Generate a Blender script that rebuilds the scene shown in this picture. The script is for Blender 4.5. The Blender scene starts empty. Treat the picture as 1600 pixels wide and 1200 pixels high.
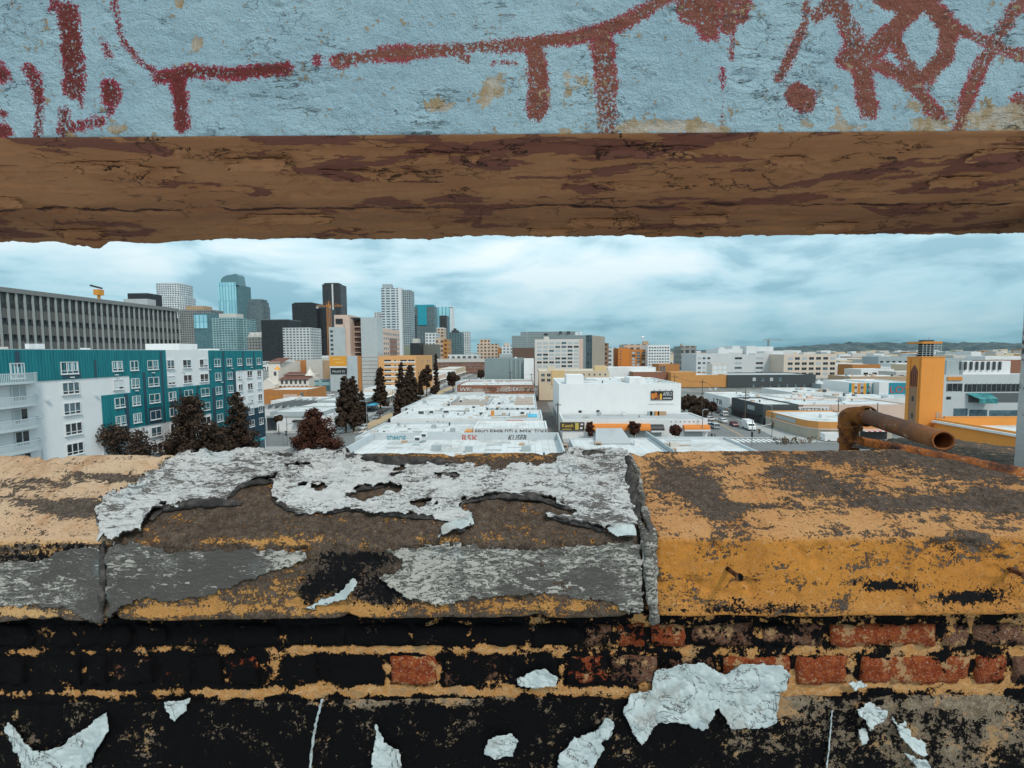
import bpy, bmesh, math, random
import numpy as np
from mathutils import Vector, Matrix

random.seed(7)
SC = bpy.context.scene
COL = SC.collection

# ------------------------------------------------------------------ camera
FPX = 740.0          # focal length in photo pixels (photo is 1600 wide)
EYE = 24.0           # eye height above the street
YAW = math.atan(26 / FPX)
PITCH = math.atan(50 / FPX)
ROLL = -math.radians(.42)
RLOC = Matrix.Rotation(math.pi / 2 - PITCH, 3, 'X') @ Matrix.Rotation(ROLL, 3, 'Z')
RCAM = Matrix.Rotation(YAW, 3, 'Z') @ RLOC
cam_d = bpy.data.cameras.new('camera')
cam = bpy.data.objects.new('camera', cam_d)
COL.objects.link(cam)
cam.location = (0, 0, EYE)
cam.rotation_euler = RCAM.to_euler()
cam_d.sensor_width = 36
cam_d.lens = FPX / 1600 * 36
cam_d.clip_start = .02
cam_d.clip_end = 20000
SC.camera = cam
SC.render.resolution_x = 1024
SC.render.resolution_y = 768

# ------------------------------------------------------------------ exposure
SC.view_settings.view_transform = 'Standard'
SC.view_settings.look = 'None'
SC.view_settings.exposure = 0.58
SC.view_settings.gamma = 1
SC.view_settings.use_curve_mapping = False

# ------------------------------------------------------------------ overcast sky and sun
SUN_EL, SUN_AZ = math.radians(51), math.radians(148)     # azimuth clockwise from +Y: behind the camera, to the right
W = bpy.data.worlds.new('World')
SC.world = W
W.use_nodes = True
nt = W.node_tree
nt.nodes.clear()
def wn(t, **k):
    n = nt.nodes.new(t)
    for a, b in k.items():
        setattr(n, a, b)
    return n
out = wn('ShaderNodeOutputWorld')
bg = wn('ShaderNodeBackground')
sky = wn('ShaderNodeTexSky', sky_type='NISHITA', sun_disc=False)
sky.sun_elevation = SUN_EL
sky.sun_rotation = SUN_AZ
tc = wn('ShaderNodeTexCoord')
sep = wn('ShaderNodeSeparateXYZ')
nt.links.new(tc.outputs['Generated'], sep.inputs[0])
def wm(op, a, b=None, c=None):
    n = wn('ShaderNodeMath', operation=op)
    for i, v in enumerate((a, b, c)):
        if v is None: continue
        if isinstance(v, (int, float)): n.inputs[i].default_value = v
        else: nt.links.new(v, n.inputs[i])
    return n.outputs[0]
zc = wm('ADD', wm('MAXIMUM', sep.outputs['Z'], 0.0), 0.11)
px_ = wm('DIVIDE', sep.outputs['X'], zc)
py_ = wm('DIVIDE', sep.outputs['Y'], zc)
cmb = wn('ShaderNodeCombineXYZ')
nt.links.new(px_, cmb.inputs[0]); nt.links.new(wm('MULTIPLY', py_, 1.25), cmb.inputs[1])
n1 = wn('ShaderNodeTexNoise'); n1.inputs['Scale'].default_value = .30; n1.inputs['Detail'].default_value = 6; n1.inputs['Roughness'].default_value = .5; n1.inputs['Distortion'].default_value = .5
nt.links.new(cmb.outputs[0], n1.inputs['Vector'])
n2 = wn('ShaderNodeTexNoise'); n2.inputs['Scale'].default_value = .95; n2.inputs['Detail'].default_value = 5; n2.inputs['Roughness'].default_value = .6; n2.inputs['Distortion'].default_value = .8
mp = wn('ShaderNodeMapping'); mp.inputs['Scale'].default_value = (1, 1, 3.4); nt.links.new(tc.outputs['Generated'], mp.inputs[0])
n3 = wn('ShaderNodeTexNoise'); n3.inputs['Scale'].default_value = 4.2; n3.inputs['Detail'].default_value = 7; n3.inputs['Roughness'].default_value = .52; n3.inputs['Distortion'].default_value = .35
nt.links.new(mp.outputs[0], n3.inputs['Vector']); nt.links.new(cmb.outputs[0], n2.inputs['Vector'])
cl = wm('ADD', wm('MULTIPLY', n3.outputs['Fac'], .74), wm('ADD', wm('MULTIPLY', n1.outputs['Fac'], .18), wm('MULTIPLY', n2.outputs['Fac'], .08)))
ramp = wn('ShaderNodeValToRGB')
nt.links.new(cl, ramp.inputs[0])
cr = ramp.color_ramp
cr.elements[0].position = .41; cr.elements[0].color = (.29, .48, .565, 1)
cr.elements[1].position = .60; cr.elements[1].color = (.66, .765, .80, 1)
e = cr.elements.new(.49); e.color = (.47, .66, .73, 1)
# thicker, bluer air towards the horizon, all the way round
hz = wn('ShaderNodeValToRGB')
nt.links.new(sep.outputs['Z'], hz.inputs[0])
hz.color_ramp.elements[0].position = 0.0; hz.color_ramp.elements[0].color = (.36, .52, .57, 1)
hz.color_ramp.elements[1].position = .20; hz.color_ramp.elements[1].color = (1.06, 1.04, 1.03, 1)
e = hz.color_ramp.elements.new(.075); e.color = (.62, .74, .78, 1)
mul = wn('ShaderNodeMix', data_type='RGBA', blend_type='MULTIPLY'); mul.inputs[0].default_value = 1
nt.links.new(ramp.outputs[0], mul.inputs[6]); nt.links.new(hz.outputs[0], mul.inputs[7])
skm = wn('ShaderNodeMix', data_type='RGBA', blend_type='MULTIPLY'); skm.inputs[0].default_value = 1
nt.links.new(sky.outputs[0], skm.inputs[6]); skm.inputs[7].default_value = (.1, .1, .1, 1)
mx = wn('ShaderNodeMix', data_type='RGBA'); mx.inputs[0].default_value = .93
nt.links.new(skm.outputs[2], mx.inputs[6]); nt.links.new(mul.outputs[2], mx.inputs[7])
nt.links.new(mx.outputs[2], bg.inputs[0])
bg.inputs[1].default_value = .88
nt.links.new(bg.outputs[0], out.inputs[0])

sd = bpy.data.lights.new('sun', 'SUN')
sd.energy = 1.5
sd.angle = math.radians(10)
sd.color = (1, .93, .84)
sun = bpy.data.objects.new('sun', sd)
COL.objects.link(sun)
sdir = Vector((math.sin(SUN_AZ) * math.cos(SUN_EL), math.cos(SUN_AZ) * math.cos(SUN_EL), math.sin(SUN_EL)))
sun.rotation_euler = sdir.to_track_quat('Z', 'Y').to_euler()
sun.location = (0, -20, 80)

# ------------------------------------------------------------------ photo pixel -> direction -> point on a known plane
def ray(x, y, M=RCAM):
    return M @ Vector(((x - 800) / FPX, -(y - 600) / FPX, -1))
def atY(x, y, Y):
    d = ray(x, y); t = Y / d.y
    return Vector((d.x * t, Y, EYE + d.z * t))
def atX(x, y, X):
    d = ray(x, y); t = X / d.x
    return Vector((X, d.y * t, EYE + d.z * t))
def atZ(x, y, Z):
    d = ray(x, y); t = (Z - EYE) / d.z
    return Vector((d.x * t, d.y * t, Z))

# ------------------------------------------------------------------ material helpers
class NT:
    """tiny node-tree writer"""
    def __init__(s, name):
        s.m = bpy.data.materials.new(name); s.m.use_nodes = True
        s.t = s.m.node_tree; s.t.nodes.clear()
        s.out = s.t.nodes.new('ShaderNodeOutputMaterial')
        s.b = s.t.nodes.new('ShaderNodeBsdfPrincipled')
        s.t.links.new(s.b.outputs[0], s.out.inputs[0])
    def n(s, t, **k):
        n = s.t.nodes.new(t)
        for a, b in k.items(): setattr(n, a, b)
        return n
    def put(s, sock, v):
        if isinstance(v, (int, float)):
            sock.default_value = v
        elif isinstance(v, (tuple, list)):
            if len(v) == 3 and sock.type == 'RGBA': v = (*v, 1)
            sock.default_value = v
        else: s.t.links.new(v, sock)
    def set(s, **k):
        for a, v in k.items():
            s.put(s.b.inputs[a.replace('_', ' ')], v)
    def math(s, op, a, b=None, c=None, clamp=False):
        n = s.n('ShaderNodeMath', operation=op, use_clamp=clamp)
        for i, v in enumerate((a, b, c)):
            if v is not None: s.put(n.inputs[i], v)
        return n.outputs[0]
    def mix(s, f, a, b, blend='MIX'):
        n = s.n('ShaderNodeMix', data_type='RGBA', blend_type=blend)
        s.put(n.inputs[0], f); s.put(n.inputs[6], a); s.put(n.inputs[7], b)
        return n.outputs[2]
    def noise(s, vec, scale, detail=4, rough=.55, dist=0, out='Fac'):
        n = s.n('ShaderNodeTexNoise')
        s.put(n.inputs['Vector'], vec); n.inputs['Scale'].default_value = scale; n.inputs['Detail'].default_value = detail
        n.inputs['Roughness'].default_value = rough; n.inputs['Distortion'].default_value = dist
        return n.outputs[out]
    def voro(s, vec, scale, feature='F1', out='Distance', rnd=1):
        n = s.n('ShaderNodeTexVoronoi', feature=feature)
        s.put(n.inputs['Vector'], vec); n.inputs['Scale'].default_value = scale
        n.inputs['Randomness'].default_value = rnd
        return n.outputs[out]
    def obj(s): return s.n('ShaderNodeTexCoord').outputs['Object']
    def uv(s): return s.n('ShaderNodeTexCoord').outputs['UV']
    def geo(s): return s.n('ShaderNodeNewGeometry').outputs['Position']
    def attr(s, name): return s.n('ShaderNodeAttribute', attribute_name=name).outputs['Fac']
    def scale(s, vec, v):
        n = s.n('ShaderNodeMapping'); s.put(n.inputs[0], vec); n.inputs['Scale'].default_value = v
        return n.outputs[0]
    def step(s, v, lo, hi):
        n = s.n('ShaderNodeMapRange', interpolation_type='SMOOTHSTEP')
        s.put(n.inputs[0], v); n.inputs[1].default_value = lo; n.inputs[2].default_value = hi
        return n.outputs[0]
    def lin(s, v, lo, hi, a=0., b=1.):
        n = s.n('ShaderNodeMapRange')
        s.put(n.inputs[0], v); n.inputs[1].default_value = lo; n.inputs[2].default_value = hi; n.inputs[3].default_value = a; n.inputs[4].default_value = b
        return n.outputs[0]
    def bump(s, h, strength=.5, dist=.01, normal=None):
        n = s.n('ShaderNodeBump'); n.inputs['Strength'].default_value = strength; n.inputs['Distance'].default_value = dist
        s.put(n.inputs['Height'], h)
        if normal is not None: s.put(n.inputs['Normal'], normal)
        return n.outputs[0]

# ------------------------------------------------------------------ mesh helpers
class MB:
    """collects polygons with metre UVs and material slots, links them as ONE mesh object"""
    def __init__(s): s.v = []; s.f = []; s.uv = []; s.mi = []
    def poly(s, pts, uv=None, mi=0):
        i = len(s.v); s.v += [tuple(p) for p in pts]; s.f.append(tuple(range(i, i + len(pts))))
        s.uv.append(uv or [(0, 0)] * len(pts)); s.mi.append(mi)
    def box(s, x0, x1, y0, y1, z0, z1, mi=0, skip=''):
        L = {'S': ([(x0, y0, z0), (x1, y0, z0), (x1, y0, z1), (x0, y0, z1)], [(x0, z0), (x1, z0), (x1, z1), (x0, z1)]),
             'N': ([(x1, y1, z0), (x0, y1, z0), (x0, y1, z1), (x1, y1, z1)], [(-x1, z0), (-x0, z0), (-x0, z1), (-x1, z1)]),
             'E': ([(x1, y0, z0), (x1, y1, z0), (x1, y1, z1), (x1, y0, z1)], [(y0, z0), (y1, z0), (y1, z1), (y0, z1)]),
             'W': ([(x0, y1, z0), (x0, y0, z0), (x0, y0, z1), (x0, y1, z1)], [(-y1, z0), (-y0, z0), (-y0, z1), (-y1, z1)]),
             'T': ([(x0, y0, z1), (x1, y0, z1), (x1, y1, z1), (x0, y1, z1)], [(x0, y0), (x1, y0), (x1, y1), (x0, y1)]),
             'B': ([(x0, y1, z0), (x1, y1, z0), (x1, y0, z0), (x0, y0, z0)], [(x0, y1), (x1, y1), (x1, y0), (x0, y0)])}
        for k, (p, u) in L.items():
            if k not in skip: s.poly(p, u, mi)
    def prism(s, pts, z0, z1, mi=0, cap=True, mt=None):
        """vertical prism over a ccw footprint"""
        n = len(pts); acc = 0
        for i in range(n):
            a, b = pts[i], pts[(i + 1) % n]; l = math.dist(a, b)
            s.poly([(*a, z0), (*b, z0), (*b, z1), (*a, z1)], [(acc, z0), (acc + l, z0), (acc + l, z1), (acc, z1)], mi); acc += l
        if cap: s.poly([(*p, z1) for p in pts], [tuple(p) for p in pts], mi if mt is None else mt)
    def tube(s, a, b, r0, r1=None, n=8, mi=0, cap=True):
        r1 = r0 if r1 is None else r1
        a, b = Vector(a), Vector(b); d = (b - a).normalized(); q = d.to_track_quat('Z', 'Y')
        R0 = [a + q @ Vector((math.cos(t) * r0, math.sin(t) * r0, 0)) for t in [2 * math.pi * k / n for k in range(n)]]
        R1 = [b + q @ Vector((math.cos(t) * r1, math.sin(t) * r1, 0)) for t in [2 * math.pi * k / n for k in range(n)]]
        for k in range(n):
            j = (k + 1) % n; s.poly([R0[k], R0[j], R1[j], R1[k]], None, mi)
        if cap: s.poly(R1, None, mi); s.poly(R0[::-1], None, mi)
    def mesh(s, name, mats):
        me = bpy.data.meshes.new(name); me.from_pydata(s.v, [], s.f)
        ul = me.uv_layers.new(name='uv')
        ul.data.foreach_set('uv', [c for p in s.uv for q in p for c in q])
        for m in (mats if isinstance(mats, (list, tuple)) else [mats]): me.materials.append(m)
        me.polygons.foreach_set('material_index', s.mi)
        me.update(); return me
    def build(s, name, mats, parent=None, smooth=False):
        off = Vector(parent['_o']) if parent is not None and '_o' in parent.keys() else Vector()
        if off.length: s.v = [tuple(Vector(p) - off) for p in s.v]
        me = s.mesh(name, mats)
        if smooth: me.polygons.foreach_set('use_smooth', [True] * len(me.polygons))
        o = bpy.data.objects.new(name, me); COL.objects.link(o)
        if parent is not None: o.parent = parent
        return o

def link(name, me, parent=None, loc=(0, 0, 0), rz=0):
    o = bpy.data.objects.new(name, me); COL.objects.link(o)
    o.location = loc; o.rotation_euler = (0, 0, rz)
    if parent is not None: o.parent = parent
    return o
def tag(o, label=None, cat=None, group=None, kind=None):
    if label: o['label'] = label
    if cat: o['category'] = cat
    if group: o['group'] = group
    if kind: o['kind'] = kind
    return o
def thing(name, label, cat, loc=(0, 0, 0), group=None, rz=0):
    o = bpy.data.objects.new(name, None); COL.objects.link(o); o.location = loc; o.rotation_euler = (0, 0, rz)
    o['_o'] = tuple(loc); o.empty_display_size = .2
    return tag(o, label, cat, group)
def copy_tree(o, parent=None):
    c = o.copy(); COL.objects.link(c); c.parent = parent
    for ch in list(o.children): copy_tree(ch, c)
    return c

# ------------------------------------------------------------------ common materials
MATS = {}
def paint(col, rough=.8, dirt=.25, sc=.35, bump=.15, dcol=None):
    """painted stucco / concrete wall with blotchy wear and fine grain"""
    key = ('p', tuple(col), rough, dirt, sc)
    if key in MATS: return MATS[key]
    t = NT('painted_wall'); p = t.geo()
    a = t.noise(p, sc, 6, .65); b = t.noise(t.scale(p, (1, 1, .22)), sc * 4, 5, .6); g = t.noise(p, 9, 3)
    d = t.math('MULTIPLY', t.step(t.math('ADD', t.math('MULTIPLY', a, .6), t.math('MULTIPLY', b, .4)), .46, .72), dirt)
    dc = dcol or tuple(c * .45 + .02 for c in col)
    c = t.mix(d, (*col, 1), (*dc, 1))
    c = t.mix(t.math('MULTIPLY', t.step(g, .35, .75), .10), c, (*[x * .7 for x in col], 1))
    t.set(Base_Color=c, Roughness=rough, Normal=t.bump(g, bump, .05))
    MATS[key] = t.m
    return t.m
def flat(col, rough=.6, metal=0.):
    key = ('f', tuple(col), rough, metal)
    if key in MATS: return MATS[key]
    t = NT('plain_finish'); p = t.geo(); g = t.noise(p, 3, 5, .6)
    c = t.mix(t.math('MULTIPLY', t.step(g, .4, .75), .25), (*col, 1), (*[x * .65 for x in col], 1))
    t.set(Base_Color=c, Roughness=rough, Metallic=metal); MATS[key] = t.m
    return t.m
def grid(wall, glass, su, sv, fu, fv, rough=.25, var=.5, wr=.7):
    """far facade: window grid too fine to build, from metre UVs"""
    t = NT('far_facade'); uv = t.uv(); s = t.n('ShaderNodeSeparateXYZ'); t.put(s.inputs[0], uv)
    u = t.math('DIVIDE', s.outputs[0], su); v = t.math('DIVIDE', s.outputs[1], sv)
    mu = t.math('LESS_THAN', t.math('FRACT', u), fu); mv = t.math('LESS_THAN', t.math('FRACT', v), fv)
    m = t.math('MULTIPLY', mu, mv)
    c = t.n('ShaderNodeCombineXYZ'); t.put(c.inputs[0], t.math('FLOOR', u)); t.put(c.inputs[1], t.math('FLOOR', v))
    w = t.n('ShaderNodeTexWhiteNoise', noise_dimensions='2D'); t.put(w.inputs['Vector'], c.outputs[0])
    big = t.noise(uv, .03, 3)
    g = t.mix(t.math('MULTIPLY', w.outputs['Value'], var), (*glass, 1), (*[min(1, x * 2.2 + .03) for x in glass], 1))
    wl = t.mix(t.step(big, .4, .7), (*wall, 1), (*[x * .8 for x in wall], 1))
    t.set(Base_Color=t.mix(m, wl, g), Roughness=t.lin(m, 0, 1, wr, rough))
    return t.m
def glassmat(col, rough=.08, spec=.5):
    t = NT('window_glass'); p = t.geo(); a = t.noise(p, .6, 2)
    t.set(Base_Color=t.mix(t.step(a, .35, .7), (*col, 1), (*[c * 1.8 + .01 for c in col], 1)), Roughness=rough, Specular_IOR_Level=spec)
    return t.m
G_DARK = glassmat((.018, .022, .026))
G_BLUE = glassmat((.05, .09, .11))
G_BLIND = paint((.42, .47, .49), .6, .2, 2.)
G_CURT = paint((.62, .66, .68), .7, .2, 2.)
M_FRAME = flat((.68, .69, .70), .45)
M_ROOF = paint((.54, .555, .56), .75, .8, .22, .1, (.34, .32, .29))
def roofmat():
    """rolled white roofing: strips of slightly different age, dark seams, ponding stains"""
    t = NT('rolled_white_roofing'); p = t.geo(); s = t.n('ShaderNodeSeparateXYZ'); t.put(s.inputs[0], p)
    w = t.math('ADD', s.outputs[0], t.math('MULTIPLY', t.noise(p, .8, 2), .25)); u = t.math('DIVIDE', w, 1.35)
    wn_ = t.n('ShaderNodeTexWhiteNoise', noise_dimensions='1D'); t.put(wn_.inputs['W'], t.math('FLOOR', u))
    a = t.noise(p, .16, 6, .68); b = t.noise(t.scale(p, (.5, 1.6, 1)), .9, 6, .7)
    c = t.mix(t.math('MULTIPLY', wn_.outputs['Value'], .5), (.62, .635, .64, 1), (.50, .52, .53, 1))
    c = t.mix(t.math('MULTIPLY', t.step(t.math('ADD', t.math('MULTIPLY', a, .6), t.math('MULTIPLY', b, .4)), .47, .62), .75), c, (.36, .345, .32, 1))
    c = t.mix(t.math('MULTIPLY', t.step(b, .60, .70), .5), c, (.25, .23, .21, 1))
    f = t.math('FRACT', u); c = t.mix(t.math('MULTIPLY', t.math('LESS_THAN', f, .06), .55), c, (.24, .24, .24, 1))
    t.set(Base_Color=c, Roughness=.75); return t.m
M_ROOF = roofmat()
M_ROOFG = paint((.40, .42, .43), .8, .5, .12, .1, (.25, .24, .23))
M_WHITE = paint((.73, .735, .735), .75, .3, .25)
M_OFFW = paint((.56, .53, .49), .8, .25, .2)
M_BLACK = flat((.02, .021, .023), .5)
M_STEEL = flat((.32, .34, .35), .45, .6)
M_ASPH = paint((.17, .175, .175), .9, .55, .1, .3, (.09, .09, .09))
M_WALK = paint((.36, .36, .35), .9, .45, .3)
# ================================================================== the setting: ground, streets, pavements
def sheet(name, x0, x1, y0, y1, z, m, label):
    b = MB(); b.poly([(x0, y0, z), (x1, y0, z), (x1, y1, z), (x0, y1, z)], [(x0, y0), (x1, y0), (x1, y1), (x0, y1)])
    return tag(b.build(name, m), label, None, None, 'structure')
t = NT('city_ground'); p = t.geo(); a = t.noise(p, .02, 6, .7); b_ = t.noise(p, .3, 5, .6)
t.set(Base_Color=t.mix(t.step(a, .4, .62), t.mix(b_, (.20, .20, .19, 1), (.30, .29, .27, 1)), (.10, .105, .10, 1)), Roughness=.9)
sheet('ground', -7000, 7000, -300, 14000, 0, t.m, 'broad ground of the city reaching to the horizon')
sheet('road', -60.5, -45.5, -60, 900, .004, M_ASPH, 'asphalt main street running away between the blocks')
def quad(name, pts, z, m, label):
    b = MB(); b.poly([(x, y, z) for x, y in pts], list(pts)); return tag(b.build(name, m), label, None, None, 'structure')
SK = .13
def rs(x, y): return x + (y - 127) * SK                   # the right-hand street runs slightly askew
quad('road', [(rs(51, 103), 103), (rs(67, 103), 103), (rs(67, 520), 520), (rs(51, 520), 520)], .004, M_ASPH, 'asphalt street on the right running up to the warehouses')
sheet('road', -170, -45.5, 118.5, 139, .008, M_ASPH, 'asphalt cross street left of the main street'); sheet('road', 8.4, 260, 106, 124, .008, M_ASPH, 'asphalt cross street before the awning shops')
sheet('alley', 3.6, 9.0, 100, 460, .006, paint((.13, .11, .10), .9, .6, .15, .3, (.06, .05, .045)), 'narrow alley between the white buildings')
# raised pavements with kerbs
def slab(name, x0, x1, y0, y1, label, h=.15):
    b = MB(); b.box(x0, x1, y0, y1, .0, h, skip='B')
    return tag(b.build(name, M_WALK), label, None, None, 'structure')
for x0, x1, y0, y1 in ((-66.2, -60.5, -40, 118.5), (-66.2, -60.5, 139, 700), (-45.5, -42.2, -40, 700), (-170, -66.21, 139, 142.6), (-170, -66.21, 115.8, 118.5), (9.2, 50.8, 124, 128.9), (9.2, 44, 104.3, 106), (68, 260, 124, 127.3), (68, 260, 102, 106)):
    slab('pavement', x0, x1, y0, y1, 'concrete pavement along the street kerb')
b = MB(); b.prism([(rs(67, 127.4), 127.4), (75, 127.4), (75.1, 178), (rs(67, 178), 178)], 0, .15); tag(b.build('pavement', M_WALK), 'concrete pavement before the corner store', None, None, 'structure')
M_LINEW = flat((.72, .73, .72), .7); M_LINEY = paint((.55, .33, .12), .8, .3, 1.)
def marking(x0, x1, y0, y1, m, label, z=.014):
    b = MB(); b.poly([(x0, y0, z), (x1, y0, z), (x1, y1, z), (x0, y1, z)])
    return tag(b.build('road_marking', m), label, None, None, 'structure')
for xa in (-53.4, -52.9):
    marking(xa, xa + .18, 141, 500, M_LINEY, 'yellow centre line painted on the street')
for xa in (-57, -49.4):
    for k in range(24):
        marking(xa, xa + .14, 141 + k * 12, 145 + k * 12, M_LINEW, 'white lane dash painted on the street')
marking(-55.6, -50.6, 141, 330, paint((.42, .31, .19), .9, .5, .4), 'worn tan turning lane down the middle of the street', .010)
for k in range(11):                                   # zebra bars
    marking(52 + k * 1.35, 52.7 + k * 1.35, 124.5, 129.5, M_LINEW, 'white zebra crossing bar on the right-hand street'); marking(-59.6 + k * 1.3, -58.9 + k * 1.3, 140.5, 144.5, M_LINEW, 'white zebra crossing bar on the main street')
    marking(rs(50.6, 0), rs(50.6, 0) + .01, 0, .01, M_LINEW, 'x') if False else None
marking(51.6, 67.4, 131.2, 131.7, M_LINEW, 'white stop line before the crossing')
for xa, m in ((58.6, M_LINEY), (59.1, M_LINEY)): quad('road_marking', [(rs(xa, 133), 133), (rs(xa + .18, 133), 133), (rs(xa + .18, 330), 330), (rs(xa, 330), 330)], .014, m, 'yellow centre line on the right-hand street')
# distant hills
def hill(pts, Y, depth, m, label):
    b = MB(); n = 160; xs = np.linspace(pts[0][0], pts[-1][0], n); hs = np.interp(xs, [q[0] for q in pts], [q[1] for q in pts])
    rows = []
    for j, (fy, fh) in enumerate(((0, 0), (.25, .45), (.6, .85), (1, 1), (1.5, .3), (2, 0))):
        rows.append([(x, Y + depth * fy + 60 * math.sin(i * .9 + j), max(0, h * fh * (1 + .10 * math.sin(i * 1.7 + j * 2) + .06 * math.sin(i * 4.1 + j)))) for i, (x, h) in enumerate(zip(xs, hs))])
    for j in range(5):
        for i in range(n - 1): b.poly([rows[j][i], rows[j][i + 1], rows[j + 1][i + 1], rows[j + 1][i]])
    return tag(b.build('hills', m, smooth=True), label, None, None, 'structure')
t = NT('hill_scrub'); p = t.geo(); a = t.noise(p, .012, 6, .7); v = t.voro(t.scale(p, (1, 1, 2)), .02)
c = t.mix(t.step(a, .42, .6), (.045, .075, .085, 1), (.08, .115, .12, 1)); c = t.mix(t.math('LESS_THAN', v, .12), c, (.24, .28, .28, 1))
t.set(Base_Color=c, Roughness=1.)
hill([(900, 0), (2000, 30), (2900, 55), (3350, 84), (3600, 98), (4000, 98), (4400, 90), (4900, 92), (5600, 74), (6500, 50), (7600, 0)], 5000, 500, t.m, 'low wooded hills dotted with houses on the horizon')
hill([(-600, 0), (300, 40), (1500, 70), (2500, 60), (3200, 0)], 7500, 600, t.m, 'faint far ridge on the horizon')
# ================================================================== foreground: parapet with coping, beam over the opening
D0 = .85                                    # eye to the face of the wall
RT = np.array(RLOC.transposed())
RW = np.array(Matrix.Rotation(YAW, 3, 'Z'))
def fgw(P):                                 # wall frame -> world
    return np.asarray(P) @ RW.T + np.array([0, 0, EYE])
def topix(P):                               # wall frame -> photo pixel, to lay marks where the photo has them
    q = np.asarray(P) @ RT.T
    return 800 + FPX * q[..., 0] / -q[..., 2], 600 - FPX * q[..., 1] / -q[..., 2]
def onw(x, y, w):
    d = ray(x, y, RLOC); t = w / d.y
    return np.array([d.x * t, w, d.z * t])
# ---- numpy gradient noise
_rs = np.random.RandomState(3); _perm = _rs.permutation(512); _perm = np.concatenate([_perm, _perm, _perm]); _g = np.stack([np.cos(a := _rs.rand(512) * 6.2832), np.sin(a)], -1)
def pn(x, y):
    xi = np.floor(x).astype(int); yi = np.floor(y).astype(int); fx = x - xi; fy = y - yi
    u = fx * fx * fx * (fx * (fx * 6 - 15) + 10); v = fy * fy * fy * (fy * (fy * 6 - 15) + 10)
    def g(ix, iy, dx, dy):
        h = _perm[(_perm[ix & 511] + iy) & 511]; q = _g[h]
        return q[..., 0] * dx + q[..., 1] * dy
    a = g(xi, yi, fx, fy); b = g(xi + 1, yi, fx - 1, fy); c = g(xi, yi + 1, fx, fy - 1); d = g(xi + 1, yi + 1, fx - 1, fy - 1)
    return (a + u * (b - a)) * (1 - v) + (c + u * (d - c)) * v
def fbm(x, y, o=4, r=.5):
    s = 0; a = 1
    for k in range(o):
        s = s + a * pn(x * 2 ** k + 17.3 * k, y * 2 ** k + 9.1 * k); a *= r
    return s
def seg_d(X, Y, pts):
    m = np.full(X.shape, 1e9)
    for (ax, ay), (bx, by) in zip(pts[:-1], pts[1:]):
        dx, dy = bx - ax, by - ay; L = dx * dx + dy * dy + 1e-9
        t = np.clip(((X - ax) * dx + (Y - ay) * dy) / L, 0, 1)
        m = np.minimum(m, np.hypot(X - ax - t * dx, Y - ay - t * dy))
    return m
def poly_sd(X, Y, pts):                     # positive inside
    d = seg_d(X, Y, list(pts) + [pts[0]]); ins = np.zeros(X.shape, bool)
    n = len(pts)
    for i in range(n):
        (x1, y1), (x2, y2) = pts[i], pts[(i + 1) % n]
        c = ((y1 > Y) != (y2 > Y)) & (X < (x2 - x1) * (Y - y1) / (y2 - y1 + 1e-12) + x1)
        ins ^= c
    return np.where(ins, d, -d)
def blobs(X, Y, L):
    s = np.zeros(X.shape)
    for (x, y, rx, ry, a) in L: s += a * np.exp(-(((X - x) / rx) ** 2 + ((Y - y) / ry) ** 2))
    return s
def grid_obj(name, P, mats, parent=None, attrs=None, keep=None, mi=None, smooth=True, thick=None, flip=False):
    """P: (n,m,3) wall-frame grid -> one mesh"""
    n, m = P.shape[:2]; idx = np.arange(n * m).reshape(n, m)
    q = np.stack([idx[:-1, :-1], idx[:-1, 1:], idx[1:, 1:], idx[1:, :-1]], -1).reshape(-1, 4)
    if flip: q = q[:, ::-1]
    k = np.ones(len(q), bool) if keep is None else keep.reshape(-1)
    q = q[k]; used = np.unique(q); mp = np.full(n * m, -1); mp[used] = np.arange(len(used))
    V = fgw(P.reshape(-1, 3)[used]); q = mp[q]
    me = bpy.data.meshes.new(name); me.vertices.add(len(V)); me.vertices.foreach_set('co', V.astype(np.float32).ravel())
    me.loops.add(len(q) * 4); me.loops.foreach_set('vertex_index', q.astype(np.int32).ravel())
    me.polygons.add(len(q)); me.polygons.foreach_set('loop_start', np.arange(0, len(q) * 4, 4, dtype=np.int32))
    me.polygons.foreach_set('loop_total', np.full(len(q), 4, dtype=np.int32))
    for a, v in (attrs or {}).items():
        at = me.attributes.new(a, 'FLOAT', 'POINT'); at.data.foreach_set('value', v.reshape(-1)[used].astype(np.float32))
    for x in (mats if isinstance(mats, (list, tuple)) else [mats]): me.materials.append(x)
    me.polygons.foreach_set('use_smooth', np.full(len(q), smooth))
    if mi is not None: me.polygons.foreach_set('material_index', mi.reshape(-1)[k].astype(np.int32))
    me.update(calc_edges=True); me.validate()
    o = bpy.data.objects.new(name, me); COL.objects.link(o)
    if parent is not None: o.parent = parent
    if thick:
        s = o.modifiers.new('thickness', 'SOLIDIFY'); s.thickness = thick; s.offset = -1
    return o
class Profile:
    """polyline in (w,z) swept along u; arc-length parametrised"""
    def __init__(s, pts):
        s.p = np.array(pts, float); s.L = np.concatenate([[0], np.cumsum(np.hypot(*np.diff(s.p, axis=0).T))]); s.len = s.L[-1]
    def at(s, t): return np.interp(t, s.L, s.p[:, 0]), np.interp(t, s.L, s.p[:, 1])
    def nrm(s, t, e=.006):
        w1, z1 = s.at(np.clip(t + e, 0, s.len)); w0, z0 = s.at(np.clip(t - e, 0, s.len)); tw, tz = w1 - w0, z1 - z0; l = np.hypot(tw, tz) + 1e-9
        return -tz / l, tw / l
    def grid(s, u, t, off=0):
        U, T = np.meshgrid(u, t, indexing='ij'); return s.pos(U, T, off)
    def pos(s, U, T, off=0):
        w, z = s.at(T); nw, nz = s.nrm(T)
        return np.stack([U, w + nw * off, z + nz * off], -1)
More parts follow.
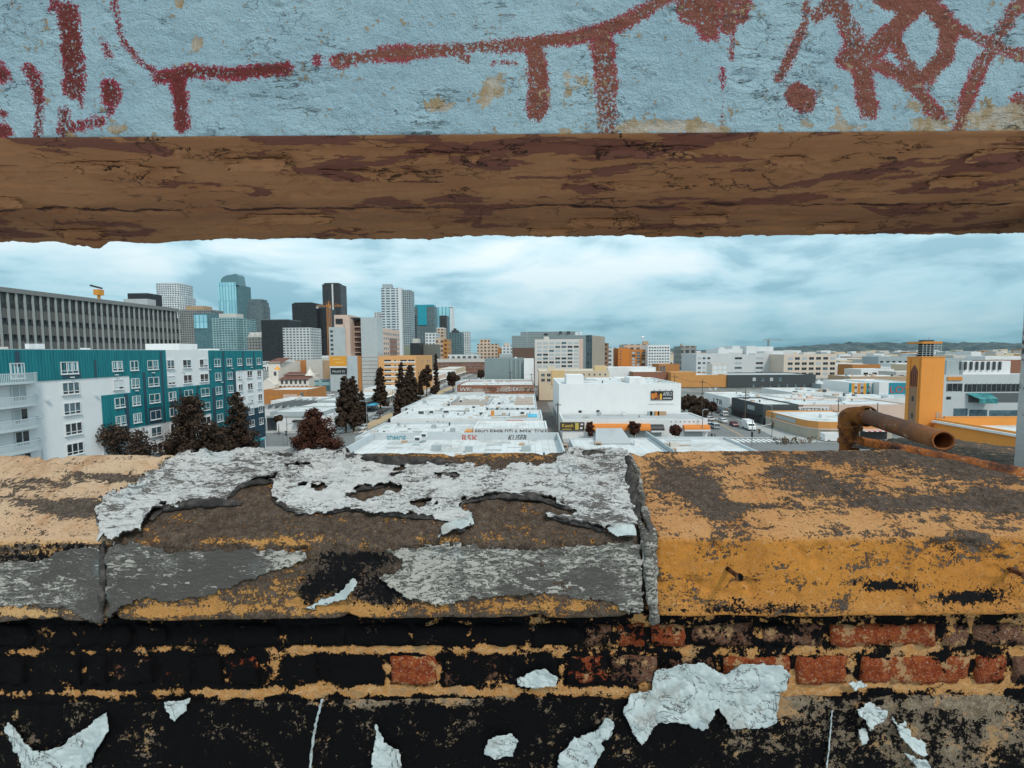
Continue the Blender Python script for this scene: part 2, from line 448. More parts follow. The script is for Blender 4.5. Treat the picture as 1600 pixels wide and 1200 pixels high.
def rnd(a, b, c, r, n=5):                   # rounded corner points at b
    a, b, c = map(np.array, (a, b, c)); e = (a - b) / np.linalg.norm(a - b) * r; f = (c - b) / np.linalg.norm(c - b) * r
    return [tuple((1 - t) ** 2 * (b + e) + 2 * t * (1 - t) * b + t * t * (b + f)) for t in np.linspace(0, 1, n)]

# ------------------------------------------------------------------ materials of the weathered wall
def coat_mat(name, ochre, under, soot=(.005, .005, .006)):
    t = NT(name); p = t.geo(); st = t.scale(p, (1, 1, 1))
    n1 = t.noise(p, 9, 9, .72, .4); n2 = t.noise(p, 70, 6, .75); n3 = t.noise(p, 3.2, 5, .6); n4 = t.noise(p, 260, 3, .7)
    def comb(pairs, at, k):
        s = t.math('MULTIPLY', t.attr(at), k)
        for n_, w in pairs: s = t.math('ADD', s, t.math('MULTIPLY', t.math('SUBTRACT', n_, .5), w))
        return s
    ns = t.noise(t.scale(p, (.45, 1.6, 1.6)), 34, 7, .7, .5); nm = t.noise(p, 120, 4, .7)
    tan = comb(((n1, .58), (ns, .60), (nm, .52), (n4, .34)), 'a_tan', .80)
    mt = t.step(tan, -.012, .018)
    sk = comb(((n2, .55), (n3, .35), (nm, .5), (n4, .35)), 'a_soot', 1.)
    ms = t.step(sk, .045, .075)
    pit = t.step(t.math('ADD', t.math('MULTIPLY', t.noise(p, 420, 2, .6), .6), t.math('MULTIPLY', nm, .4)), .585, .62)
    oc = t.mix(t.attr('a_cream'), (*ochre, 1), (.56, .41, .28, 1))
    oc = t.mix(t.math('MULTIPLY', t.step(n3, .40, .68), .55), oc, t.mix(.5, oc, (.36, .13, .025, 1)))
    oc = t.mix(t.math('MULTIPLY', t.step(n4, .5, .75), .35), oc, t.mix(.6, oc, (.05, .03, .015, 1)))
    oc = t.mix(t.math('MULTIPLY', t.step(n2, .54, .7), .35), oc, (.60, .44, .27, 1))
    oc = t.mix(t.math('MULTIPLY', t.step(ns, .52, .66), .35), oc, (.30, .14, .045, 1))
    oc = t.mix(t.math('MULTIPLY', pit, .85), oc, (.06, .04, .022, 1)); oc = t.mix(t.math('MULTIPLY', t.step(t.noise(t.scale(p, (2.2, 1, .5)), 6, 5, .6), .54, .68), .45), oc, (.26, .10, .025, 1))
    un = t.mix(t.step(n2, .35, .65), (*under, 1), (*[c * 1.9 + .01 for c in under], 1)); un = t.mix(t.math('MULTIPLY', t.step(nm, .60, .68), .55), un, oc); un = t.mix(t.math('MULTIPLY', t.step(n4, .50, .62), .6), un, (*[c * .35 for c in under], 1)); un = t.mix(t.math('MULTIPLY', t.step(t.noise(p, 190, 3, .7), .60, .68), .5), un, (.24, .20, .165, 1))
    c = t.mix(mt, un, oc); c = t.mix(ms, c, (*soot, 1))
    h = t.math('ADD', t.math('MULTIPLY', mt, .5), t.math('ADD', t.math('MULTIPLY', n2, .5), t.math('MULTIPLY', n4, .28)))
    t.set(Base_Color=c, Roughness=.88, Normal=t.bump(h, 1., .0055), Specular_IOR_Level=.12)
    return t.m
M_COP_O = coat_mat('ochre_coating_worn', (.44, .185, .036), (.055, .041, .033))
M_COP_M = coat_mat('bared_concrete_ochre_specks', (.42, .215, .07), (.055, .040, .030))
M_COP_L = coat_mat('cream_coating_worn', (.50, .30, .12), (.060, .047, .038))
def membrane_mat(name, hi, lo, amt, scr):
    t = NT(name); p = t.geo(); s = t.scale(p, (.8, 2.2, 2.2)); s2 = t.scale(p, (.6, 1.7, 2.))
    n1 = t.noise(s, 16, 8, .7, 1.2); n2 = t.noise(s2, 62, 6, .72, 1.5); n3 = t.noise(p, 4, 4, .6); n4 = t.noise(p, 240, 3, .7)
    k = t.math('ADD', t.math('MULTIPLY', n1, .42), t.math('MULTIPLY', n2, .58))
    m = t.step(t.math('ADD', k, t.math('ADD', t.math('MULTIPLY', t.math('SUBTRACT', n3, .5), .42), t.math('MULTIPLY', t.math('SUBTRACT', n4, .5), .16))), amt - .018, amt + .018)
    c = t.mix(m, (*hi, 1), (*lo, 1))
    r = t.math('ABSOLUTE', t.math('SUBTRACT', t.noise(s2, 34, 7, .7, 2.), .5))
    c = t.mix(t.math('MULTIPLY', t.step(r, .030, .004), t.step(n3, .36, .6)), c, (*scr, 1))
    c = t.mix(t.math('MULTIPLY', t.step(t.noise(p, 7, 3), .60, .74), .5), c, t.mix(.5, c, (.36, .52, .60, 1)))
    h = t.math('ADD', t.math('MULTIPLY', k, 1.), t.math('MULTIPLY', n4, .25)); h = t.math('SUBTRACT', h, t.math('MULTIPLY', m, .35))
    t.set(Base_Color=c, Roughness=.7, Normal=t.bump(h, .9, .008), Specular_IOR_Level=.35)
    return t.m
M_MEMW = membrane_mat('peeling_white_membrane', (.57, .585, .585), (.15, .14, .13), .543, (.045, .04, .037))
M_MEMG = membrane_mat('worn_grey_membrane', (.072, .067, .061), (.40, .385, .35), .512, (.48, .47, .43))
t = NT('torn_membrane_underside'); p = t.geo(); a = t.noise(t.scale(p, (1, 1, 1)), 40, 6, .7)
t.set(Base_Color=t.mix(t.step(a, .42, .66), (.018, .016, .016, 1), (.085, .075, .07, 1)), Roughness=.85, Normal=t.bump(a, .8, .006)); M_CURL = t.m
t = NT('pale_paint_flake'); p = t.geo(); a = t.noise(p, 26, 7, .65, .5); b_ = t.noise(p, 150, 4, .7)
r = t.math('ABSOLUTE', t.math('SUBTRACT', t.noise(p, 13, 6, .6, 1.), .5))
c = t.mix(t.step(a, .40, .66), (.46, .52, .53, 1), (.32, .385, .40, 1)); c = t.mix(t.step(r, .012, .002), c, (.07, .07, .07, 1)); c = t.mix(t.step(b_, .60, .72), c, (.34, .34, .32, 1)); c = t.mix(t.math('MULTIPLY', t.step(t.noise(p, 11, 6, .7), .52, .66), .55), c, (.26, .24, .21, 1))
t.set(Base_Color=c, Roughness=.7, Normal=t.bump(t.math('ADD', a, t.math('MULTIPLY', b_, .3)), .5, .006)); M_FLAKE = t.m
# ------------------------------------------------------------------ roof terrace the wall stands on
own = thing('brick_warehouse', 'soot-blackened brick building carrying the parapet in front of the city', 'building', (0, -12, 0))
b = MB(); b.box(-24, 24, -25, .78, 0, EYE - 1.72, skip='T')
b.build('wall', paint((.16, .11, .085), .9, .6, .5), own)
b = MB(); b.poly([(-24, -25, EYE - 1.72), (24, -25, EYE - 1.72), (24, .78, EYE - 1.72), (-24, .78, EYE - 1.72)]); b.build('roof', paint((.62, .60, .57), .8, .4, .5), own)  # deck out of view, made pale to bounce light onto the beam underside

par = thing('parapet_wall', 'weathered brick parapet with peeling coping stones under the open gap', 'parapet', tuple(fgw(np.array([0, 1.0, -1.70]))), rz=YAW)
def pp(o):                                   # child of the parapet keeps world-frame coordinates
    o.parent = par; o.matrix_parent_inverse = Matrix.Translation(par.location).inverted() if False else (Matrix.Translation(par.location) @ Matrix.Rotation(YAW, 4, 'Z')).inverted()
    return o
zb = onw(800, 968, D0)[2]; zf = onw(800, 842, D0 + .012)[2]; WB = 1.105; zk = onw(800, 702, WB)[2]
cp = Profile([(D0 + .06, zb)] + rnd((D0 + .06, zb), (D0, zb), (D0 + .012, zf), .008, 3) + rnd((D0, zb), (D0 + .012, zf), (WB, zk), .014, 7) + rnd((D0 + .012, zf), (WB, zk), (WB + .01, zk - .2), .02, 5) + [(WB + .012, zk - .22)])
def joint(x_front, x_back):                  # joint lines run slightly askew across the coping
    return onw(x_front, 900, D0)[0], onw(x_back, 704, WB)[0]
JL = joint(165, 292); JR = joint(1012, 962)
def coping_block(lab, mat, uA, uB, tanf, sootf, creamf, seed, cut=False):
    nu = int((max(uB) - min(uA)) / .004); nt_ = int(cp.len / .0035)
    t_ = np.linspace(0, cp.len, nt_); f = np.linspace(0, 1, nu); fr = np.clip((t_ - .06) / .40, 0, 1)
    U0 = uA[0] + (uA[1] - uA[0]) * fr; U1 = uB[0] + (uB[1] - uB[0]) * fr
    U = U0[None] + (U1 - U0)[None] * f[:, None]; T = np.repeat(t_[None], nu, 0)
    P = cp.pos(U, T); X, Y = topix(P)
    ed = np.minimum(f, 1 - f)[:, None] * (U1 - U0)[None]
    off = .004 * fbm(U * 7 + seed, T * 7, 4) + .0011 * fbm(U * 60 + seed, T * 60, 3) - .016 * np.exp(-ed / .012) - .006 * np.clip(fbm(U * 14 + seed + 5, T * 14, 3) - .22, 0, 1) * 4
    off -= .012 * np.exp(-((T - .192) / .016) ** 2) * np.clip(fbm(U * 20 + seed, T * 30, 4, .65) - .05, 0, 1); off += np.where((T > .13) & (T < .22), .003 * fbm(U * 22, T * 10 + 3, 3), 0)
    P = cp.pos(U, T, off)
    if cut:                                  # the wall ends on the skew at the right: pull the back edge in along that line
        ww_, _ = cp.at(t_); tb = t_[np.argmax(ww_ > WB - .02)]
        ok = (T > .22) & (T <= tb) & (Y > 690 + (X - 1335) * .192); lim = np.where(ok, T, .22).max(1)[:, None]; lim = np.where(U[:, -1:] < .55, 9., lim)
        tl = np.minimum(lim, tb); top = (T > .22) & (T <= tb)
        T2 = np.where(top, .22 + (T - .22) * (tl - .22) / (tb - .22), T)
        Q = cp.pos(U, np.where(T > tb, tl, T2), np.where(T > tb, 0, off)); Q[..., 2] -= np.where(T > tb, (T - tb) * 1.0, 0)
        P = np.where((lim < tb)[..., None], Q, P)
    at = {'a_tan': tanf(X, Y), 'a_soot': sootf(X, Y), 'a_cream': creamf(X, Y)}
    o = grid_obj('coping_block', P, mat, None, at, flip=True); pp(o); o['label'] = lab
    return o
z0_ = lambda X, Y: np.zeros(X.shape)
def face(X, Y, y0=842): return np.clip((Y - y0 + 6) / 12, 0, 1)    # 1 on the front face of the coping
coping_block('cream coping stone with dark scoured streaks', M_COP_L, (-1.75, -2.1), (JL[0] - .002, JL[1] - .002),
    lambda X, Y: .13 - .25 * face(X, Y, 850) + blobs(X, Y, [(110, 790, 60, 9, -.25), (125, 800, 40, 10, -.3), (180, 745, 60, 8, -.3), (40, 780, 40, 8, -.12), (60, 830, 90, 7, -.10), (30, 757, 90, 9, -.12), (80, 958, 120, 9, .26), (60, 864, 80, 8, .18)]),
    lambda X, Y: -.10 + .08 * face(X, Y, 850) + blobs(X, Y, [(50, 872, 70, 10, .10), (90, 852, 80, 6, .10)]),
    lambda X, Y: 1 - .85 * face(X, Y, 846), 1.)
coping_block('bared brown coping stone wrapped in torn white membrane', M_COP_M, (JL[0] + .002, JL[1] + .002), (JR[0] - .002, JR[1] - .002),
    lambda X, Y: -.15 + .85 * blobs(X, Y, [(820, 838, 90, 12, .18), (560, 846, 170, 7, .15), (330, 846, 110, 7, .17), (440, 930, 130, 26, .15), (330, 955, 150, 12, .20), (560, 900, 20, 16, .2), (700, 950, 120, 14, .18), (880, 945, 120, 14, .2), (560, 955, 60, 12, .16), (640, 708, 160, 8, .17), (820, 715, 70, 9, .16), (580, 865, 26, 12, .2), (250, 958, 60, 9, .16), (500, 945, 100, 16, .08)]),
    lambda X, Y: -.13 + blobs(X, Y, [(520, 905, 46, 34, .30), (605, 925, 44, 26, .28), (560, 870, 60, 10, .2), (480, 930, 20, 20, .2), (850, 905, 60, 20, .05), (590, 880, 40, 18, .2)]) + .03 * face(X, Y), z0_, 5.)
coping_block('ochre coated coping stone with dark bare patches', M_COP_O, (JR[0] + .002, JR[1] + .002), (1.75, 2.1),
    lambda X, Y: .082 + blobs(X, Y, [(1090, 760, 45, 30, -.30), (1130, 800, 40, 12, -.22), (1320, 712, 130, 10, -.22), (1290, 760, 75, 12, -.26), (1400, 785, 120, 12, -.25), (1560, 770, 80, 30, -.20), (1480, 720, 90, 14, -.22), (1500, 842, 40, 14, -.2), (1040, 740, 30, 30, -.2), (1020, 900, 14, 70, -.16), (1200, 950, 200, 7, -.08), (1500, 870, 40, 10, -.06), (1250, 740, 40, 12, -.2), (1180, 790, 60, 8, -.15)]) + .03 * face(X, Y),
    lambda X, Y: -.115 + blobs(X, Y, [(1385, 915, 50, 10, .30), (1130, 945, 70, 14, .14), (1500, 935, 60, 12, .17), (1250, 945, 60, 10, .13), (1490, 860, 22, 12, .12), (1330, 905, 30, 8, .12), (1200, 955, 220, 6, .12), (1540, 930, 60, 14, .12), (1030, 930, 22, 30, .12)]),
    lambda X, Y: .08 * np.exp(-((Y - 950) / 16) ** 2) + .30 * (1 - face(X, Y)), 9., True)  # top tinted paler than the front face, standing in for stronger light above

# ------------------------------------------------------------------ torn roofing membrane on the coping
def membrane(lab, mat, outline, holes=(), base=.004, curl=.014, rag=3., seed=0., wr=.003, name='membrane_sheet'):
    xs = [q[0] for q in outline]; step = .0036
    t_ = np.arange(.03, cp.len - .05, step)
    u_ = np.arange(-1.25, 1.0, step)
    U, T = np.meshgrid(u_, t_, indexing='ij'); P = cp.pos(U, T); X, Y = topix(P)
    def sd(X, Y):
        s = poly_sd(X, Y, outline)
        for h in holes: s = np.minimum(s, -poly_sd(X, Y, h))
        return s + rag * fbm(X / 16 + seed, Y / 10, 4, .6) * 1.6
    S = sd(X, Y)
    r = (S > -14).any(1); c = (S > -14).any(0); i0, i1 = np.where(r)[0][[0, -1]]; j0, j1 = np.where(c)[0][[0, -1]]
    sl = (slice(i0, i1 + 1), slice(j0, j1 + 1)); U, T, S, X, Y = U[sl], T[sl], S[sl], X[sl], Y[sl]
    gu, gt = np.gradient(S, step); g2 = gu ** 2 + gt ** 2 + 1e-6
    out = S < 0
    U2 = np.where(out, U - np.clip(S * gu / g2, -step, step), U); T2 = np.where(out, T - np.clip(S * gt / g2, -step, step), T)
    Sm = np.clip(S, 0, None) / 870.
    A = np.clip(.35 + 1.3 * fbm(U * 9 + seed + 31, T * 9, 3), 0, 1.4)
    off = base + curl * A * np.exp(-Sm / .014) + wr * (1 + fbm(U * 26 + seed, T * 60, 4, .6) * 1.6) + .0016 * fbm(U * 90, T * 160, 3)
    P = cp.pos(U2, T2, np.maximum(off, .0025))
    ok = (S > 0); keep = ok[:-1, :-1] | ok[1:, :-1] | ok[:-1, 1:] | ok[1:, 1:]
    o = grid_obj(name, P, [mat, M_CURL], None, None, keep, flip=True, thick=.0028)
    o.modifiers[0].material_offset = 1; o.modifiers[0].material_offset_rim = 1
    pp(o); o['label'] = lab
    if mat is M_MEMG: o.modifiers[0].material_offset_rim = 0
    return o
TOPW = [(163, 846), (158, 822), (156, 805), (170, 781), (212, 762), (242, 741), (265, 722), (306, 711), (340, 707), (420, 704), (517, 705), (560, 719), (620, 726), (725, 728), (750, 732), (776, 744), (797, 729), (861, 732), (884, 712), (891, 703), (967, 701), (980, 715), (986, 754), (997, 813),
        (990, 826), (946, 832), (912, 822), (852, 810), (880, 805), (897, 802), (882, 790), (840, 781), (776, 777), (725, 786), (717, 796), (740, 813), (734, 828), (712, 836), (687, 839), (708, 817), (693, 813), (640, 807), (568, 805), (551, 796), (500, 806), (480, 807), (450, 796), (425, 781), (430, 765), (442, 752), (400, 755), (375, 762), (361, 778), (355, 787), (310, 791), (255, 799), (240, 812), (225, 835)]
HOLES = [[(532, 779), (560, 767), (600, 761), (632, 768), (610, 780), (570, 784)], [(600, 748), (625, 743), (645, 747), (622, 753)], [(640, 789), (668, 786), (682, 792), (655, 796)], [(528, 750), (545, 746), (556, 753), (540, 756)], [(470, 765), (505, 761), (520, 766), (490, 771)], [(665, 745), (712, 741), (725, 747), (690, 752)],
         [(690, 762), (705, 760), (712, 768), (700, 772)], [(785, 727), (800, 723), (805, 731), (792, 735)], [(610, 735), (635, 731), (650, 736), (625, 740)], [(350, 733), (385, 727), (402, 732), (370, 738)], [(440, 735), (470, 731), (492, 735), (462, 740)], [(560, 748), (578, 745), (590, 749), (572, 753)], [(735, 742), (752, 739), (764, 744), (748, 748)], [(850, 765), (870, 762), (880, 766), (862, 770)], [(300, 748), (322, 744), (334, 748), (312, 752)], [(250, 770), (272, 766), (280, 770), (260, 774)], [(505, 735), (530, 731), (545, 736), (520, 740)]]
membrane('white membrane torn in sheets across the coping', M_MEMW, TOPW, HOLES[:3] + HOLES[4:6] + HOLES[8:9] + HOLES[10:11], base=.004, curl=.014, rag=5.5, seed=2.)
membrane('grey membrane left clinging to the coping face', M_MEMG, [(-400, 878), (0, 879), (64, 876), (106, 860), (157, 853), (161, 910), (161, 972), (132, 964), (106, 949), (55, 946), (0, 944), (-400, 940)], base=.001, curl=.003, rag=4., seed=7., wr=.0012)
membrane('grey membrane tapering to a torn tip on the coping face', M_MEMG, [(169, 862), (208, 848), (251, 854), (268, 863), (382, 859), (480, 861), (478, 873), (420, 893), (361, 915), (331, 930), (297, 932), (255, 938), (229, 934), (187, 945), (170, 964)], base=.001, curl=.005, rag=4., seed=11., wr=.0012)
membrane('grey membrane with scratched pale streaks on the coping face', M_MEMG, [(593, 898), (627, 890), (635, 877), (606, 860), (640, 854), (717, 850), (823, 860), (861, 858), (942, 850), (997, 846), (1002, 900), (1001, 958), (980, 953), (946, 936), (895, 932), (861, 924), (797, 930), (738, 932), (700, 941), (644, 936), (619, 919)], base=.001, curl=.005, rag=4., seed=15., wr=.0014)
membrane('pale blue torn tongue of membrane over the coping edge', M_FLAKE, [(690, 832), (712, 822), (738, 812), (742, 826), (720, 834), (692, 840)], base=.012, curl=.008, rag=1.5, seed=19., wr=.001)
membrane('dried pale blue paint run on the coping face', M_FLAKE, [(476, 952), (500, 938), (530, 925), (552, 903), (562, 908), (545, 930), (508, 946)], base=.0005, curl=.001, rag=4., seed=29., wr=.0005)
membrane('small pale scrap of membrane at the coping corner', M_FLAKE, [(946, 832), (965, 826), (990, 828), (992, 840), (962, 841)], base=.010, curl=.008, rag=1.5, seed=23., wr=.001)

def curl(pts, r, seed=0., mat=M_CURL, a0=-40, a1=230, lift=.0):
    """rolled-back lip of membrane along a tear; arc strip swept along the coping surface"""
    # find the arc parameter for each pixel point
    t_ = np.linspace(.02, cp.len, 2500); wv, zv = cp.at(t_); t_ = t_[:np.argmax(wv > WB - .022)]; wv, zv = cp.at(t_)
    Q = []
    for (x, y) in pts:
        d = np.array(ray(x, y, RLOC)); yy = d[2] / d[1] * wv - zv; i = np.argmin(np.abs(yy)); Q.append((d[0] / d[1] * wv[i], t_[i]))
    Q = np.array(Q); L = np.concatenate([[0], np.cumsum(np.hypot(*np.diff(Q, axis=0).T))]); n = max(8, int(L[-1] / .004)); l = np.linspace(0, L[-1], n)
    U = np.interp(l, L, Q[:, 0]) + .004 * fbm(l * 30 + seed, l * 0, 3); T = np.interp(l, L, Q[:, 1]) + .004 * fbm(l * 30 + seed, l * 0 + 7, 3)
    tu, tt = np.gradient(U), np.gradient(T); tl = np.hypot(tu, tt) + 1e-9; pu, ptt = -tt / tl, tu / tl
    rr = r * np.sin(np.linspace(.10, np.pi - .10, n)) ** .5 * (1 + .9 * fbm(l * 22 + seed, l * 0 + 3, 3))
    A = np.radians(np.linspace(a0, a1, 12)); rows = []
    for k, a in enumerate(A):
        jit = 1 + .35 * fbm(l * 60 + seed, np.full(n, k * .35), 3)
        rows.append(cp.pos(U + pu * rr * np.cos(a) * jit, T + ptt * rr * np.cos(a) * jit, lift + rr * (.9 + np.sin(a)) * jit * .8))
    o = grid_obj('membrane_curl', np.stack(rows, 1), [mat], thick=.002); return pp(o)
curl([(517, 704), (560, 718), (620, 725), (725, 727)], .011, 1.); curl([(235, 815), (255, 799), (310, 790), (378, 789)], .011, 2.)
curl([(361, 779), (375, 763), (400, 756), (442, 752)], .007, 3.); curl([(425, 781), (450, 796), (480, 806)], .005, 4.)
curl([(500, 805), (551, 796), (600, 805), (693, 812)], .006, 5.); curl([(717, 797), (725, 786), (776, 777), (840, 780), (897, 800)], .008, 6.)
curl([(852, 809), (912, 821), (946, 831)], .007, 7.); curl([(157, 822), (158, 800), (172, 782)], .007, 8.)
curl([(973, 700), (983, 730), (988, 770), (998, 812)], .012, 9.); curl([(998, 812), (1008, 846), (1014, 900), (1016, 950)], .011, 10., M_MEMG)
curl([(985, 704), (996, 740), (1006, 800), (1020, 846), (1024, 930)], .007, 11., M_MEMG); curl([(163, 846), (164, 900), (165, 968)], .006, 12., M_CURL)
curl([(600, 749), (622, 744), (645, 748)], .004, 13.); curl([(532, 779), (560, 767), (605, 761)], .005, 14.); curl([(661, 744), (690, 741), (725, 747)], .004, 15.)
curl([(876, 708), (905, 706), (930, 705), (966, 706)], .007, 16.); curl([(400, 708), (440, 707), (470, 708), (515, 706)], .006, 17.)

# ------------------------------------------------------------------ brick courses below the coping
WBK = D0 + .040
def soil(name, clean, clean2, sootc=(.0035, .0033, .004)):
    t = NT(name); p = t.geo(); n1 = t.noise(p, 14, 7, .68, .3); n2 = t.noise(p, 90, 5, .7); n3 = t.noise(p, 300, 3, .7)
    c = t.mix(t.step(n2, .4, .65), (*clean, 1), (*clean2, 1)); c = t.mix(t.step(n3, .56, .72), c, t.mix(.5, c, (.7, .62, .5, 1)))
    k = t.math('ADD', t.math('ADD', t.math('MULTIPLY', t.math('SUBTRACT', n1, .5), 1.0), t.math('MULTIPLY', t.math('SUBTRACT', n2, .5), .8)), t.math('ADD', t.attr('a_soot'), t.math('ADD', .5, t.math('MULTIPLY', t.math('SUBTRACT', n3, .5), .35))))
    c = t.mix(t.math('MULTIPLY', t.step(t.math('ADD', t.noise(p, 17, 7, .72), t.math('MULTIPLY', n3, .12)), .60, .65), .9), c, (.36, .22, .11, 1)); c = t.mix(t.step(k, .47, .54), c, (*sootc, 1))
    h = t.math('ADD', t.math('MULTIPLY', n1, 1.), t.math('ADD', t.math('MULTIPLY', n2, .7), t.math('MULTIPLY', n3, .3)))
    t.set(Base_Color=c, Roughness=.9, Normal=t.bump(h, 1., .008), Specular_IOR_Level=.08)
    return t.m
M_MORT = soil('orange_lime_mortar', (.42, .20, .065), (.50, .29, .13))
M_BRK_R = soil('red_brick', (.17, .030, .010), (.27, .07, .022)); M_BRK_D = soil('brown_brick', (.10, .042, .026), (.16, .09, .06)); M_BRK_K = soil('sooty_brick', (.05, .036, .03), (.10, .07, .05))
M_PLAS = soil('sooty_render', (.15, .112, .078), (.29, .235, .17))
zlo = onw(800, 1290, WBK)[2]
def wallgrid(name, mat, w, ytop, ybot, soot, rel, seed, parent_lab=None, top_rag=0.):
    z1 = onw(800, ytop, w)[2]; z0 = onw(800, ybot, w)[2]; u_ = np.arange(-1.74, 1.74, .0044); nz = max(6, int((z1 - z0) / .0042)); f = np.linspace(0, 1, nz)
    U, Fz = np.meshgrid(u_, f, indexing='ij'); zt = z1 + top_rag * (fbm(U * 6 + seed, U * 0, 5, .6))
    Z = z0 + (zt - z0) * Fz
    ww = w - rel * (fbm(U * 16 + seed, Z * 16, 4, .55) + .5 * fbm(U * 70 + seed, Z * 70, 3))
    if top_rag: ww += .014 * np.clip((Fz - .985) / .015, 0, 1)
    P = np.stack([U, ww, Z], -1); X, Y = topix(P)
    o = grid_obj(name, P, mat, None, {'a_soot': soot(X, Y)}); pp(o)
    if parent_lab: o['label'] = parent_lab
    return o
MORTB = [(240, 1016, 50, 7, -.2), (340, 1018, 40, 7, -.34), (425, 1030, 14, 34, -.40), (500, 1016, 60, 8, -.42), (640, 1014, 130, 8, -.46), (780, 1013, 80, 8, -.42), (605, 1048, 7, 26, -.40), (878, 1045, 7, 26, -.42), (40, 1017, 30, 6, -.42), (130, 1019, 30, 5, -.34), (720, 1080, 190, 9, -.44), (300, 1082, 200, 6, -.44), (520, 1078, 120, 9, -.42), (930, 1076, 100, 9, -.38), (1150, 1015, 140, 7, -.15), (1400, 1068, 160, 9, -.42), (1270, 1078, 60, 14, -.44), (1400, 1012, 150, 8, -.28), (60, 1083, 90, 4, -.3), (685, 1048, 6, 20, -.25), (1545, 1070, 60, 10, -.3), (1330, 1040, 10, 40, -.2)]
wallgrid('mortar', M_MORT, WBK + .0015, 960, 1110, lambda X, Y: .22 + .80 * blobs(X, Y, MORTB) + .34 * fbm(X / 34 + 3, Y / 20, 4) - .13 * np.clip((X - 820) / 320, 0, 1), .005, 3.)
PLB = [(1500, 1140, 260, 60, -.10), (1120, 1170, 160, 50, -.03), (850, 1110, 90, 10, -.05), (720, 1086, 160, 7, -.28), (500, 1100, 300, 6, -.08), (230, 1094, 120, 5, -.1), (640, 1100, 160, 9, -.08), (800, 1180, 300, 40, .0), (60, 1180, 60, 30, -.05), (480, 1180, 60, 40, -.02), (1400, 1100, 260, 10, -.12), (420, 1160, 160, 40, .02)]
wallgrid('render_coat', M_PLAS, WBK - .004, 1092, 1290, lambda X, Y: .165 - .065 * np.clip((X - 950) / 350, 0, 1) + 1.2 * blobs(X, Y, PLB), .005, 8., 'blackened render below the bricks', .006)
b = MB()
for (p0, p1) in [((-1.5, WBK + .008), (1.5, 1.1))]:
    c = [fgw(np.array([x, y, z])) for x, y, z in [(-1.75, WBK + .03, -1.70), (1.75, WBK + .03, -1.70), (1.75, WBK + .03, zb - .002), (-1.75, WBK + .03, zb - .002), (-1.75, 1.08, -1.70), (1.75, 1.08, -1.70), (1.75, 1.08, zb - .002), (-1.75, 1.08, zb - .002)]]
    for q in ((0, 1, 2, 3), (5, 4, 7, 6), (1, 5, 6, 2), (4, 0, 3, 7), (3, 2, 6, 7)): b.poly([c[i] for i in q])
pp(b.build('wall_core', paint((.10, .075, .06), .9, .5, 2.)))
def brick(x0, x1, y0, y1, mat, soot, out, seed):
    """one brick with broken, rounded arrises"""
    a = onw(x0, (y0 + y1) / 2, WBK); c = onw(x1, (y0 + y1) / 2, WBK); zt = onw((x0 + x1) / 2, y0, WBK)[2]; zd = onw((x0 + x1) / 2, y1, WBK)[2]
    nu = max(6, int((c[0] - a[0]) / .006)); nz = max(5, int((zt - zd) / .006))
    f, g = np.meshgrid(np.linspace(-.06, 1.06, nu), np.linspace(-.16, 1.16, nz), indexing='ij')
    U = a[0] + (c[0] - a[0]) * np.clip(f, 0, 1); Z = zd + (zt - zd) * np.clip(g, 0, 1)
    U += .006 * fbm(Z * 40 + seed, f * 0 + seed, 3) ; Z += .006 * fbm(U * 22 + seed, g * 2, 3)
    ex = np.minimum(np.minimum(f, 1 - f) * (c[0] - a[0]), np.minimum(g, 1 - g) * (zt - zd)); rim = np.clip(1 - np.clip(ex, 0, None) / .004, 0, 1)
    ww = WBK - out * .45 + .005 * rim ** 2 + np.where(ex < 0, .03, 0) - .007 * fbm(U * 16 + seed, Z * 22, 4, .6) - .003 * fbm(U * 70 + seed, Z * 70, 3)
    P = np.stack([U, ww, Z], -1)
    X, Y = topix(P); o = grid_obj('brick', P, mat, None, {'a_soot': np.full(X.shape, soot) + .22 * fbm(X / 40 + 3, Y / 24, 4) + .07 - .15 * np.clip((X - 820) / 320, 0, 1)}); pp(o)
C1 = [(-130, -45), (-40, 52), (58, 118), (124, 205), (212, 262), (268, 360), (366, 438), (444, 545), (551, 640), (646, 735), (742, 822), (828, 905), (912, 958), (963, 1010), (1016, 1072), (1078, 1180), (1186, 1290), (1297, 1461), (1468, 1512), (1518, 1640), (1646, 1740)]
C1M = {17: (M_BRK_R, -.10), 13: (M_BRK_R, .04), 14: (M_BRK_R, -.02), 12: (M_BRK_D, .0), 15: (M_BRK_D, .06), 16: (M_BRK_D, .10), 18: (M_BRK_D, .0), 19: (M_BRK_D, .05), 3: (M_BRK_D, .12), 5: (M_BRK_D, .13), 20: (M_BRK_D, .05)}
for i, (x0, x1) in enumerate(C1):
    m, s = C1M.get(i, (M_BRK_K, .16)); brick(x0, x1, 974, 1010, m, s, .006 + .004 * math.sin(i * 2.3), i * 3.7)
C2 = [(-160, -60), (-52, 45), (52, 128), (134, 172), (178, 240), (246, 300), (306, 350), (356, 408), (442, 498), (512, 598), (610, 682), (690, 788), (794, 872), (884, 950), (956, 1028), (1034, 1120), (1126, 1236), (1243, 1322), (1345, 1514), (1522, 1572), (1578, 1680)]
C2M = {10: (M_BRK_R, -.30), 17: (M_BRK_R, -.25), 18: (M_BRK_R, -.12), 19: (M_BRK_R, .02), 16: (M_BRK_R, -.05), 13: (M_BRK_R, .05), 14: (M_BRK_D, -.02), 15: (M_BRK_D, .02), 7: (M_BRK_R, .04), 4: (M_BRK_D, .12), 5: (M_BRK_R, .11), 8: (M_BRK_D, .12), 11: (M_BRK_D, .08), 20: (M_BRK_D, .05)}
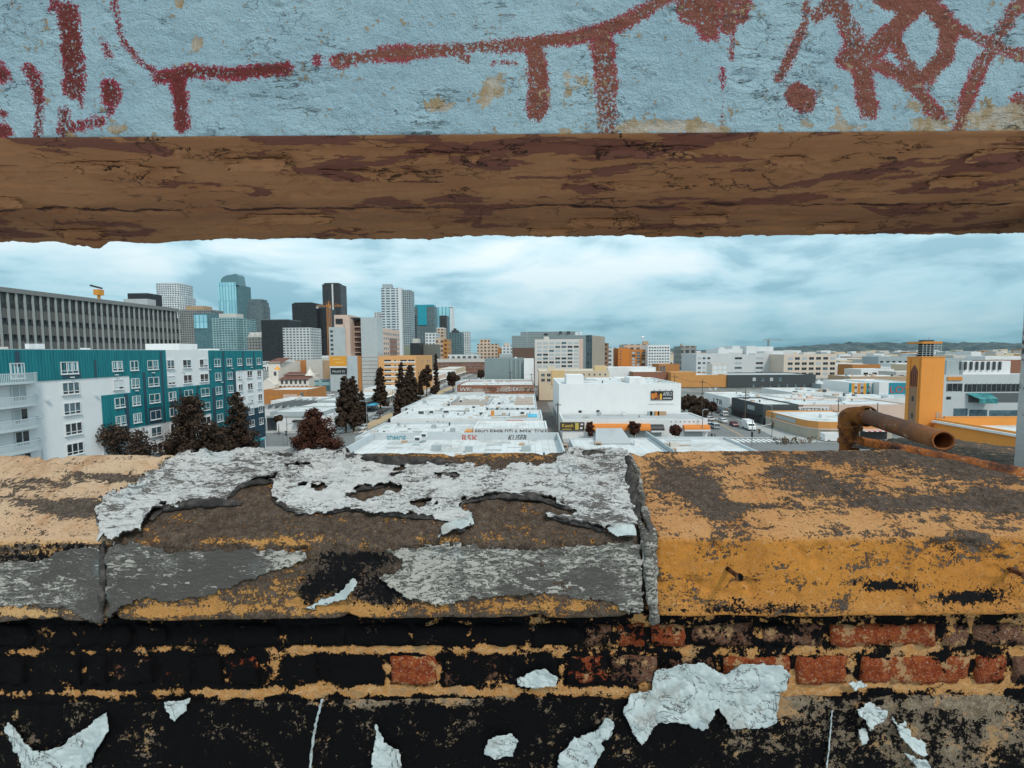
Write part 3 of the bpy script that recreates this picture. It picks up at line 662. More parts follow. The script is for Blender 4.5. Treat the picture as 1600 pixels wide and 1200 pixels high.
for i, (x0, x1) in enumerate(C2):
    m, s = C2M.get(i, (M_BRK_K, .16)); brick(x0, x1, 1026, 1068, m, s, .008 + .005 * math.sin(i * 1.9 + 1), i * 5.1 + 50)

# ------------------------------------------------------------------ flakes of pale paint hanging on the render
def flake(outline, lift=.010, rag=2., seed=0., bow=.012, mat=M_FLAKE):
    xs = np.array([q[0] for q in outline]); ys = np.array([q[1] for q in outline]); st = 1.9
    X, Y = np.meshgrid(np.arange(xs.min() - 8, xs.max() + 9, st), np.arange(ys.min() - 8, ys.max() + 9, st), indexing='ij')
    sf = lambda X, Y: poly_sd(X, Y, outline) + rag * 1.7 * fbm(X / 14 + seed, Y / 12, 4, .6)
    S = sf(X, Y); gx, gy = np.gradient(S, st); g2 = gx ** 2 + gy ** 2 + 1e-3; out = S < 0
    X2 = np.where(out, X - np.clip(S * gx / g2, -st, st), X); Y2 = np.where(out, Y - np.clip(S * gy / g2, -st, st), Y)
    Sm = np.clip(S, 0, None); A = np.clip(.4 + 1.2 * fbm(X / 60 + seed, Y / 60, 2), 0, 1.3)
    cr = np.abs(fbm(X / 34 + seed, Y / 34 + 9, 3)); w = WBK - .0075 - lift * .12 - bow * A * np.exp(-Sm / 16) - .003 * fbm(X / 22 + seed, Y / 22, 3) + .003 * np.exp(-cr / .03)
    P = np.empty(X.shape + (3,))
    d = np.stack([(X2 - 800) / FPX, -(Y2 - 600) / FPX, -np.ones(X.shape)], -1) @ np.array(RLOC).T
    P = d * ((WBK - .010) / d[..., 1:2]); P[..., 1] = w
    ok = S > 0; keep = ok[:-1, :-1] | ok[1:, :-1] | ok[:-1, 1:] | ok[1:, 1:]
    o = grid_obj('paint_flake', P, [mat, M_CURL], keep=keep, thick=-.0018); o.modifiers[0].material_offset = 1; o.modifiers[0].material_offset_rim = 0
    return pp(o)
FL = [[(166, 1115), (172, 1140), (150, 1178), (123, 1215), (40, 1215), (30, 1190), (8, 1140), (17, 1125), (30, 1150), (55, 1174), (100, 1163), (112, 1150), (140, 1132)],
      [(259, 1094), (297, 1092), (290, 1110), (277, 1124), (264, 1110)], [(589, 1130), (600, 1160), (625, 1170), (628, 1190), (615, 1215), (580, 1215), (586, 1165)],
      [(762, 1150), (800, 1146), (810, 1158), (800, 1180), (775, 1188), (757, 1175)], [(806, 1060), (850, 1043), (872, 1055), (868, 1070), (835, 1076), (808, 1068)],
      [(872, 1215), (873, 1175), (900, 1155), (930, 1140), (945, 1120), (960, 1122), (955, 1145), (940, 1160), (945, 1170), (930, 1190), (910, 1215)],
      [(973, 1108), (985, 1085), (1018, 1080), (1020, 1059), (1027, 1045), (1060, 1037), (1099, 1038), (1132, 1053), (1157, 1036), (1219, 1040), (1234, 1052), (1229, 1070), (1217, 1079), (1210, 1128), (1190, 1137), (1142, 1137), (1120, 1103), (1099, 1140), (1060, 1128), (1027, 1128), (1001, 1160), (985, 1135)],
      [(1328, 1099), (1355, 1095), (1382, 1110), (1380, 1120), (1355, 1135), (1342, 1115)], [(1342, 1140), (1352, 1135), (1353, 1158), (1342, 1160)],
      [(1386, 1112), (1398, 1128), (1412, 1128), (1426, 1150), (1442, 1160), (1440, 1172), (1425, 1172), (1406, 1150)], [(1412, 1175), (1436, 1178), (1448, 1192), (1440, 1200), (1424, 1190)],
      [(1325, 1068), (1345, 1064), (1356, 1072), (1336, 1078)]]
for i, f_ in enumerate(FL): flake(f_, seed=i * 4.3, bow=.020 if i in (7, 9, 10) else .009)
# thin dried runs of pale paint
def run(pts, wd, seed):
    n = 40; l = np.linspace(0, 1, n); k = np.linspace(0, 1, len(pts)); x = np.interp(l, k, [p[0] for p in pts]) + 2 * fbm(l * 12 + seed, l * 0, 3); y = np.interp(l, k, [p[1] for p in pts])
    R = []
    for s in (-1, -.5, .5, 1):
        R.append([onw(x[i] + s * wd * (.6 + .6 * abs(math.sin(i * .7 + seed))), y[i], WBK - (.013 if abs(s) < .9 else .004)) for i in range(n)])
    pp(grid_obj('paint_run', np.stack(R, 1).reshape(n, 4, 3), M_FLAKE, flip=True))
run([(504, 1092), (496, 1120), (490, 1150), (483, 1215)], 2.2, 1.); run([(1300, 1110), (1296, 1160), (1290, 1215)], 1.4, 5.)
# nails driven into the coping face
M_RUSTD = soil('rust_dark', (.10, .045, .025), (.19, .08, .04))
for (x, y, x2, y2) in ((1136, 888, 1155, 902), (1577, 889, 1604, 901)):
    b = MB(); a = onw(x, y, D0 + .01); c = onw(x2, y2, D0 - .045); b.tube(fgw(a), fgw(c), .0045, .0042, 10); b.tube(fgw(c), fgw(c + (c - a) * .03), .0075, .007, 10)
    pp(b.build('nail', M_RUSTD, None, True))
# ------------------------------------------------------------------ beam over the opening, with sprayed lettering
beam = thing('overhead_beam', 'pale blue painted beam with dark red graffiti and peeling brown underside', 'beam', tuple(fgw(np.array([0, 1.1, -1.70]))), rz=YAW)
def bp_(o):
    o.parent = beam; o.matrix_parent_inverse = (Matrix.Translation(beam.location) @ Matrix.Rotation(YAW, 4, 'Z')).inverted(); return o
zu = onw(800, 211, D0)[2]; WU = 1.35; zuk = onw(800, 373, WU)[2]
bpf = Profile([(D0, zu + .62)] + rnd((D0, zu + .5), (D0, zu), (WU, zuk), .006, 4) + rnd((D0, zu), (WU, zuk), (WU + .005, zuk + .3), .02, 5) + [(WU + .005, zuk + .55)])
SF = .62                                     # arc length of the front face
ST = [([(84, 0), (81, 15)], 7, 0), ([(105, 20), (112, 68), (117, 118), (115, 138)], 19, 0), ([(124, 130), (126, 165)], 5, 0), ([(100, 178), (105, 222)], 13, 0), ([(110, 200), (160, 190)], 8, 0), ([(44, 108), (58, 128), (63, 168), (60, 216)], 9.5, 0),
      ([(172, 140), (173, 152)], 15, 0), ([(175, 165), (172, 178)], 4, 0), ([(-6, 104), (8, 122)], 10, 0), ([(-4, 205), (8, 205)], 12, 0), ([(-2, 176), (10, 178)], 6, 0), ([(178, -5), (184, 35), (192, 63), (218, 95), (243, 115)], 5.5, 0), ([(160, 60), (172, 90)], 6, 0),
      ([(250, 122), (300, 112), (370, 116), (445, 107)], 11.5, 0), ([(278, 125), (283, 160), (284, 196)], 13, 0), ([(496, 93), (497, 98)], 6, 0),
      ([(528, 96), (587, 86), (657, 81), (745, 75), (815, 70), (885, 60), (937, 49), (990, 28), (1045, -6)], 12, 1), ([(836, 80), (841, 122), (839, 176)], 18, 1), ([(941, 70), (948, 122), (948, 214)], 18, 1), ([(722, 88), (732, 96)], 9, 1), ([(760, 98), (805, 100)], 5, 1),
      ([(1078, -10), (1082, 18)], 24, 1), ([(1105, -10), (1108, 42)], 20, 1), ([(1140, -10), (1138, 40)], 15, 1), ([(1165, -10), (1158, 32)], 11, 1), ([(1145, 50), (1144, 92)], 4, 1), ([(1129, 108), (1128, 206)], 1.4, 0),
      ([(1262, -8), (1258, 35), (1240, 75), (1219, 120)], 9.5, 1), ([(1275, 25), (1303, 2)], 13, 1), ([(1306, -2), (1330, 50), (1344, 100), (1357, 172)], 17, 1), ([(1325, 92), (1364, 78), (1398, 45), (1418, 20), (1448, 0)], 17, 1), ([(1431, -8), (1465, 20), (1482, 50), (1475, 88), (1448, 118)], 17, 1),
      ([(1398, 55), (1414, 95), (1435, 125)], 13, 1), ([(1362, 98), (1408, 118), (1438, 145), (1468, 188)], 12.5, 1), ([(1594, 0), (1570, 40), (1556, 64), (1532, 101), (1512, 152), (1497, 212)], 12.5, 1), ([(1490, 44), (1532, 61), (1575, 78), (1620, 94)], 10.5, 1),
      ([(1245, 150), (1256, 155)], 22, 1), ([(1592, 160), (1596, 190)], 13, 1), ([(1380, -6), (1420, 10)], 22, 1)]
PEEL = [(308, 68, 11, 11, 1.5), (180, 200, 16, 9, 1.2), (688, 167, 26, 10, 1.4), (772, 132, 14, 18, 1.4), (758, 158, 10, 12, 1.2), (885, 118, 8, 8, 1), (1050, 197, 50, 9, 1.8), (985, 200, 18, 9, 1.6), (1110, 202, 22, 5, 1.3), (1565, 186, 48, 22, 2), (1455, 196, 30, 9, 1.5), (1310, 170, 6, 9, 1.2), (1314, 190, 10, 8, 1.2), (1260, 192, 8, 7, 1.2), (1430, 166, 14, 8, 1.2), (278, 2, 8, 10, 1.4), (905, 130, 22, 14, .75), (880, 205, 12, 6, 1.), (1330, 200, 30, 4, .9), (850, 150, 90, 40, .18), (1200, 200, 300, 10, .2)]
u_ = np.arange(-1.62, 1.62, .0042); t_ = np.concatenate([np.linspace(0, SF - .004, 130), np.linspace(SF - .002, bpf.len - .35, 160), np.linspace(bpf.len - .33, bpf.len, 12)])
U, T = np.meshgrid(u_, t_, indexing='ij'); P = bpf.pos(U, T); X, Y = topix(P)
gr = np.full(X.shape, -60.); hue = np.zeros(X.shape)
for pts, r_, h_ in ST:
    pts = list(pts)                          # strokes cut by the picture edge carry on up the wall
    if pts[0][1] <= 0 and len(pts) > 1: k_ = min(8., 110 / max(4., abs(pts[1][1] - pts[0][1]))); pts.insert(0, (pts[0][0] + (pts[0][0] - pts[1][0]) * k_ * .6, pts[0][1] - abs(pts[1][1] - pts[0][1]) * k_))
    elif pts[-1][1] <= 0 and len(pts) > 1: k_ = min(4., 110 / max(4., abs(pts[-1][1] - pts[-2][1]))); pts.append((pts[-1][0] + (pts[-1][0] - pts[-2][0]) * k_ * .6, pts[-1][1] - abs(pts[-1][1] - pts[-2][1]) * k_))
    d = r_ - seg_d(X, Y, pts); hue = np.where(d > gr, h_, hue); gr = np.maximum(gr, d)
front = T < SF
gr = np.where(front, gr, -60)
peel = np.where(front, blobs(X, Y, PEEL), 0)
# relief: stucco on the face, lifted plates and the board joint under it
ef = np.clip((T - (SF + .01)) / .02, 0, 1) * np.clip((bpf.len - .28 - T) / .02, 0, 1)
rel_f = .0042 * fbm(U * 20, T * 26, 5, .62) + .0030 * np.abs(fbm(U * 60, T * 80, 3)) - .003 * np.clip(peel - .5, 0, .6)
rdg = np.abs(fbm(U * 5 + 3, T * 16 + 8, 4, .55)); crack = np.exp(-rdg / .018) * np.clip(fbm(U * 4 + 20, T * 5, 2) * 3 + .25, 0, 1)
rel_f -= .0045 * crack
tj = bpf.L[-1]; dj = np.abs(Y - (326 - (X - 800) * .0068) + 3.5 * fbm(U * 5, U * 0 + 2, 4))
plates = fbm(U * 3.2 + 40, T * 13, 5, .55)
lvl = np.where(plates > .22, -.0035, 0) + np.where(plates > .36, -.003, 0)
rel_u = .0035 * fbm(U * 6, T * 9, 3) + .0022 * fbm(U * 18, T * 70, 4, .6) + lvl - .010 * np.exp(-(dj / 2.6) ** 2) * np.clip(.6 + 1.6 * fbm(U * 7 + 11, U * 0, 3), 0, 1)
rel_u += .010 * np.clip(fbm(U * 9 + 3, T * 26 + 4, 4, .6) - .30, 0, .5)
off = np.where(front, rel_f, rel_u * ef)
# broken lower back edge
edge = np.exp(-((T - (bpf.len - .55 + .0)) / .03) ** 2)
hang = blobs(X, Y * 0, [(118, 0, 22, 9, .008), (148, 0, 16, 9, .012), (235, 0, 60, 9, .006), (60, 0, 30, 9, .003), (1495, 0, 14, 9, .003), (640, 0, 140, 9, .002), (1100, 0, 90, 9, .002)]) + .0014 * fbm(U * 10, U * 0, 5, .75) + .0035 * np.clip(fbm(U * 26, U * 0 + 4, 5, .75) - .28, 0, 1)
off += edge * hang
P = bpf.pos(U, T, 0); nw, nz = bpf.nrm(T); P[..., 1] -= 0
sgn = -1.0
P = bpf.pos(U, T, sgn * off)
P[..., 2] -= np.where(T > SF, edge * hang * .9, 0)
mi = (T[:-1, :-1] + (T[0, 1] - T[0, 0]) * .5 >= SF).astype(int)
# blue sprayed face
t = NT('pale_blue_stucco_graffiti'); p = t.geo()
n1 = t.noise(p, 30, 6, .65); n2 = t.noise(p, 120, 5, .7); n3 = t.noise(p, 330, 3, .7); n4 = t.noise(p, 5, 4, .6)
an = t.scale(p, (.6, 1, 3.2)); rd = t.math('ABSOLUTE', t.math('SUBTRACT', t.noise(an, 13, 8, .7, .35), .5)); gate = t.math('MULTIPLY', t.step(t.noise(p, 7.5, 3, .5), .56, .64), t.step(t.noise(an, 30, 3), .50, .58))
crk = t.math('MULTIPLY', t.step(rd, .016, .003), gate)
fine = t.math('MULTIPLY', t.step(t.noise(an, 85, 5, .7), .60, .66), t.step(t.noise(p, 9, 3), .44, .62))
blue = t.mix(t.step(n4, .38, .66), (.50, .72, .83, 1), (.43, .64, .76, 1)); blue = t.mix(t.math('MULTIPLY', t.step(n2, .5, .72), .35), blue, (.36, .53, .62, 1))
blue = t.mix(t.math('MULTIPLY', t.step(n1, .52, .70), .22), blue, (.24, .36, .43, 1)); blue = t.mix(t.math('MULTIPLY', t.step(n3, .56, .70), .30), blue, (.18, .29, .37, 1))  # dark grain specks colour in the small shadows among the stucco grains
lf = t.noise(p, 10, 3, .5); g0 = t.math('ADD', t.math('ADD', t.attr('graf'), t.math('MULTIPLY', t.math('SUBTRACT', lf, .52), 20)), t.math('ADD', t.math('MULTIPLY', t.math('SUBTRACT', n2, .5), 15), t.math('MULTIPLY', t.math('SUBTRACT', n1, .5), 14)))
gs = t.math('ADD', g0, t.math('MULTIPLY', t.math('SUBTRACT', n3, .5), 26))
gm = t.step(gs, -1.2, 1.8)
deep = t.step(t.math('ADD', t.attr('graf'), t.math('MULTIPLY', t.math('SUBTRACT', n3, .52), 34)), 2., 5.)
r0 = t.mix(t.attr('hue'), (.20, .030, .024, 1), (.30, .095, .062, 1)); r1 = t.mix(t.attr('hue'), (.40, .034, .07, 1), (.42, .055, .075, 1))
red = t.mix(deep, r1, r0)
hole = t.math('MULTIPLY', t.step(t.math('ADD', t.noise(p, 210, 3, .7), t.math('MULTIPLY', t.math('SUBTRACT', t.noise(p, 6, 3), .5), .55)), .585, .64), .9)
gm = t.math('MULTIPLY', gm, t.math('SUBTRACT', 1., hole))
c = t.mix(gm, blue, red)
pm = t.step(t.math('ADD', t.attr('peel'), t.math('ADD', t.math('MULTIPLY', t.math('SUBTRACT', n1, .5), 2.6), t.math('MULTIPLY', t.math('SUBTRACT', n2, .5), 2.2))), .52, .58)
c = t.mix(pm, c, t.mix(t.step(n1, .42, .62), (.66, .60, .52, 1), (.52, .38, .22, 1)))
c = t.mix(crk, c, (.035, .04, .045, 1)); c = t.mix(t.math('MULTIPLY', fine, .3), c, (.12, .15, .17, 1))
h = t.math('ADD', t.math('MULTIPLY', n1, .55), t.math('ADD', t.math('MULTIPLY', n2, .75), t.math('MULTIPLY', n3, .65)))
sa = t.noise(t.scale(p, (.7, 1, 1.7)), 8.5, 6, .6, .3); saw = t.math('FRACT', t.math('MULTIPLY', sa, 7.)); lipg = t.step(t.noise(p, 5.5, 3, .5), .47, .58)
lip = t.math('MULTIPLY', t.step(saw, .90, .99), lipg); c = t.mix(t.math('MULTIPLY', lip, .8), c, (.05, .06, .07, 1))  # near-black lip lines paint in the shadow along lifted paint edges
h = t.math('ADD', h, t.math('MULTIPLY', t.math('MULTIPLY', saw, lipg), .55))
h = t.math('SUBTRACT', h, t.math('ADD', t.math('MULTIPLY', crk, .9), t.math('MULTIPLY', pm, .35)))
t.set(Base_Color=c, Roughness=.72, Normal=t.bump(h, 1., .020), Specular_IOR_Level=.3); M_BLUE = t.m
# peeling brown underside
t = NT('peeling_brown_paint'); p = t.geo(); st = t.scale(p, (1, 3.4, 3.4)); s5 = t.scale(p, (1, 6, 6))
n1 = t.noise(st, 3.0, 8, .6, .3); n2 = t.noise(s5, 22, 7, .72); n3 = t.noise(p, 160, 4, .7); n4 = t.noise(p, 4, 4, .6)
pl = t.math('ADD', t.math('MULTIPLY', n1, .94), t.math('MULTIPLY', n2, .06))
m1 = t.step(pl, .560, .566); m2 = t.step(pl, .66, .668)
c = t.mix(t.step(n4, .36, .66), (.385, .19, .092, 1), (.315, .145, .068, 1)); c = t.mix(t.math('MULTIPLY', t.step(n3, .5, .7), .3), c, (.22, .12, .07, 1))
c = t.mix(t.math('MULTIPLY', t.step(n2, .58, .7), .2), c, (.22, .095, .05, 1))
c = t.mix(m1, c, (.18, .07, .05, 1)); c = t.mix(m2, c, (.11, .042, .033, 1))
cr_ = t.math('MULTIPLY', t.step(t.math('ABSOLUTE', t.math('SUBTRACT', t.noise(t.scale(p, (1, 2.2, 2.2)), 4.2, 9, .62, .4), .5)), .007, .0015), t.step(n4, .44, .6))
c = t.mix(cr_, c, (.02, .012, .012, 1))
sm = t.step(t.math('ADD', t.attr('seam'), t.math('MULTIPLY', t.math('SUBTRACT', n2, .5), 1.6)), .42, .6); c = t.mix(sm, c, (.025, .013, .012, 1)); c = t.mix(t.math('MULTIPLY', t.step(t.math('ADD', t.attr('seam2'), t.math('MULTIPLY', t.math('SUBTRACT', n1, .5), 3.)), .3, .9), .35), c, (.15, .06, .038, 1))
dk = t.step(t.math('ADD', t.math('MULTIPLY', n2, .6), t.math('MULTIPLY', t.noise(st, 2.2, 4, .6), .4)), .63, .67); c = t.mix(t.math('MULTIPLY', dk, .45), c, (.03, .017, .018, 1))
h = t.math('SUBTRACT', t.math('ADD', t.math('MULTIPLY', n2, .14), t.math('MULTIPLY', n3, .22)), t.math('ADD', t.math('MULTIPLY', m1, .6), t.math('ADD', t.math('MULTIPLY', m2, .5), t.math('MULTIPLY', cr_, .8))))
t.set(Base_Color=c, Roughness=.8, Normal=t.bump(h, .8, .007), Specular_IOR_Level=.3); M_BRN = t.m
bp_(grid_obj('beam_body', P, [M_BLUE, M_BRN], None, {'graf': gr, 'hue': hue, 'peel': peel, 'seam': np.where(front, 0, np.exp(-(dj / 2.4) ** 2) * np.clip(.75 + 1.2 * fbm(U * 6 + 11, U * 0, 3), .2, 1)), 'seam2': np.where(front, 0, np.exp(-((Y - 335) / 26) ** 2))}, mi=mi))
b = MB()
c = [fgw(np.array(q)) for q in [(-1.62, D0 + .02, zu + .6), (1.62, D0 + .02, zu + .6), (1.62, WU - .01, zu + .6), (-1.62, WU - .01, zu + .6)]]
b.poly(c); bp_(b.build('beam_top', M_BRN))
# piers either side of the opening carry the beam
for s in (-1, 1):
    b = MB(); x0, x1 = sorted((s * 1.63, s * 2.3))
    z0, z1 = -1.70, zu + .6
    c = [fgw(np.array(q)) for q in [(x0, D0 + .01, z0), (x1, D0 + .01, z0), (x1, WU - .02, z0), (x0, WU - .02, z0), (x0, D0 + .01, z1), (x1, D0 + .01, z1), (x1, WU - .02, z1), (x0, WU - .02, z1)]]
    for q in ((0, 1, 5, 4), (1, 2, 6, 5), (2, 3, 7, 6), (3, 0, 4, 7), (4, 5, 6, 7)): b.poly([c[i] for i in q])
    bp_(b.build('pier', paint((.44, .64, .74), .75, .3, 3.)))
# cracked plates of paint hanging from the underside
def plate(x, y, L, Wd, drop, seed):
    s = (y - 212) / (373 - 212); tt = SF + .01 + (bpf.len - .55 - SF) * np.clip(((y - 212) / 161.) * .62 + .38 * ((y - 212) / 161.) ** 2, 0, 1)
    t0 = np.linspace(-1, 1, 15); a = np.linspace(-1, 1, 25); A, B = np.meshgrid(a, t0, indexing='ij')
    wv, _ = bpf.at(np.array([tt])); u0 = (x - 800) / FPX * wv[0]
    rag = 1 + .5 * fbm(A * 2 + seed, B * 2, 4, .6)
    Uq = u0 + A * L * rag; Tq = tt + B * Wd * rag
    return pp_b(grid_obj('paint_plate', bpf.pos(Uq, Tq, -.003 - drop * np.clip(B, 0, 1) ** 2 * (1 + .6 * fbm(A * 2 + seed, B, 3)) - .0015 * fbm(A * 4, B * 4 + seed, 3)), M_BRN, thick=.0015))
pp_b = bp_
for i, (x, y, L, Wd, dr) in enumerate([(420, 243, .06, .010, .012), (180, 246, .07, .010, .012), (255, 256, .05, .012, .010), (590, 262, .09, .014, .010), (700, 236, .06, .010, .010), (1010, 228, .08, .010, .012), (1220, 246, .035, .010, .010), (1545, 238, .05, .012, .010), (1480, 278, .05, .010, .012), (455, 330, .10, .012, .012), (940, 340, .08, .010, .012), (1090, 336, .06, .010, .012), (140, 352, .06, .010, .014), (860, 356, .05, .010, .010), (10, 298, .05, .010, .014), (1300, 350, .05, .010, .010)]):
    plate(x, y, L, Wd, dr, i * 3.3)

# ------------------------------------------------------------------ rusty pipe, angle bar, post and side wall at the right
t = NT('flaking_rust'); p = t.geo(); n1 = t.noise(p, 24, 7, .7, .4); n2 = t.noise(p, 120, 5, .7); n3 = t.noise(p, 8, 4, .6)
c = t.mix(t.step(n1, .40, .60), (.36, .105, .014, 1), (.10, .03, .012, 1)); c = t.mix(t.step(n3, .50, .66), c, (.38, .14, .025, 1)); c = t.mix(t.step(n2, .60, .68), c, (.42, .34, .25, 1)); c = t.mix(t.step(t.math('ADD', n1, t.math('MULTIPLY', n2, .4)), .78, .86), c, (.02, .010, .008, 1))
t.set(Base_Color=c, Roughness=.85, Normal=t.bump(t.math('ADD', n1, t.math('MULTIPLY', n2, .6)), .9, .008), Metallic=0.); M_RUST = t.m
t = NT('dull_brown_pipe'); p = t.geo(); n1 = t.noise(p, 20, 7, .7, .4); n2 = t.noise(p, 120, 5, .7); n3 = t.noise(p, 5, 3, .6)
c = t.mix(t.step(n3, .42, .6), (.15, .05, .02, 1), (.33, .105, .018, 1)); c = t.mix(t.step(n1, .56, .66), c, (.06, .025, .015, 1)); c = t.mix(t.step(t.math('ADD', n1, t.math('MULTIPLY', n2, .5)), .84, .9), c, (.5, .38, .27, 1))
t.set(Base_Color=c, Roughness=.7, Normal=t.bump(t.math('ADD', n1, t.math('MULTIPLY', n2, .6)), .7, .006), Metallic=.2); M_PIPE = t.m
def sweep(path, rad, n=20, seed=0.):
    path = np.array(path, float); m = len(path); tan = np.gradient(path, axis=0); tan /= np.linalg.norm(tan, axis=1)[:, None]
    up = np.array([.3, .2, 1.]); A = np.cross(tan, up); bad = np.linalg.norm(A, axis=1) < .2; A[bad] = np.cross(tan[bad], [0, 1, .3]); A /= np.linalg.norm(A, axis=1)[:, None]
    # keep the frame continuous
    for i in range(1, m):
        A[i] = A[i - 1] - tan[i] * np.dot(A[i - 1], tan[i]); A[i] /= np.linalg.norm(A[i])
    B = np.cross(tan, A); th = np.linspace(0, 2 * np.pi, n + 1)
    r = np.broadcast_to(np.array(rad, float), (m,))[:, None] * (1 + .05 * fbm(np.arange(m)[:, None] * .35 + seed, np.cos(th)[None] * 2, 3))
    return path[:, None] + r[..., None] * (np.cos(th)[None, :, None] * A[:, None] + np.sin(th)[None, :, None] * B[:, None])
pipe = thing('rusty_pipe', 'rusty pipe elbow with an open end lying over the coping', 'pipe', tuple(fgw(onw(1328, 690, 1.62))), rz=YAW)
def pk(o, r): o.parent = r; o.matrix_parent_inverse = (Matrix.Translation(r.location) @ Matrix.Rotation(YAW, 4, 'Z')).inverted(); return o
pA = onw(1352, 650, 1.60); pE = onw(1474, 689, 1.17)
tt = np.linspace(0, 1, 40)[:, None]; path = pA + (pE - pA) * tt; rad = np.full(40, .0250)
outer = sweep(path, rad, 28, 3.); inner = sweep(path, rad * .80, 28, 3.)[::-1]
P_ = np.concatenate([outer, inner[:30]], 0); pk(grid_obj('pipe_tube', P_, M_PIPE), pipe)
base = onw(1327, 697, 1.64); top = onw(1325, 655, 1.64); mid = np.array([top[0], top[1], pA[2] + .004])
el = [base + np.array([0, 0, -.06]), base, base + (top - base) * .4, top]
k = np.linspace(0, 1, 14)[:, None]; arc = (1 - k) ** 2 * top + 2 * k * (1 - k) * mid + k ** 2 * (pA + (pE - pA) * .02)
el = np.concatenate([np.array(el), arc[1:]], 0)
pk(grid_obj('elbow', sweep(el, .030, 24, 5.), M_RUST), pipe)
dv = (pE - pA) / np.linalg.norm(pE - pA)
for (c0, axis, r_, l_) in ((pA + dv * .005, dv, .036, .028), (base + np.array([0, 0, .018]), np.array([0, 0, 1.]), .036, .022), (base + np.array([0, 0, .066]), np.array([0, 0, 1.]), .037, .020)):
    s = np.linspace(-.5, .5, 6)[:, None]; rr = np.array([.030, .98 * r_, r_, r_, .98 * r_, .030])
    pk(grid_obj('collar', sweep(c0 + axis * l_ * s, rr, 24, 9.), M_RUST), pipe)
bar = thing('rusty_angle_bar', 'rusty flat angle bar lying along the back of the ochre coping', 'metal bar', tuple(fgw(onw(1480, 705, 1.12))), rz=YAW)
q = np.array([onw(1345, 688, 1.20), onw(1400, 699, 1.13), onw(1480, 714, 1.075), onw(1560, 730, 1.03), onw(1700, 757, .98)]); l = np.linspace(0, 1, 90); kk = np.linspace(0, 1, 5)
ctr = np.stack([np.interp(l, kk, q[:, i]) for i in range(3)], -1); R_ = []
for (dw, dz) in ((-.012, -.012), (-.012, .004), (.0, .010), (.012, .008), (.012, -.012), (-.012, -.012)):
    o_ = ctr.copy(); o_[:, 1] += dw + .003 * fbm(l * 30, l * 0 + dw * 99, 3); o_[:, 2] += dz + .003 * fbm(l * 40, l * 0 + dz * 77, 3); R_.append(o_)
pk(grid_obj('bar_flange', np.stack(R_, 1), M_RUST, flip=True), bar)
post = thing('square_post', 'scuffed pale grey post standing beside the side wall', 'post', tuple(fgw(onw(1600, 722, 1.16))), rz=YAW)
t = NT('scuffed_pale_post'); p = t.geo(); n1 = t.noise(p, 12, 7, .7, .4); n2 = t.noise(p, 60, 5, .7)
t.set(Base_Color=t.mix(t.step(n1, .55, .62), (.58, .60, .60, 1), (.10, .09, .085, 1)), Roughness=.8, Normal=t.bump(n2, .5, .006))
z0 = onw(1597, 740, 1.16)[2]; z1 = zuk + .10; x0 = onw(1590, 640, 1.19)[0]
zz = np.linspace(z0 - .2, z1, 90); R_ = []
for (du, dw) in ((0, 0), (.09, 0), (.09, .03), (0, .03), (0, 0)):
    R_.append(np.stack([x0 + du + .0025 * fbm(zz * 14 + du * 9, zz * 0 + dw * 31, 4), 1.16 + dw + .0025 * fbm(zz * 14 + 7, zz * 0 + du * 31, 4), zz], -1))
pk(grid_obj('post_shaft', np.stack(R_, 1), t.m, smooth=False), post)
side = thing('side_parapet', 'grey weathered parapet top running back behind the rusty pipe', 'parapet', tuple(fgw(np.array([1.6, 2., -.6]))), rz=YAW)
sc = [onw(1330, 690, 1.45), onw(1700, 765, 1.02), onw(1700, 712, 2.2), onw(1438, 676, 2.6)]
f, g = np.meshgrid(np.linspace(0, 1, 120), np.linspace(0, 1, 90), indexing='ij'); f, g = f[..., None], g[..., None]
P_ = (sc[0] * (1 - f) + sc[1] * f) * (1 - g) + (sc[3] * (1 - f) + sc[2] * f) * g
P_[..., 2] += -.012 + .012 * fbm(P_[..., 0] * 12, P_[..., 1] * 12, 5, .6)
X, Y = topix(P_)
pk(grid_obj('wall_top', P_, M_COP_O, None, {'a_tan': np.full(X.shape, -.09), 'a_soot': np.full(X.shape, -.11), 'a_cream': np.full(X.shape, .6)}), side)
lo = P_[:, -1].copy(); lo2 = lo.copy(); lo2[:, 2] -= 1.2
pk(grid_obj('wall_side', np.stack([lo, lo2], 1), M_COP_L, None, {'a_tan': np.zeros((120, 2)), 'a_soot': np.zeros((120, 2)), 'a_cream': np.ones((120, 2))}), side)
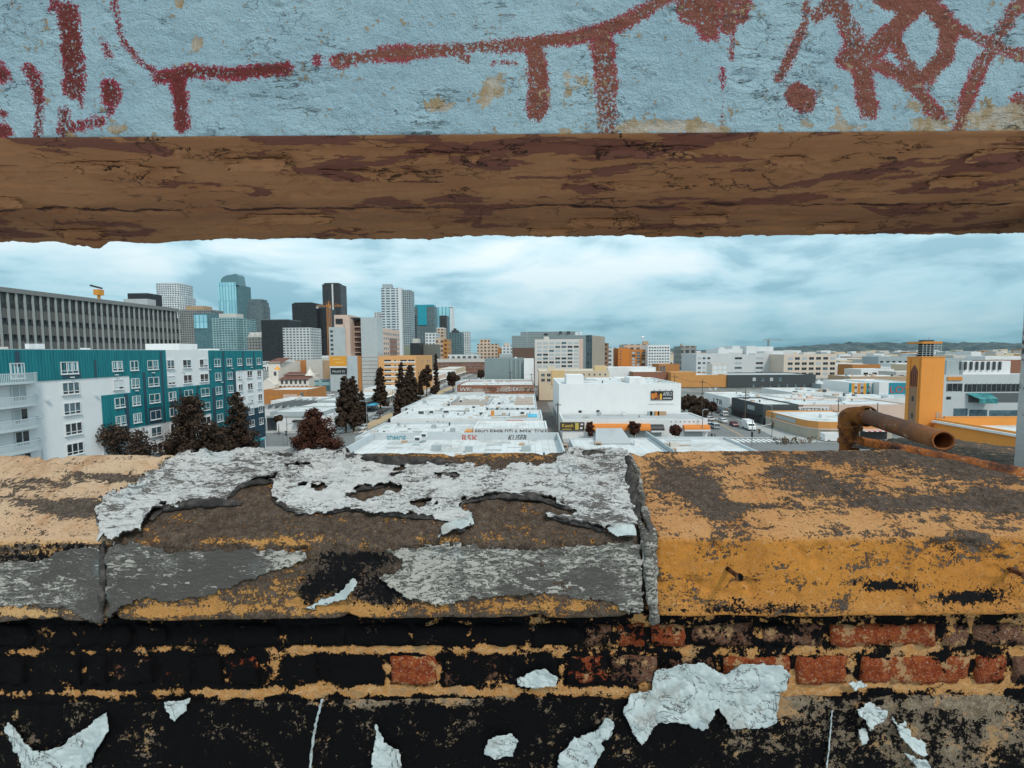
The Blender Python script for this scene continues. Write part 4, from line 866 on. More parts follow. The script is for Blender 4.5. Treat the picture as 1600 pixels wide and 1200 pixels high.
# ================================================================== buildings
def PX(x, Y, y=555): return atY(x, y, Y).x
def PZ(y, Y, x=800): return atY(x, y, Y).z
def bldg(name, label, x0, x1, y0, y1, z1, wall, roof=None, par=.5, z0=0., cat='building', group=None):
    """walls with a real parapet and a roof deck inside it"""
    r = thing(name, label, cat, ((x0 + x1) / 2, (y0 + y1) / 2, z0), group)
    b = MB(); b.box(x0, x1, y0, y1, z0, z1, skip='TB')
    t_ = .3
    if par > 0:
        a = [(x0, y0), (x1, y0), (x1, y1), (x0, y1)]; c = [(x0 + t_, y0 + t_), (x1 - t_, y0 + t_), (x1 - t_, y1 - t_), (x0 + t_, y1 - t_)]
        for i in range(4):
            j = (i + 1) % 4
            b.poly([(*a[i], z1), (*a[j], z1), (*c[j], z1), (*c[i], z1)], [(0, 0), (1, 0), (1, .3), (0, .3)])
            b.poly([(*c[j], z1 - par), (*c[i], z1 - par), (*c[i], z1), (*c[j], z1)], [(0, 0), (1, 0), (1, par), (0, par)])
    b.build('wall', wall, r)
    b = MB(); e = t_ if par > 0 else 0
    b.poly([(x0 + e, y0 + e, z1 - par), (x1 - e, y0 + e, z1 - par), (x1 - e, y1 - e, z1 - par), (x0 + e, y1 - e, z1 - par)]); b.build('roof', roof or M_ROOF, r)
    r['_b'] = (x0, x1, y0, y1, z0, z1)
    return r
def pxb(name, label, xa, xb, ytop, Y, depth, wall, roof=None, z0=0., **k):
    """building whose front stands at distance Y between two photo columns"""
    return bldg(name, label, PX(xa, Y), PX(xb, Y), Y, Y + depth, PZ(ytop, Y, (xa + xb) / 2), wall, roof, z0=z0, **k)
_wm = {}
def win_mesh(w, h, style, glass):
    k = (round(w, 2), round(h, 2), style, glass.name)
    if k in _wm: return _wm[k]
    b = MB(); f = min(.09, w * .08); d = .05
    if style == 'plain':                                  # frame and pane in one small mesh
        b.box(-w / 2, w / 2, -.03, .02, 0, h, 1, 'N')
        b.box(-w / 2, w / 2, -.10, .02, -.12, 0, 0, 'N')
        b.box(-.03, .03, -.06, -.03, 0, h, 0, 'N')
    if style == 'dark': b.box(-w / 2, w / 2, -.03, .02, 0, h, 1, 'N'); b.box(-w / 2, w / 2, -.10, .02, -.10, 0, 1, 'N')
    me = b.mesh('window', [M_FRAME, glass]); _wm[k] = me
    return me
def put(root, name, me, x, y, z, rz):
    o = link(name, me, root); o.location = Vector((x, y, z)) - Vector(root['_o']); o.rotation_euler = (0, 0, rz); return o
def wins(root, face, at, a0, a1, n, z0, z1, m, fw=.6, fh=.55, glass=(G_DARK, G_DARK, G_BLUE), skip=0.):
    """n x m windows, each its own part: face S (at = y), E/W (at = x)"""
    pa = (a1 - a0) / n; pz = (z1 - z0) / m; rz = {'S': 0, 'E': math.pi / 2, 'W': -math.pi / 2}[face]
    for i in range(n):
        for j in range(m):
            if random.random() < skip: continue
            c = a0 + pa * (i + .5); zz = z0 + pz * (j + .5 - fh / 2); me = win_mesh(pa * fw, pz * fh, 'plain', random.choice(glass))
            if face == 'S': put(root, 'window', me, c, at - .004, zz, 0)
            elif face == 'E': put(root, 'window', me, at + .004, c, zz, rz)
            else: put(root, 'window', me, at - .004, c, zz, rz)
def winpx(root, Y, xa, xb, n, ya, yb, m, **k):
    xm = (xa + xb) / 2
    wins(root, 'S', Y, PX(xa, Y, (ya + yb) / 2), PX(xb, Y, (ya + yb) / 2), n, PZ(yb, Y, xm), PZ(ya, Y, xm), m, **k)
def part(root, name, mat, *boxes, **k):
    b = MB()
    for q in boxes: b.box(*q)
    return b.build(name, mat, root, **k)
def rparts(root, spec, mat=None):
    """roof-top boxes: (px x0, x1, y top, y bottom, Y, depth, name, material)"""
    for (xa, xb, yt, yb, Y, dp, nm, m) in spec:
        z1 = PZ(yt, Y, (xa + xb) / 2); z0 = PZ(yb, Y, (xa + xb) / 2)
        part(root, nm, m, (PX(xa, Y), PX(xb, Y), Y, Y + dp, z0, z1))
def text(root, s, x, y, z, h, mat, face='S', ext=.04, name='lettering', width=None, shear=0.):
    c = bpy.data.curves.new('lettering', 'FONT'); c.body = s; c.size = h; c.extrude = ext; c.align_x = 'LEFT'; c.shear = shear; c.resolution_u = 2
    o = bpy.data.objects.new('tmp', c); COL.objects.link(o); bpy.context.view_layer.update()
    me = bpy.data.meshes.new_from_object(o.evaluated_get(bpy.context.evaluated_depsgraph_get())); bpy.data.objects.remove(o)
    me.transform(Matrix.Rotation(math.pi / 2, 4, 'X'))
    if width:
        xs = [v.co.x for v in me.vertices]; s_ = width / max(.01, max(xs) - min(xs)); me.transform(Matrix.Diagonal((s_, 1, 1, 1)))
    me.materials.clear(); me.materials.append(mat)
    rz = {'S': 0, 'E': math.pi / 2, 'W': -math.pi / 2}[face]
    o = link(name, me, root); o.location = Vector((x, y, z)) - Vector(root['_o']) if root is not None else (x, y, z); o.rotation_euler = (0, 0, rz)
    return o
M_GREY = paint((.36, .41, .42), .8, .3, .2); M_CREAM = paint((.62, .50, .36), .8, .25, .25); M_PINK = paint((.62, .46, .38), .8, .25, .25); M_OCHRE = paint((.60, .27, .075), .8, .25, .25)
M_CONC = paint((.44, .48, .49), .85, .35, .2); M_BRICKR = paint((.27, .12, .075), .85, .4, .5); M_BRICKO = paint((.45, .19, .06), .85, .35, .4); M_DKGREY = paint((.055, .065, .07), .8, .3, .3); M_TAN = paint((.44, .30, .19), .8, .3, .3)
M_REDTILE = paint((.14, .05, .033), .85, .4, .8); M_ORANGE = paint((.62, .20, .03), .75, .2, .4); M_YELLOW = paint((.72, .32, .035), .75, .2, .3)

# ------------------------------------------------------------------ teal and white apartment block (left)
TX = -66.0; TZ = 24.85
apt = bldg('apartment_block', 'teal and white apartment block with ribbed cladding and rounded balconies', -96, TX, 40, 115.4, TZ, paint((.74, .75, .755), .75, .14, .25), M_ROOF, .4)
t = NT('ribbed_teal_cladding'); p = t.geo(); n = t.noise(t.scale(p, (1, 1, .15)), 1.4, 4); 
t.set(Base_Color=t.mix(t.step(n, .35, .7), (.004, .155, .185, 1), (.008, .20, .23, 1)), Roughness=.5); M_TEAL = t.m
M_NAVY = flat((.018, .055, .085), .5)
def cladding(name, y0, y1, z0, z1, mat, rib=.42, d=.07):
    b = MB(); k = max(1, round((y1 - y0) / rib)); p = (y1 - y0) / k
    b.box(TX, TX + d, y0, y1, z0, z1, skip='W')
    for i in range(k): b.box(TX + d, TX + d + .07, y0 + i * p + p * .55, y0 + i * p + p * .98, z0 + .01, z1 - .01, skip='W')
    return b.build(name, mat, apt)
FLZ = [22.2 - 2.94 * k for k in range(7)]                 # window-centre heights
for (y0, y1, z0, z1) in [(50, 84.0, 20.55, 24.80), (76.0, 84.0, 11.85, 20.54), (70.6, 75.99, 11.9, 17.75), (84.01, 95.6, 11.85, 17.85), (95.61, 104.3, 8.0, 24.80), (104.31, 115.3, 20.2, 24.80), (50, 58.2, 2., 20.54)][:6]:
    cladding('cladding_panel', y0, y1, z0, z1, M_TEAL)
cladding('cladding_panel', 104.31, 115.3, 3.4, 11.0, M_NAVY, .6); cladding('cladding_panel', 95.61, 104.3, 3.4, 7.98, M_NAVY, .6)
for (y0, y1, z0, z1) in [(69.6, 70.0, 20.6, 23.2), (78.6, 79.1, 11.9, 21), (82.6, 83.1, 11.9, 24.6), (86.8, 87.4, 11.9, 17.6), (91.4, 91.9, 11.9, 17.6), (99.9, 100.5, 8, 24.6), (74.6, 75.4, 11.9, 17.6), (103.3, 104.2, 8., 20.1), (96., 97., 8, 17.), (84.3, 85.6, 11.9, 15.6), (88.4, 90.2, 11.9, 14.6), (79.4, 82.3, 11.9, 14.8), (107, 107.5, 20.3, 24.6), (111.4, 111.9, 20.3, 24.6), (58.6, 59.2, 22.6, 24.6), (64.6, 67.4, 20.7, 21.6)]:
    b = MB(); b.box(TX + .14, TX + .155, y0, y1, z0, z1, skip='W'); b.build('dark_stripe', M_NAVY, apt)
def big_window(y0, y1, zc, h, lights, glass):
    """white framed window: frame > panes and sill"""
    w = y1 - y0; yc = (y0 + y1) / 2; d = .16; key = ('bw', round(w, 2), round(h, 2), lights)
    if key not in _wm:
        b = MB(); f = .10
        b.box(-w / 2, w / 2, -d, 0, h - f, h, skip='N'); b.box(-w / 2, w / 2, -d, 0, 0, f, skip='N')
        b.box(-w / 2, -w / 2 + f, -d, 0, f, h - f, skip='N'); b.box(w / 2 - f, w / 2, -d, 0, f, h - f, skip='N')
        for k in range(1, lights): x = -w / 2 + w * k / lights; b.box(x - .05, x + .05, -d, 0, f, h - f, skip='N')
        b.box(-w / 2 + f, w / 2 - f, -d + .02, 0, h * .24, h * .24 + .09, skip='N')
        fr = b.mesh('window', [M_FRAME]); b = MB(); b.box(-w / 2 - .06, w / 2 + .06, -d - .10, 0, -.10, 0, skip='N'); sl = b.mesh('sill', [M_FRAME]); _wm[key] = (fr, sl)
    fr, sl = _wm[key]
    o = put(apt, 'window', fr, TX + .005, yc, zc - h / 2, math.pi / 2)
    s = link('sill', sl, o)
    pw = w / lights
    for k in range(lights):
        for (a, c, g) in ((.24, .97, glass if random.random() < .8 else G_DARK), (.04, .24, G_DARK if random.random() < .7 else glass)):
            gk = ('pn', round(pw, 2), round(h * (c - a), 2), g.name)
            if gk not in _wm:
                b = MB(); b.box(-pw / 2 + .03, pw / 2 - .03, -.09, -.05, 0, h * (c - a), skip='N'); _wm[gk] = b.mesh('pane', [g])
            q = link('pane', _wm[gk], o); q.location = (-w / 2 + pw * (k + .5), 0, h * a)
COLS = [(64.5, 67.1, 3), (72.8, 74.7, 2), (76.2, 77.8, 2), (79.7, 82.1, 2), (84.2, 86.0, 2), (88.1, 90.4, 2), (92.7, 95.2, 2), (97.2, 99.2, 2), (101.3, 103.1, 2), (105.1, 106.8, 2), (108.6, 110.7, 2), (112.7, 114.5, 2)]
for (y0, y1, l) in COLS:
    for k, zc in enumerate(FLZ[:6]):
        big_window(y0, y1, zc, 1.62 if l == 2 else 1.75, l, random.choice([G_DARK, G_DARK, G_CURT, G_BLIND, G_BLUE]))
for zc in FLZ:                                           # column of doors behind the balconies
    for (y0, y1) in ((57.9, 59.7), (53.6, 55.4), (50.4, 52)): big_window(y0, y1, zc - .15, 2.0, 2, random.choice([G_DARK, G_BLIND, G_CURT]))
M_RAIL = paint((.55, .62, .64), .5, .1, .6)
for k in range(1, 7):                                    # rounded balconies
    zf_ = FLZ[k] + 1.35; n_ = 24; pts = []
    for i in range(n_ + 1):
        a = math.pi * i / n_; pts.append((TX + 1.7 * math.sin(a) ** .6 if 0 < i < n_ else TX, 56.2 - 4.6 * math.cos(a)))
    b = MB(); b.prism([(x, y) for x, y in pts][::-1][::-1], zf_ - .22, zf_, 0)
    sl = b.build('balcony', M_RAIL, apt)
    b = MB()
    for i in range(n_):
        (xa, ya), (xb, yb) = pts[i], pts[i + 1]
        for q in range(3):
            f = (q + .2) / 3; g_ = (q + .8) / 3
            b.poly([(xa + (xb - xa) * f, ya + (yb - ya) * f, zf_), (xa + (xb - xa) * g_, ya + (yb - ya) * g_, zf_), (xa + (xb - xa) * g_, ya + (yb - ya) * g_, zf_ + 1.1), (xa + (xb - xa) * f, ya + (yb - ya) * f, zf_ + 1.1)])
        b.tube((xa, ya, zf_ + 1.12), (xb, yb, zf_ + 1.12), .05, n=5)
    rl = b.build('railing', M_RAIL, apt)
part(apt, 'storefront', G_BLUE, (TX, TX + .03, 98, 115, .4, 3.1)); part(apt, 'awning', flat((.03, .38, .42)), (TX, TX + 1.4, 106, 113, 3.15, 3.35))
rparts(apt, [(228, 280, 537, 548, 104, 6, 'stair_head', M_WHITE), (40, 46, 537, 545, 63, 1, 'vent', M_FRAME), (56, 60, 537, 545, 66, 1, 'vent', M_FRAME), (310, 330, 545, 553, 108, 3, 'vent', M_WHITE)])
for k in range(14): part(apt, 'wall_light', M_FRAME, (TX + .15, TX + .4, 62 + k * 3.7, 62.5 + k * 3.7, 20.75 if k % 2 else 17.9, 20.9 if k % 2 else 18.05))
for k in range(4): part(apt, 'downpipe', M_FRAME, (TX + .01, TX + .12, 61.2 + k * .0 + k * 9.1, 61.32 + k * 9.1, 1, 11.6))

# ------------------------------------------------------------------ long grey office slab behind it
gx, gy0, gy1, gz = -129., 88., 171., 40.6
slab_o = bldg('office_slab', 'long grey concrete office slab with fins and bands of dark windows', -165, gx, gy0, gy1, gz, paint((.10, .105, .105), .8, .2, .4), M_ROOFG, .6)
M_FIN = paint((.33, .345, .335), .85, .3, .5); M_SPAN = paint((.115, .115, .11), .85, .3, .5)
part(slab_o, 'cornice', paint((.20, .205, .20), .85, .3, .5), (gx - .3, gx + .9, gy0, gy1, gz - 1.0, gz + .15))
for k in range(9):
    z = gz - 5.0 - k * 4.0
    part(slab_o, 'spandrel', M_SPAN, (gx, gx + .35, gy0, gy1, z - 2.3, z + .2))
    for i in range(42):
        y = gy0 + 1 + i * 1.98
        if k < 6: put(slab_o, 'window', win_mesh(1.42, 1.45, 'dark', G_DARK), gx + .36, y + .99, z + .25, math.pi / 2)
b = MB()
for i in range(43):
    y = gy0 + i * 1.98
    for k in range(9):
        z = gz - 1.0 - k * 4.0
        b.poly([(gx + .35, y - .18, z - 4), (gx + .35, y + .18, z - 4), (gx + .35, y + .18, z), (gx + .35, y - .18, z)])
for i in range(43):
    y = gy0 + i * 1.98; part(slab_o, 'fin', M_FIN, (gx + .35, gx + .62, y - .24, y + .24, 2, gz - .9))
rparts(slab_o, [(198, 235, 467, 480, 170, 4, 'plant_room', M_ROOFG)])
crane1 = thing('roof_crane', 'small orange crane arm on the grey office slab roof', 'crane', (PX(152, 150), 152, gz - .6))
b = MB(); x_, z_ = PX(152, 150), PZ(462, 150, 152); b.tube((x_, 152, gz - .6), (x_, 152, z_ + 1.4), .5, .4, 8); b.box(x_ - .9, x_ + .9, 151, 153, z_ + .4, z_ + 2.2); b.build('mast', flat((.60, .25, .03)), crane1)
b = MB(); b.tube((x_ - 2.6, 152, z_ + 3.6), (x_ + 1.2, 152, z_ + 2.6), .35, .3, 6); b.build('jib', M_BLACK, crane1)

# ------------------------------------------------------------------ skyline of downtown towers
def tower(label, segs, group='downtown towers on the skyline', name='skyscraper'):
    """segs: (px x0, x1, y top, Y, depth, material, part name[, y bottom])"""
    x0, x1, yt, Y, dp = segs[0][:5]
    r = thing(name, label, 'skyscraper', ((PX(x0, Y) + PX(x1, Y)) / 2, Y, 0), group)
    for s in segs:
        x0, x1, yt, Y, dp, m, nm = s[:7]; xm = (x0 + x1) / 2
        zb_ = PZ(s[7], Y, xm) if len(s) > 7 else 0.
        b = MB(); b.box(PX(x0, Y), PX(x1, Y), Y, Y + dp, zb_, PZ(yt, Y, xm), skip='B'); b.build(nm, m, r)
    return r
def rtower(label, x0, x1, yt, Y, m, tiers, nm='shaft'):
    """rounded tower: tiers (fraction of width, y bottom, y top)"""
    xc = PX((x0 + x1) / 2, Y); r = thing('skyscraper', label, 'skyscraper', (xc, Y, 0), 'downtown towers on the skyline'); R = (PX(x1, Y) - PX(x0, Y)) / 2
    for f, yb, yt_ in tiers:
        z0 = 0 if yb is None else PZ(yb, Y, (x0 + x1) / 2); pts = []
        for i in range(28):
            a = 2 * math.pi * i / 28; c, s = math.cos(a), math.sin(a); e = .55
            pts.append((xc + R * f * math.copysign(abs(c) ** e, c), Y + R + R * f * math.copysign(abs(s) ** e, s)))
        b = MB(); b.prism(pts, z0, PZ(yt_, Y, (x0 + x1) / 2)); b.build(nm, m, r)
    return r
FG_W = grid((.60, .64, .66), (.045, .06, .07), 8.4, 8.4, .52, .5)
FG_W2 = grid((.56, .58, .58), (.07, .085, .09), 6., 4.6, .62, .5)
FG_K = grid((.022, .024, .028), (.012, .014, .018), 5., 4., .7, .6, .15)
FG_KB = grid((.045, .045, .048), (.018, .02, .024), 4.2, 60., .6, .97, .2)
FG_G = grid((.26, .265, .25), (.045, .05, .055), 7., 7.0, .62, .58)
FG_T = grid((.28, .42, .44), (.05, .11, .125), 7., 5.6, .70, .62)
FG_B = grid((.14, .20, .22), (.06, .08, .085), 5., 4., .8, .7)
FG_GL = grid((.18, .40, .50), (.24, .52, .64), 12., 60., .7, .97, .08, .4)
FG_GD = grid((.08, .16, .18), (.06, .13, .15), 6., 4., .7, .7, .15)
FG_RES = grid((.58, .63, .65), (.07, .10, .12), 8., 3.9, .74, .52)
FG_RES2 = grid((.30, .36, .38), (.06, .085, .10), 3.2, 3.4, .6, .6)
FG_BR = grid((.30, .17, .11), (.05, .035, .03), 5.5, 5., .55, .55)
FG_CR = grid((.60, .45, .34), (.10, .075, .065), 7., 6.2, .58, .55)
FG_OR = grid((.50, .23, .07), (.10, .05, .03), 6., 5.5, .55, .5)
FG_WH = grid((.66, .68, .685), (.09, .10, .11), 6.5, 5.6, .55, .5)
FG_DT = grid((.10, .16, .17), (.04, .07, .08), 5., 4., .6, .6)
rtower('round white gridded skyscraper with stepped crown above the grey office slab', 236, 285, 441, 1750, FG_W, [(.82, 462, 441), (.92, 500, 462), (1., None, 500)])
tower('black flat-topped tower peeking over the grey office slab', [(205, 236, 458, 1500, 60, FG_K, 'shaft')])
tower('brown-grey gridded tower with wide flat roof beside a blue glass block', [(284, 333, 484, 1450, 60, FG_G, 'shaft'), (294, 322, 478, 1455, 40, M_TAN, 'plant_room', 484.5)])
tower('bright blue glass block in front of the gridded tower', [(306, 326, 492, 1380, 40, FG_GL, 'lit_face', 513), (306, 343, 489, 1382, 50, FG_GD, 'shaft')])  # bright blue glass panel at the upper left of the shaft
tower('pair of teal residential slabs below the tallest glass tower', [(333, 346, 497, 1150, 40, FG_T, 'shaft'), (346, 371, 496, 1130, 40, FG_T, 'shaft'), (372, 388, 498, 1150, 40, FG_T, 'shaft'), (345, 372, 490, 1160, 30, M_OFFW, 'plant_room', 497)])
# tallest tower with the sail-shaped crown
Y_ = 1900; r = thing('skyscraper', 'tallest pale glass tower with a curved sail-shaped crown', 'skyscraper', (PX(362, Y_), Y_, 0), 'downtown towers on the skyline')
b = MB(); b.box(PX(345, Y_), PX(373, Y_), Y_, Y_ + 60, 0, PZ(441, Y_, 360)); b.build('shaft', FG_GL, r)
b = MB(); b.box(PX(372, Y_), PX(383, Y_), Y_ + 6, Y_ + 60, 0, PZ(446, Y_, 378)); b.build('service_core', FG_GD, r)
cr_pts = [(350, 442), (350, 437), (353, 433), (359, 430), (366, 429), (374, 427.5), (376, 430), (378, 446)]
b = MB(); fr = [(PX(x, Y_), PZ(y, Y_, 362)) for x, y in cr_pts]
n_ = len(fr); b.poly([(x, Y_ + 2, z) for x, z in fr][::-1]); b.poly([(x, Y_ + 50, z) for x, z in fr])
for i in range(n_): (xa, za), (xb, zb2) = fr[i], fr[(i + 1) % n_]; b.poly([(xa, Y_ + 2, za), (xb, Y_ + 2, zb2), (xb, Y_ + 50, zb2), (xa, Y_ + 50, za)])
b.build('crown', FG_GD, r)
rtower('grey striped round-topped tower right of the tallest tower', 385, 413, 467, 1500, FG_B, [(.8, 471, 467), (.92, 478, 471), (1., None, 478)])
# gabled hotel roofs
Y_ = 1100; r = thing('gabled_hotel', 'pale hotel with zigzag gables below the round-topped tower', 'building', (PX(400, Y_), Y_, 0))
b = MB(); b.box(PX(387, Y_), PX(413, Y_), Y_, Y_ + 30, 0, PZ(528, Y_, 400)); b.build('wall', FG_G, r)
for k in range(3):
    xa, xb = 388 + k * 8, 396 + k * 8; b = MB(); A = (PX(xa, Y_), PZ(527, Y_, 400)); B_ = (PX(xb, Y_), PZ(527, Y_, 400)); C_ = (PX((xa + xb) / 2, Y_), PZ(519, Y_, 400))
    for d_ in (0, 29): b.poly([(A[0], Y_ + d_, A[1]), (B_[0], Y_ + d_, B_[1]), (C_[0], Y_ + d_, C_[1])])
    b.poly([(A[0], Y_, A[1]), (C_[0], Y_, C_[1]), (C_[0], Y_ + 29, C_[1]), (A[0], Y_ + 29, A[1])]); b.poly([(C_[0], Y_, C_[1]), (B_[0], Y_, B_[1]), (B_[0], Y_ + 29, B_[1]), (C_[0], Y_ + 29, C_[1])]); b.build('gable', M_OFFW, r)
tower('squat black cube tower with lighter roof rim', [(410, 452, 500, 1000, 60, FG_K, 'shaft'), (410, 452, 499, 1001, 58, flat((.16, .17, .18)), 'roof_rim', 501.5)])
tower('cream white office block with punched windows beside black towers', [(443, 487, 512, 800, 40, FG_W2, 'shaft')])
tower('broad black glass tower with stepped shoulder', [(459, 497, 474, 1350, 60, FG_K, 'shaft'), (496, 514, 482, 1370, 60, FG_K, 'shoulder'), (462, 490, 472.5, 1360, 30, M_BLACK, 'plant_room', 475)])
tower('slim charcoal tower split by a white centre stripe', [(507, 522, 444, 1600, 55, FG_KB, 'shaft'), (523, 535, 444, 1602, 55, FG_KB, 'shaft'), (521.6, 523.4, 443.5, 1598, 20, M_FRAME, 'stripe'), (510, 532, 442, 1610, 30, M_BLACK, 'plant_room', 445)])
tower('tall white residential tower with balcony bands and roof screen', [(598, 628, 450, 720, 26, FG_RES, 'shaft'), (628, 643, 453, 726, 26, FG_RES2, 'shaft'), (600, 614, 444, 724, 10, M_GREY, 'roof_screen', 450.5), (624, 629, 449, 719, 8, M_FRAME, 'stair_shaft')])
tower('short white twin tower behind the concrete block', [(586, 594, 487, 1200, 40, FG_W2, 'shaft'), (594, 602, 489, 1204, 40, FG_W2, 'shaft')])
tower('glass tower with a bright teal crown stripe', [(648, 680, 479, 1500, 50, FG_B, 'shaft'), (654, 668, 476.5, 1498, 40, flat((.02, .30, .38), .3), 'teal_stripe', 508), (650, 679, 476, 1505, 40, flat((.02, .26, .33), .3), 'crown', 480)])
tower('narrow dark tower left of the teal-crowned tower', [(643.5, 648, 492, 1400, 30, FG_KB, 'shaft')])
tower('pale glass tower framed in white with rounded corner', [(684, 704, 479, 1600, 50, FG_GL, 'shaft'), (703, 707.5, 481, 1602, 50, M_FRAME, 'frame'), (683.5, 707, 478, 1605, 40, M_FRAME, 'frame', 480)])
tower('dark slim tower standing before the white framed glass tower', [(687.5, 699, 493, 1300, 40, FG_KB, 'shaft')])
tower('tiny grey tower left of the white framed tower', [(680, 686, 497, 1700, 40, FG_B, 'shaft')])
tower('low teal block with a dark stepped pyramid roof', [(702, 722, 520, 900, 30, FG_DT, 'shaft'), (703, 721, 519, 902, 26, M_DKGREY, 'roof', 527), (706, 716, 516, 905, 16, M_DKGREY, 'roof', 519.5), (709, 713, 513, 908, 8, M_DKGREY, 'roof', 516.5)])
tower('lone white tower at the end of the skyline', [(723, 733, 518, 1300, 40, FG_W2, 'shaft')])
tower('white office building with flat top near the pale towers', [(665, 683, 520, 900, 30, FG_WH, 'shaft')])
tower('small white-capped tower between glass towers', [(683, 694, 513, 950, 30, FG_CR, 'shaft', 540), (683, 694, 512, 951, 28, M_WHITE, 'cap', 524)])
tower('black windowless block in front of the white tower', [(641, 656, 536, 560, 30, M_BLACK, 'shaft'), (645, 653, 529, 566, 14, M_OFFW, 'gable', 536.5)], None)
tower('olive grey block beside the black windowless block', [(657, 681, 538, 580, 30, paint((.15, .15, .13), .8, .2, .1), 'shaft')], None)
tower('olive narrow block left of the black windowless block', [(631, 642, 540, 600, 30, paint((.24, .26, .20), .8, .2, .1), 'shaft')], None)
tower('orange brick block with cream left side in the middle distance', [(681, 692, 528, 640, 30, FG_CR, 'shaft'), (692, 700, 530, 641, 30, FG_OR, 'shaft')], None)
tower('pink tiered office building left of the slatted grey block', [(746, 778, 537, 900, 40, FG_CR, 'shaft'), (750, 765, 530, 905, 20, FG_CR, 'upper_tier', 537.5), (778, 786, 543, 905, 30, FG_OR, 'wing')], None)
tower('white low office behind the pink tiered building', [(784, 800, 540, 860, 30, FG_WH, 'shaft'), (788, 796, 536, 862, 15, M_PINK, 'penthouse', 541)], None)
def tower_crane(label, x, yb, yt, Y, jl, jr, ym, col, group=None):
    r = thing('tower_crane', label, 'crane', (PX(x, Y), Y, 0), group); X = PX(x, Y); zt, zm = PZ(yt, Y, x), PZ(ym, Y, x); z0 = PZ(yb, Y, x); m = flat(col, .5); w = (zt - z0) * .03 + .5
    b = MB()
    for sx in (-1, 1):
        for sy in (-1, 1): b.box(X + sx * w - .25, X + sx * w + .25, Y + sy * w - .25, Y + sy * w + .25, 0, zt - 4)
    z = z0
    while z < zm:
        b.tube((X - w, Y - w, z), (X + w, Y - w, z + 2 * w), .22, n=4); b.tube((X + w, Y - w, z), (X - w, Y - w, z + 2 * w), .22, n=4); z += 2 * w
    b.tube((X, Y, zm), (X, Y, zt), .9, .3, 6); b.build('mast', m, r)
    b = MB(); xl, xr = PX(jl, Y), PX(jr, Y)
    for dz in (0, 1.6): b.box(xl, xr, Y - .3, Y + .3, zm + dz, zm + dz + .45)
    k = xl
    while k < xr - 2: b.tube((k, Y, zm + .2), (k + 2, Y, zm + 1.8), .18, n=4); k += 2
    b.tube((X, Y, zt - 1), (xr - 4, Y, zm + 2), .15, n=4); b.tube((X, Y, zt - 1), (xl + 2, Y, zm + 2), .15, n=4); b.build('jib', m, r)
    part(r, 'cab', flat((.5, .45, .4)), (X + .8, X + 3, Y - 1.5, Y + 1, zm - 2.6, zm - .2)); part(r, 'counterweight', M_CONC, (xl, xl + 3, Y - 1, Y + 1, zm - 2.4, zm - .1))
tower_crane('orange tower crane in front of the charcoal tower', 516, 530, 470, 700, 497, 538, 479, (.55, .22, .05))
tower_crane('grey far tower crane over the white warehouses', 1200, 545, 528, 900, 1192, 1222, 532, (.25, .27, .28))
# ------------------------------------------------------------------ tall concrete block with painted sign
Y_ = 296; blk = thing('concrete_block_tower', 'tall pale concrete building with blank painted walls and orange brick strips', 'building', (PX(555, Y_), Y_ + 20, 0))
FGx = lambda x: PX(x, Y_)
def cb(nm, m, xa, xb, yt, yb, dy, dp): return rparts(blk, [(xa, xb, yt, yb, Y_ + dy, dp, nm, m)])
cb('blank_wall', M_CONC, 515, 540, 511, 616, 0, 40); cb('blank_wall', M_CONC, 565, 590, 496, 616, -.6, 12); cb('brick_strip', M_BRICKO, 558, 565, 556, 616, .5, 30); cb('blank_wall', paint((.44, .50, .53), .85, .3, .2), 541, 558, 556, 616, .3, 30)
cb('penthouse', M_PINK, 524, 546, 492, 512, 4, 20); cb('sign_panel', M_BLACK, 526, 537, 498, 506, 3.6, .3); cb('strip', M_PINK, 540, 548, 498, 556, 1, 30); cb('recess_wall', paint((.10, .06, .05), .9, .3, .3), 548, 566, 502, 556, 9, 30); cb('roof_band', M_BLACK, 550, 588, 496, 499, 6, 14)
for k in range(6):
    cb('floor_slab', M_PINK, 548, 566, 510 + k * 8, 511.3 + k * 8, 8.3, 1)
    cb('corner_block', M_DKGREY, 517, 521, 516 + k * 7, 519 + k * 7, -.25, .3)
for k in range(9): cb('string_course', M_PINK, 565, 589, 557 + k * 6, 557.6 + k * 6, -.85, .3)
cb('banner', M_YELLOW, 514.5, 541, 556.5, 572, -.5, .3); cb('sign_panel', M_BLACK, 516, 541, 575, 584, -.5, .3); cb('white_band', M_WHITE, 514.5, 541, 572.2, 574.8, -.45, .25)
text(blk, 'PALACE TX', FGx(519), Y_ - .55, PZ(582, Y_, 528), 1.9, M_FRAME, width=FGx(538.5) - FGx(519)); 
for (a, c, e) in ((520, 532, 561), (524, 537, 566)): cb('banner_stripe', flat((.85, .60, .22)), a, c, e, e + .9, -.56, .05)
ex = FGx(590.3)
b = MB(); b.box(ex - 10, ex, Y_ + 11.5, Y_ + 52, 0, PZ(511, Y_, 595)); b.build('side_wing', M_PINK, blk)
wins(blk, 'E', ex, Y_ + 12, Y_ + 51, 9, 22, PZ(513, Y_, 595) - 1, 5, .5, .5, (G_DARK, G_BLUE))
part(blk, 'brick_panel', M_BRICKR, (ex, ex + .02, Y_ + 26, Y_ + 44, 22, 34))
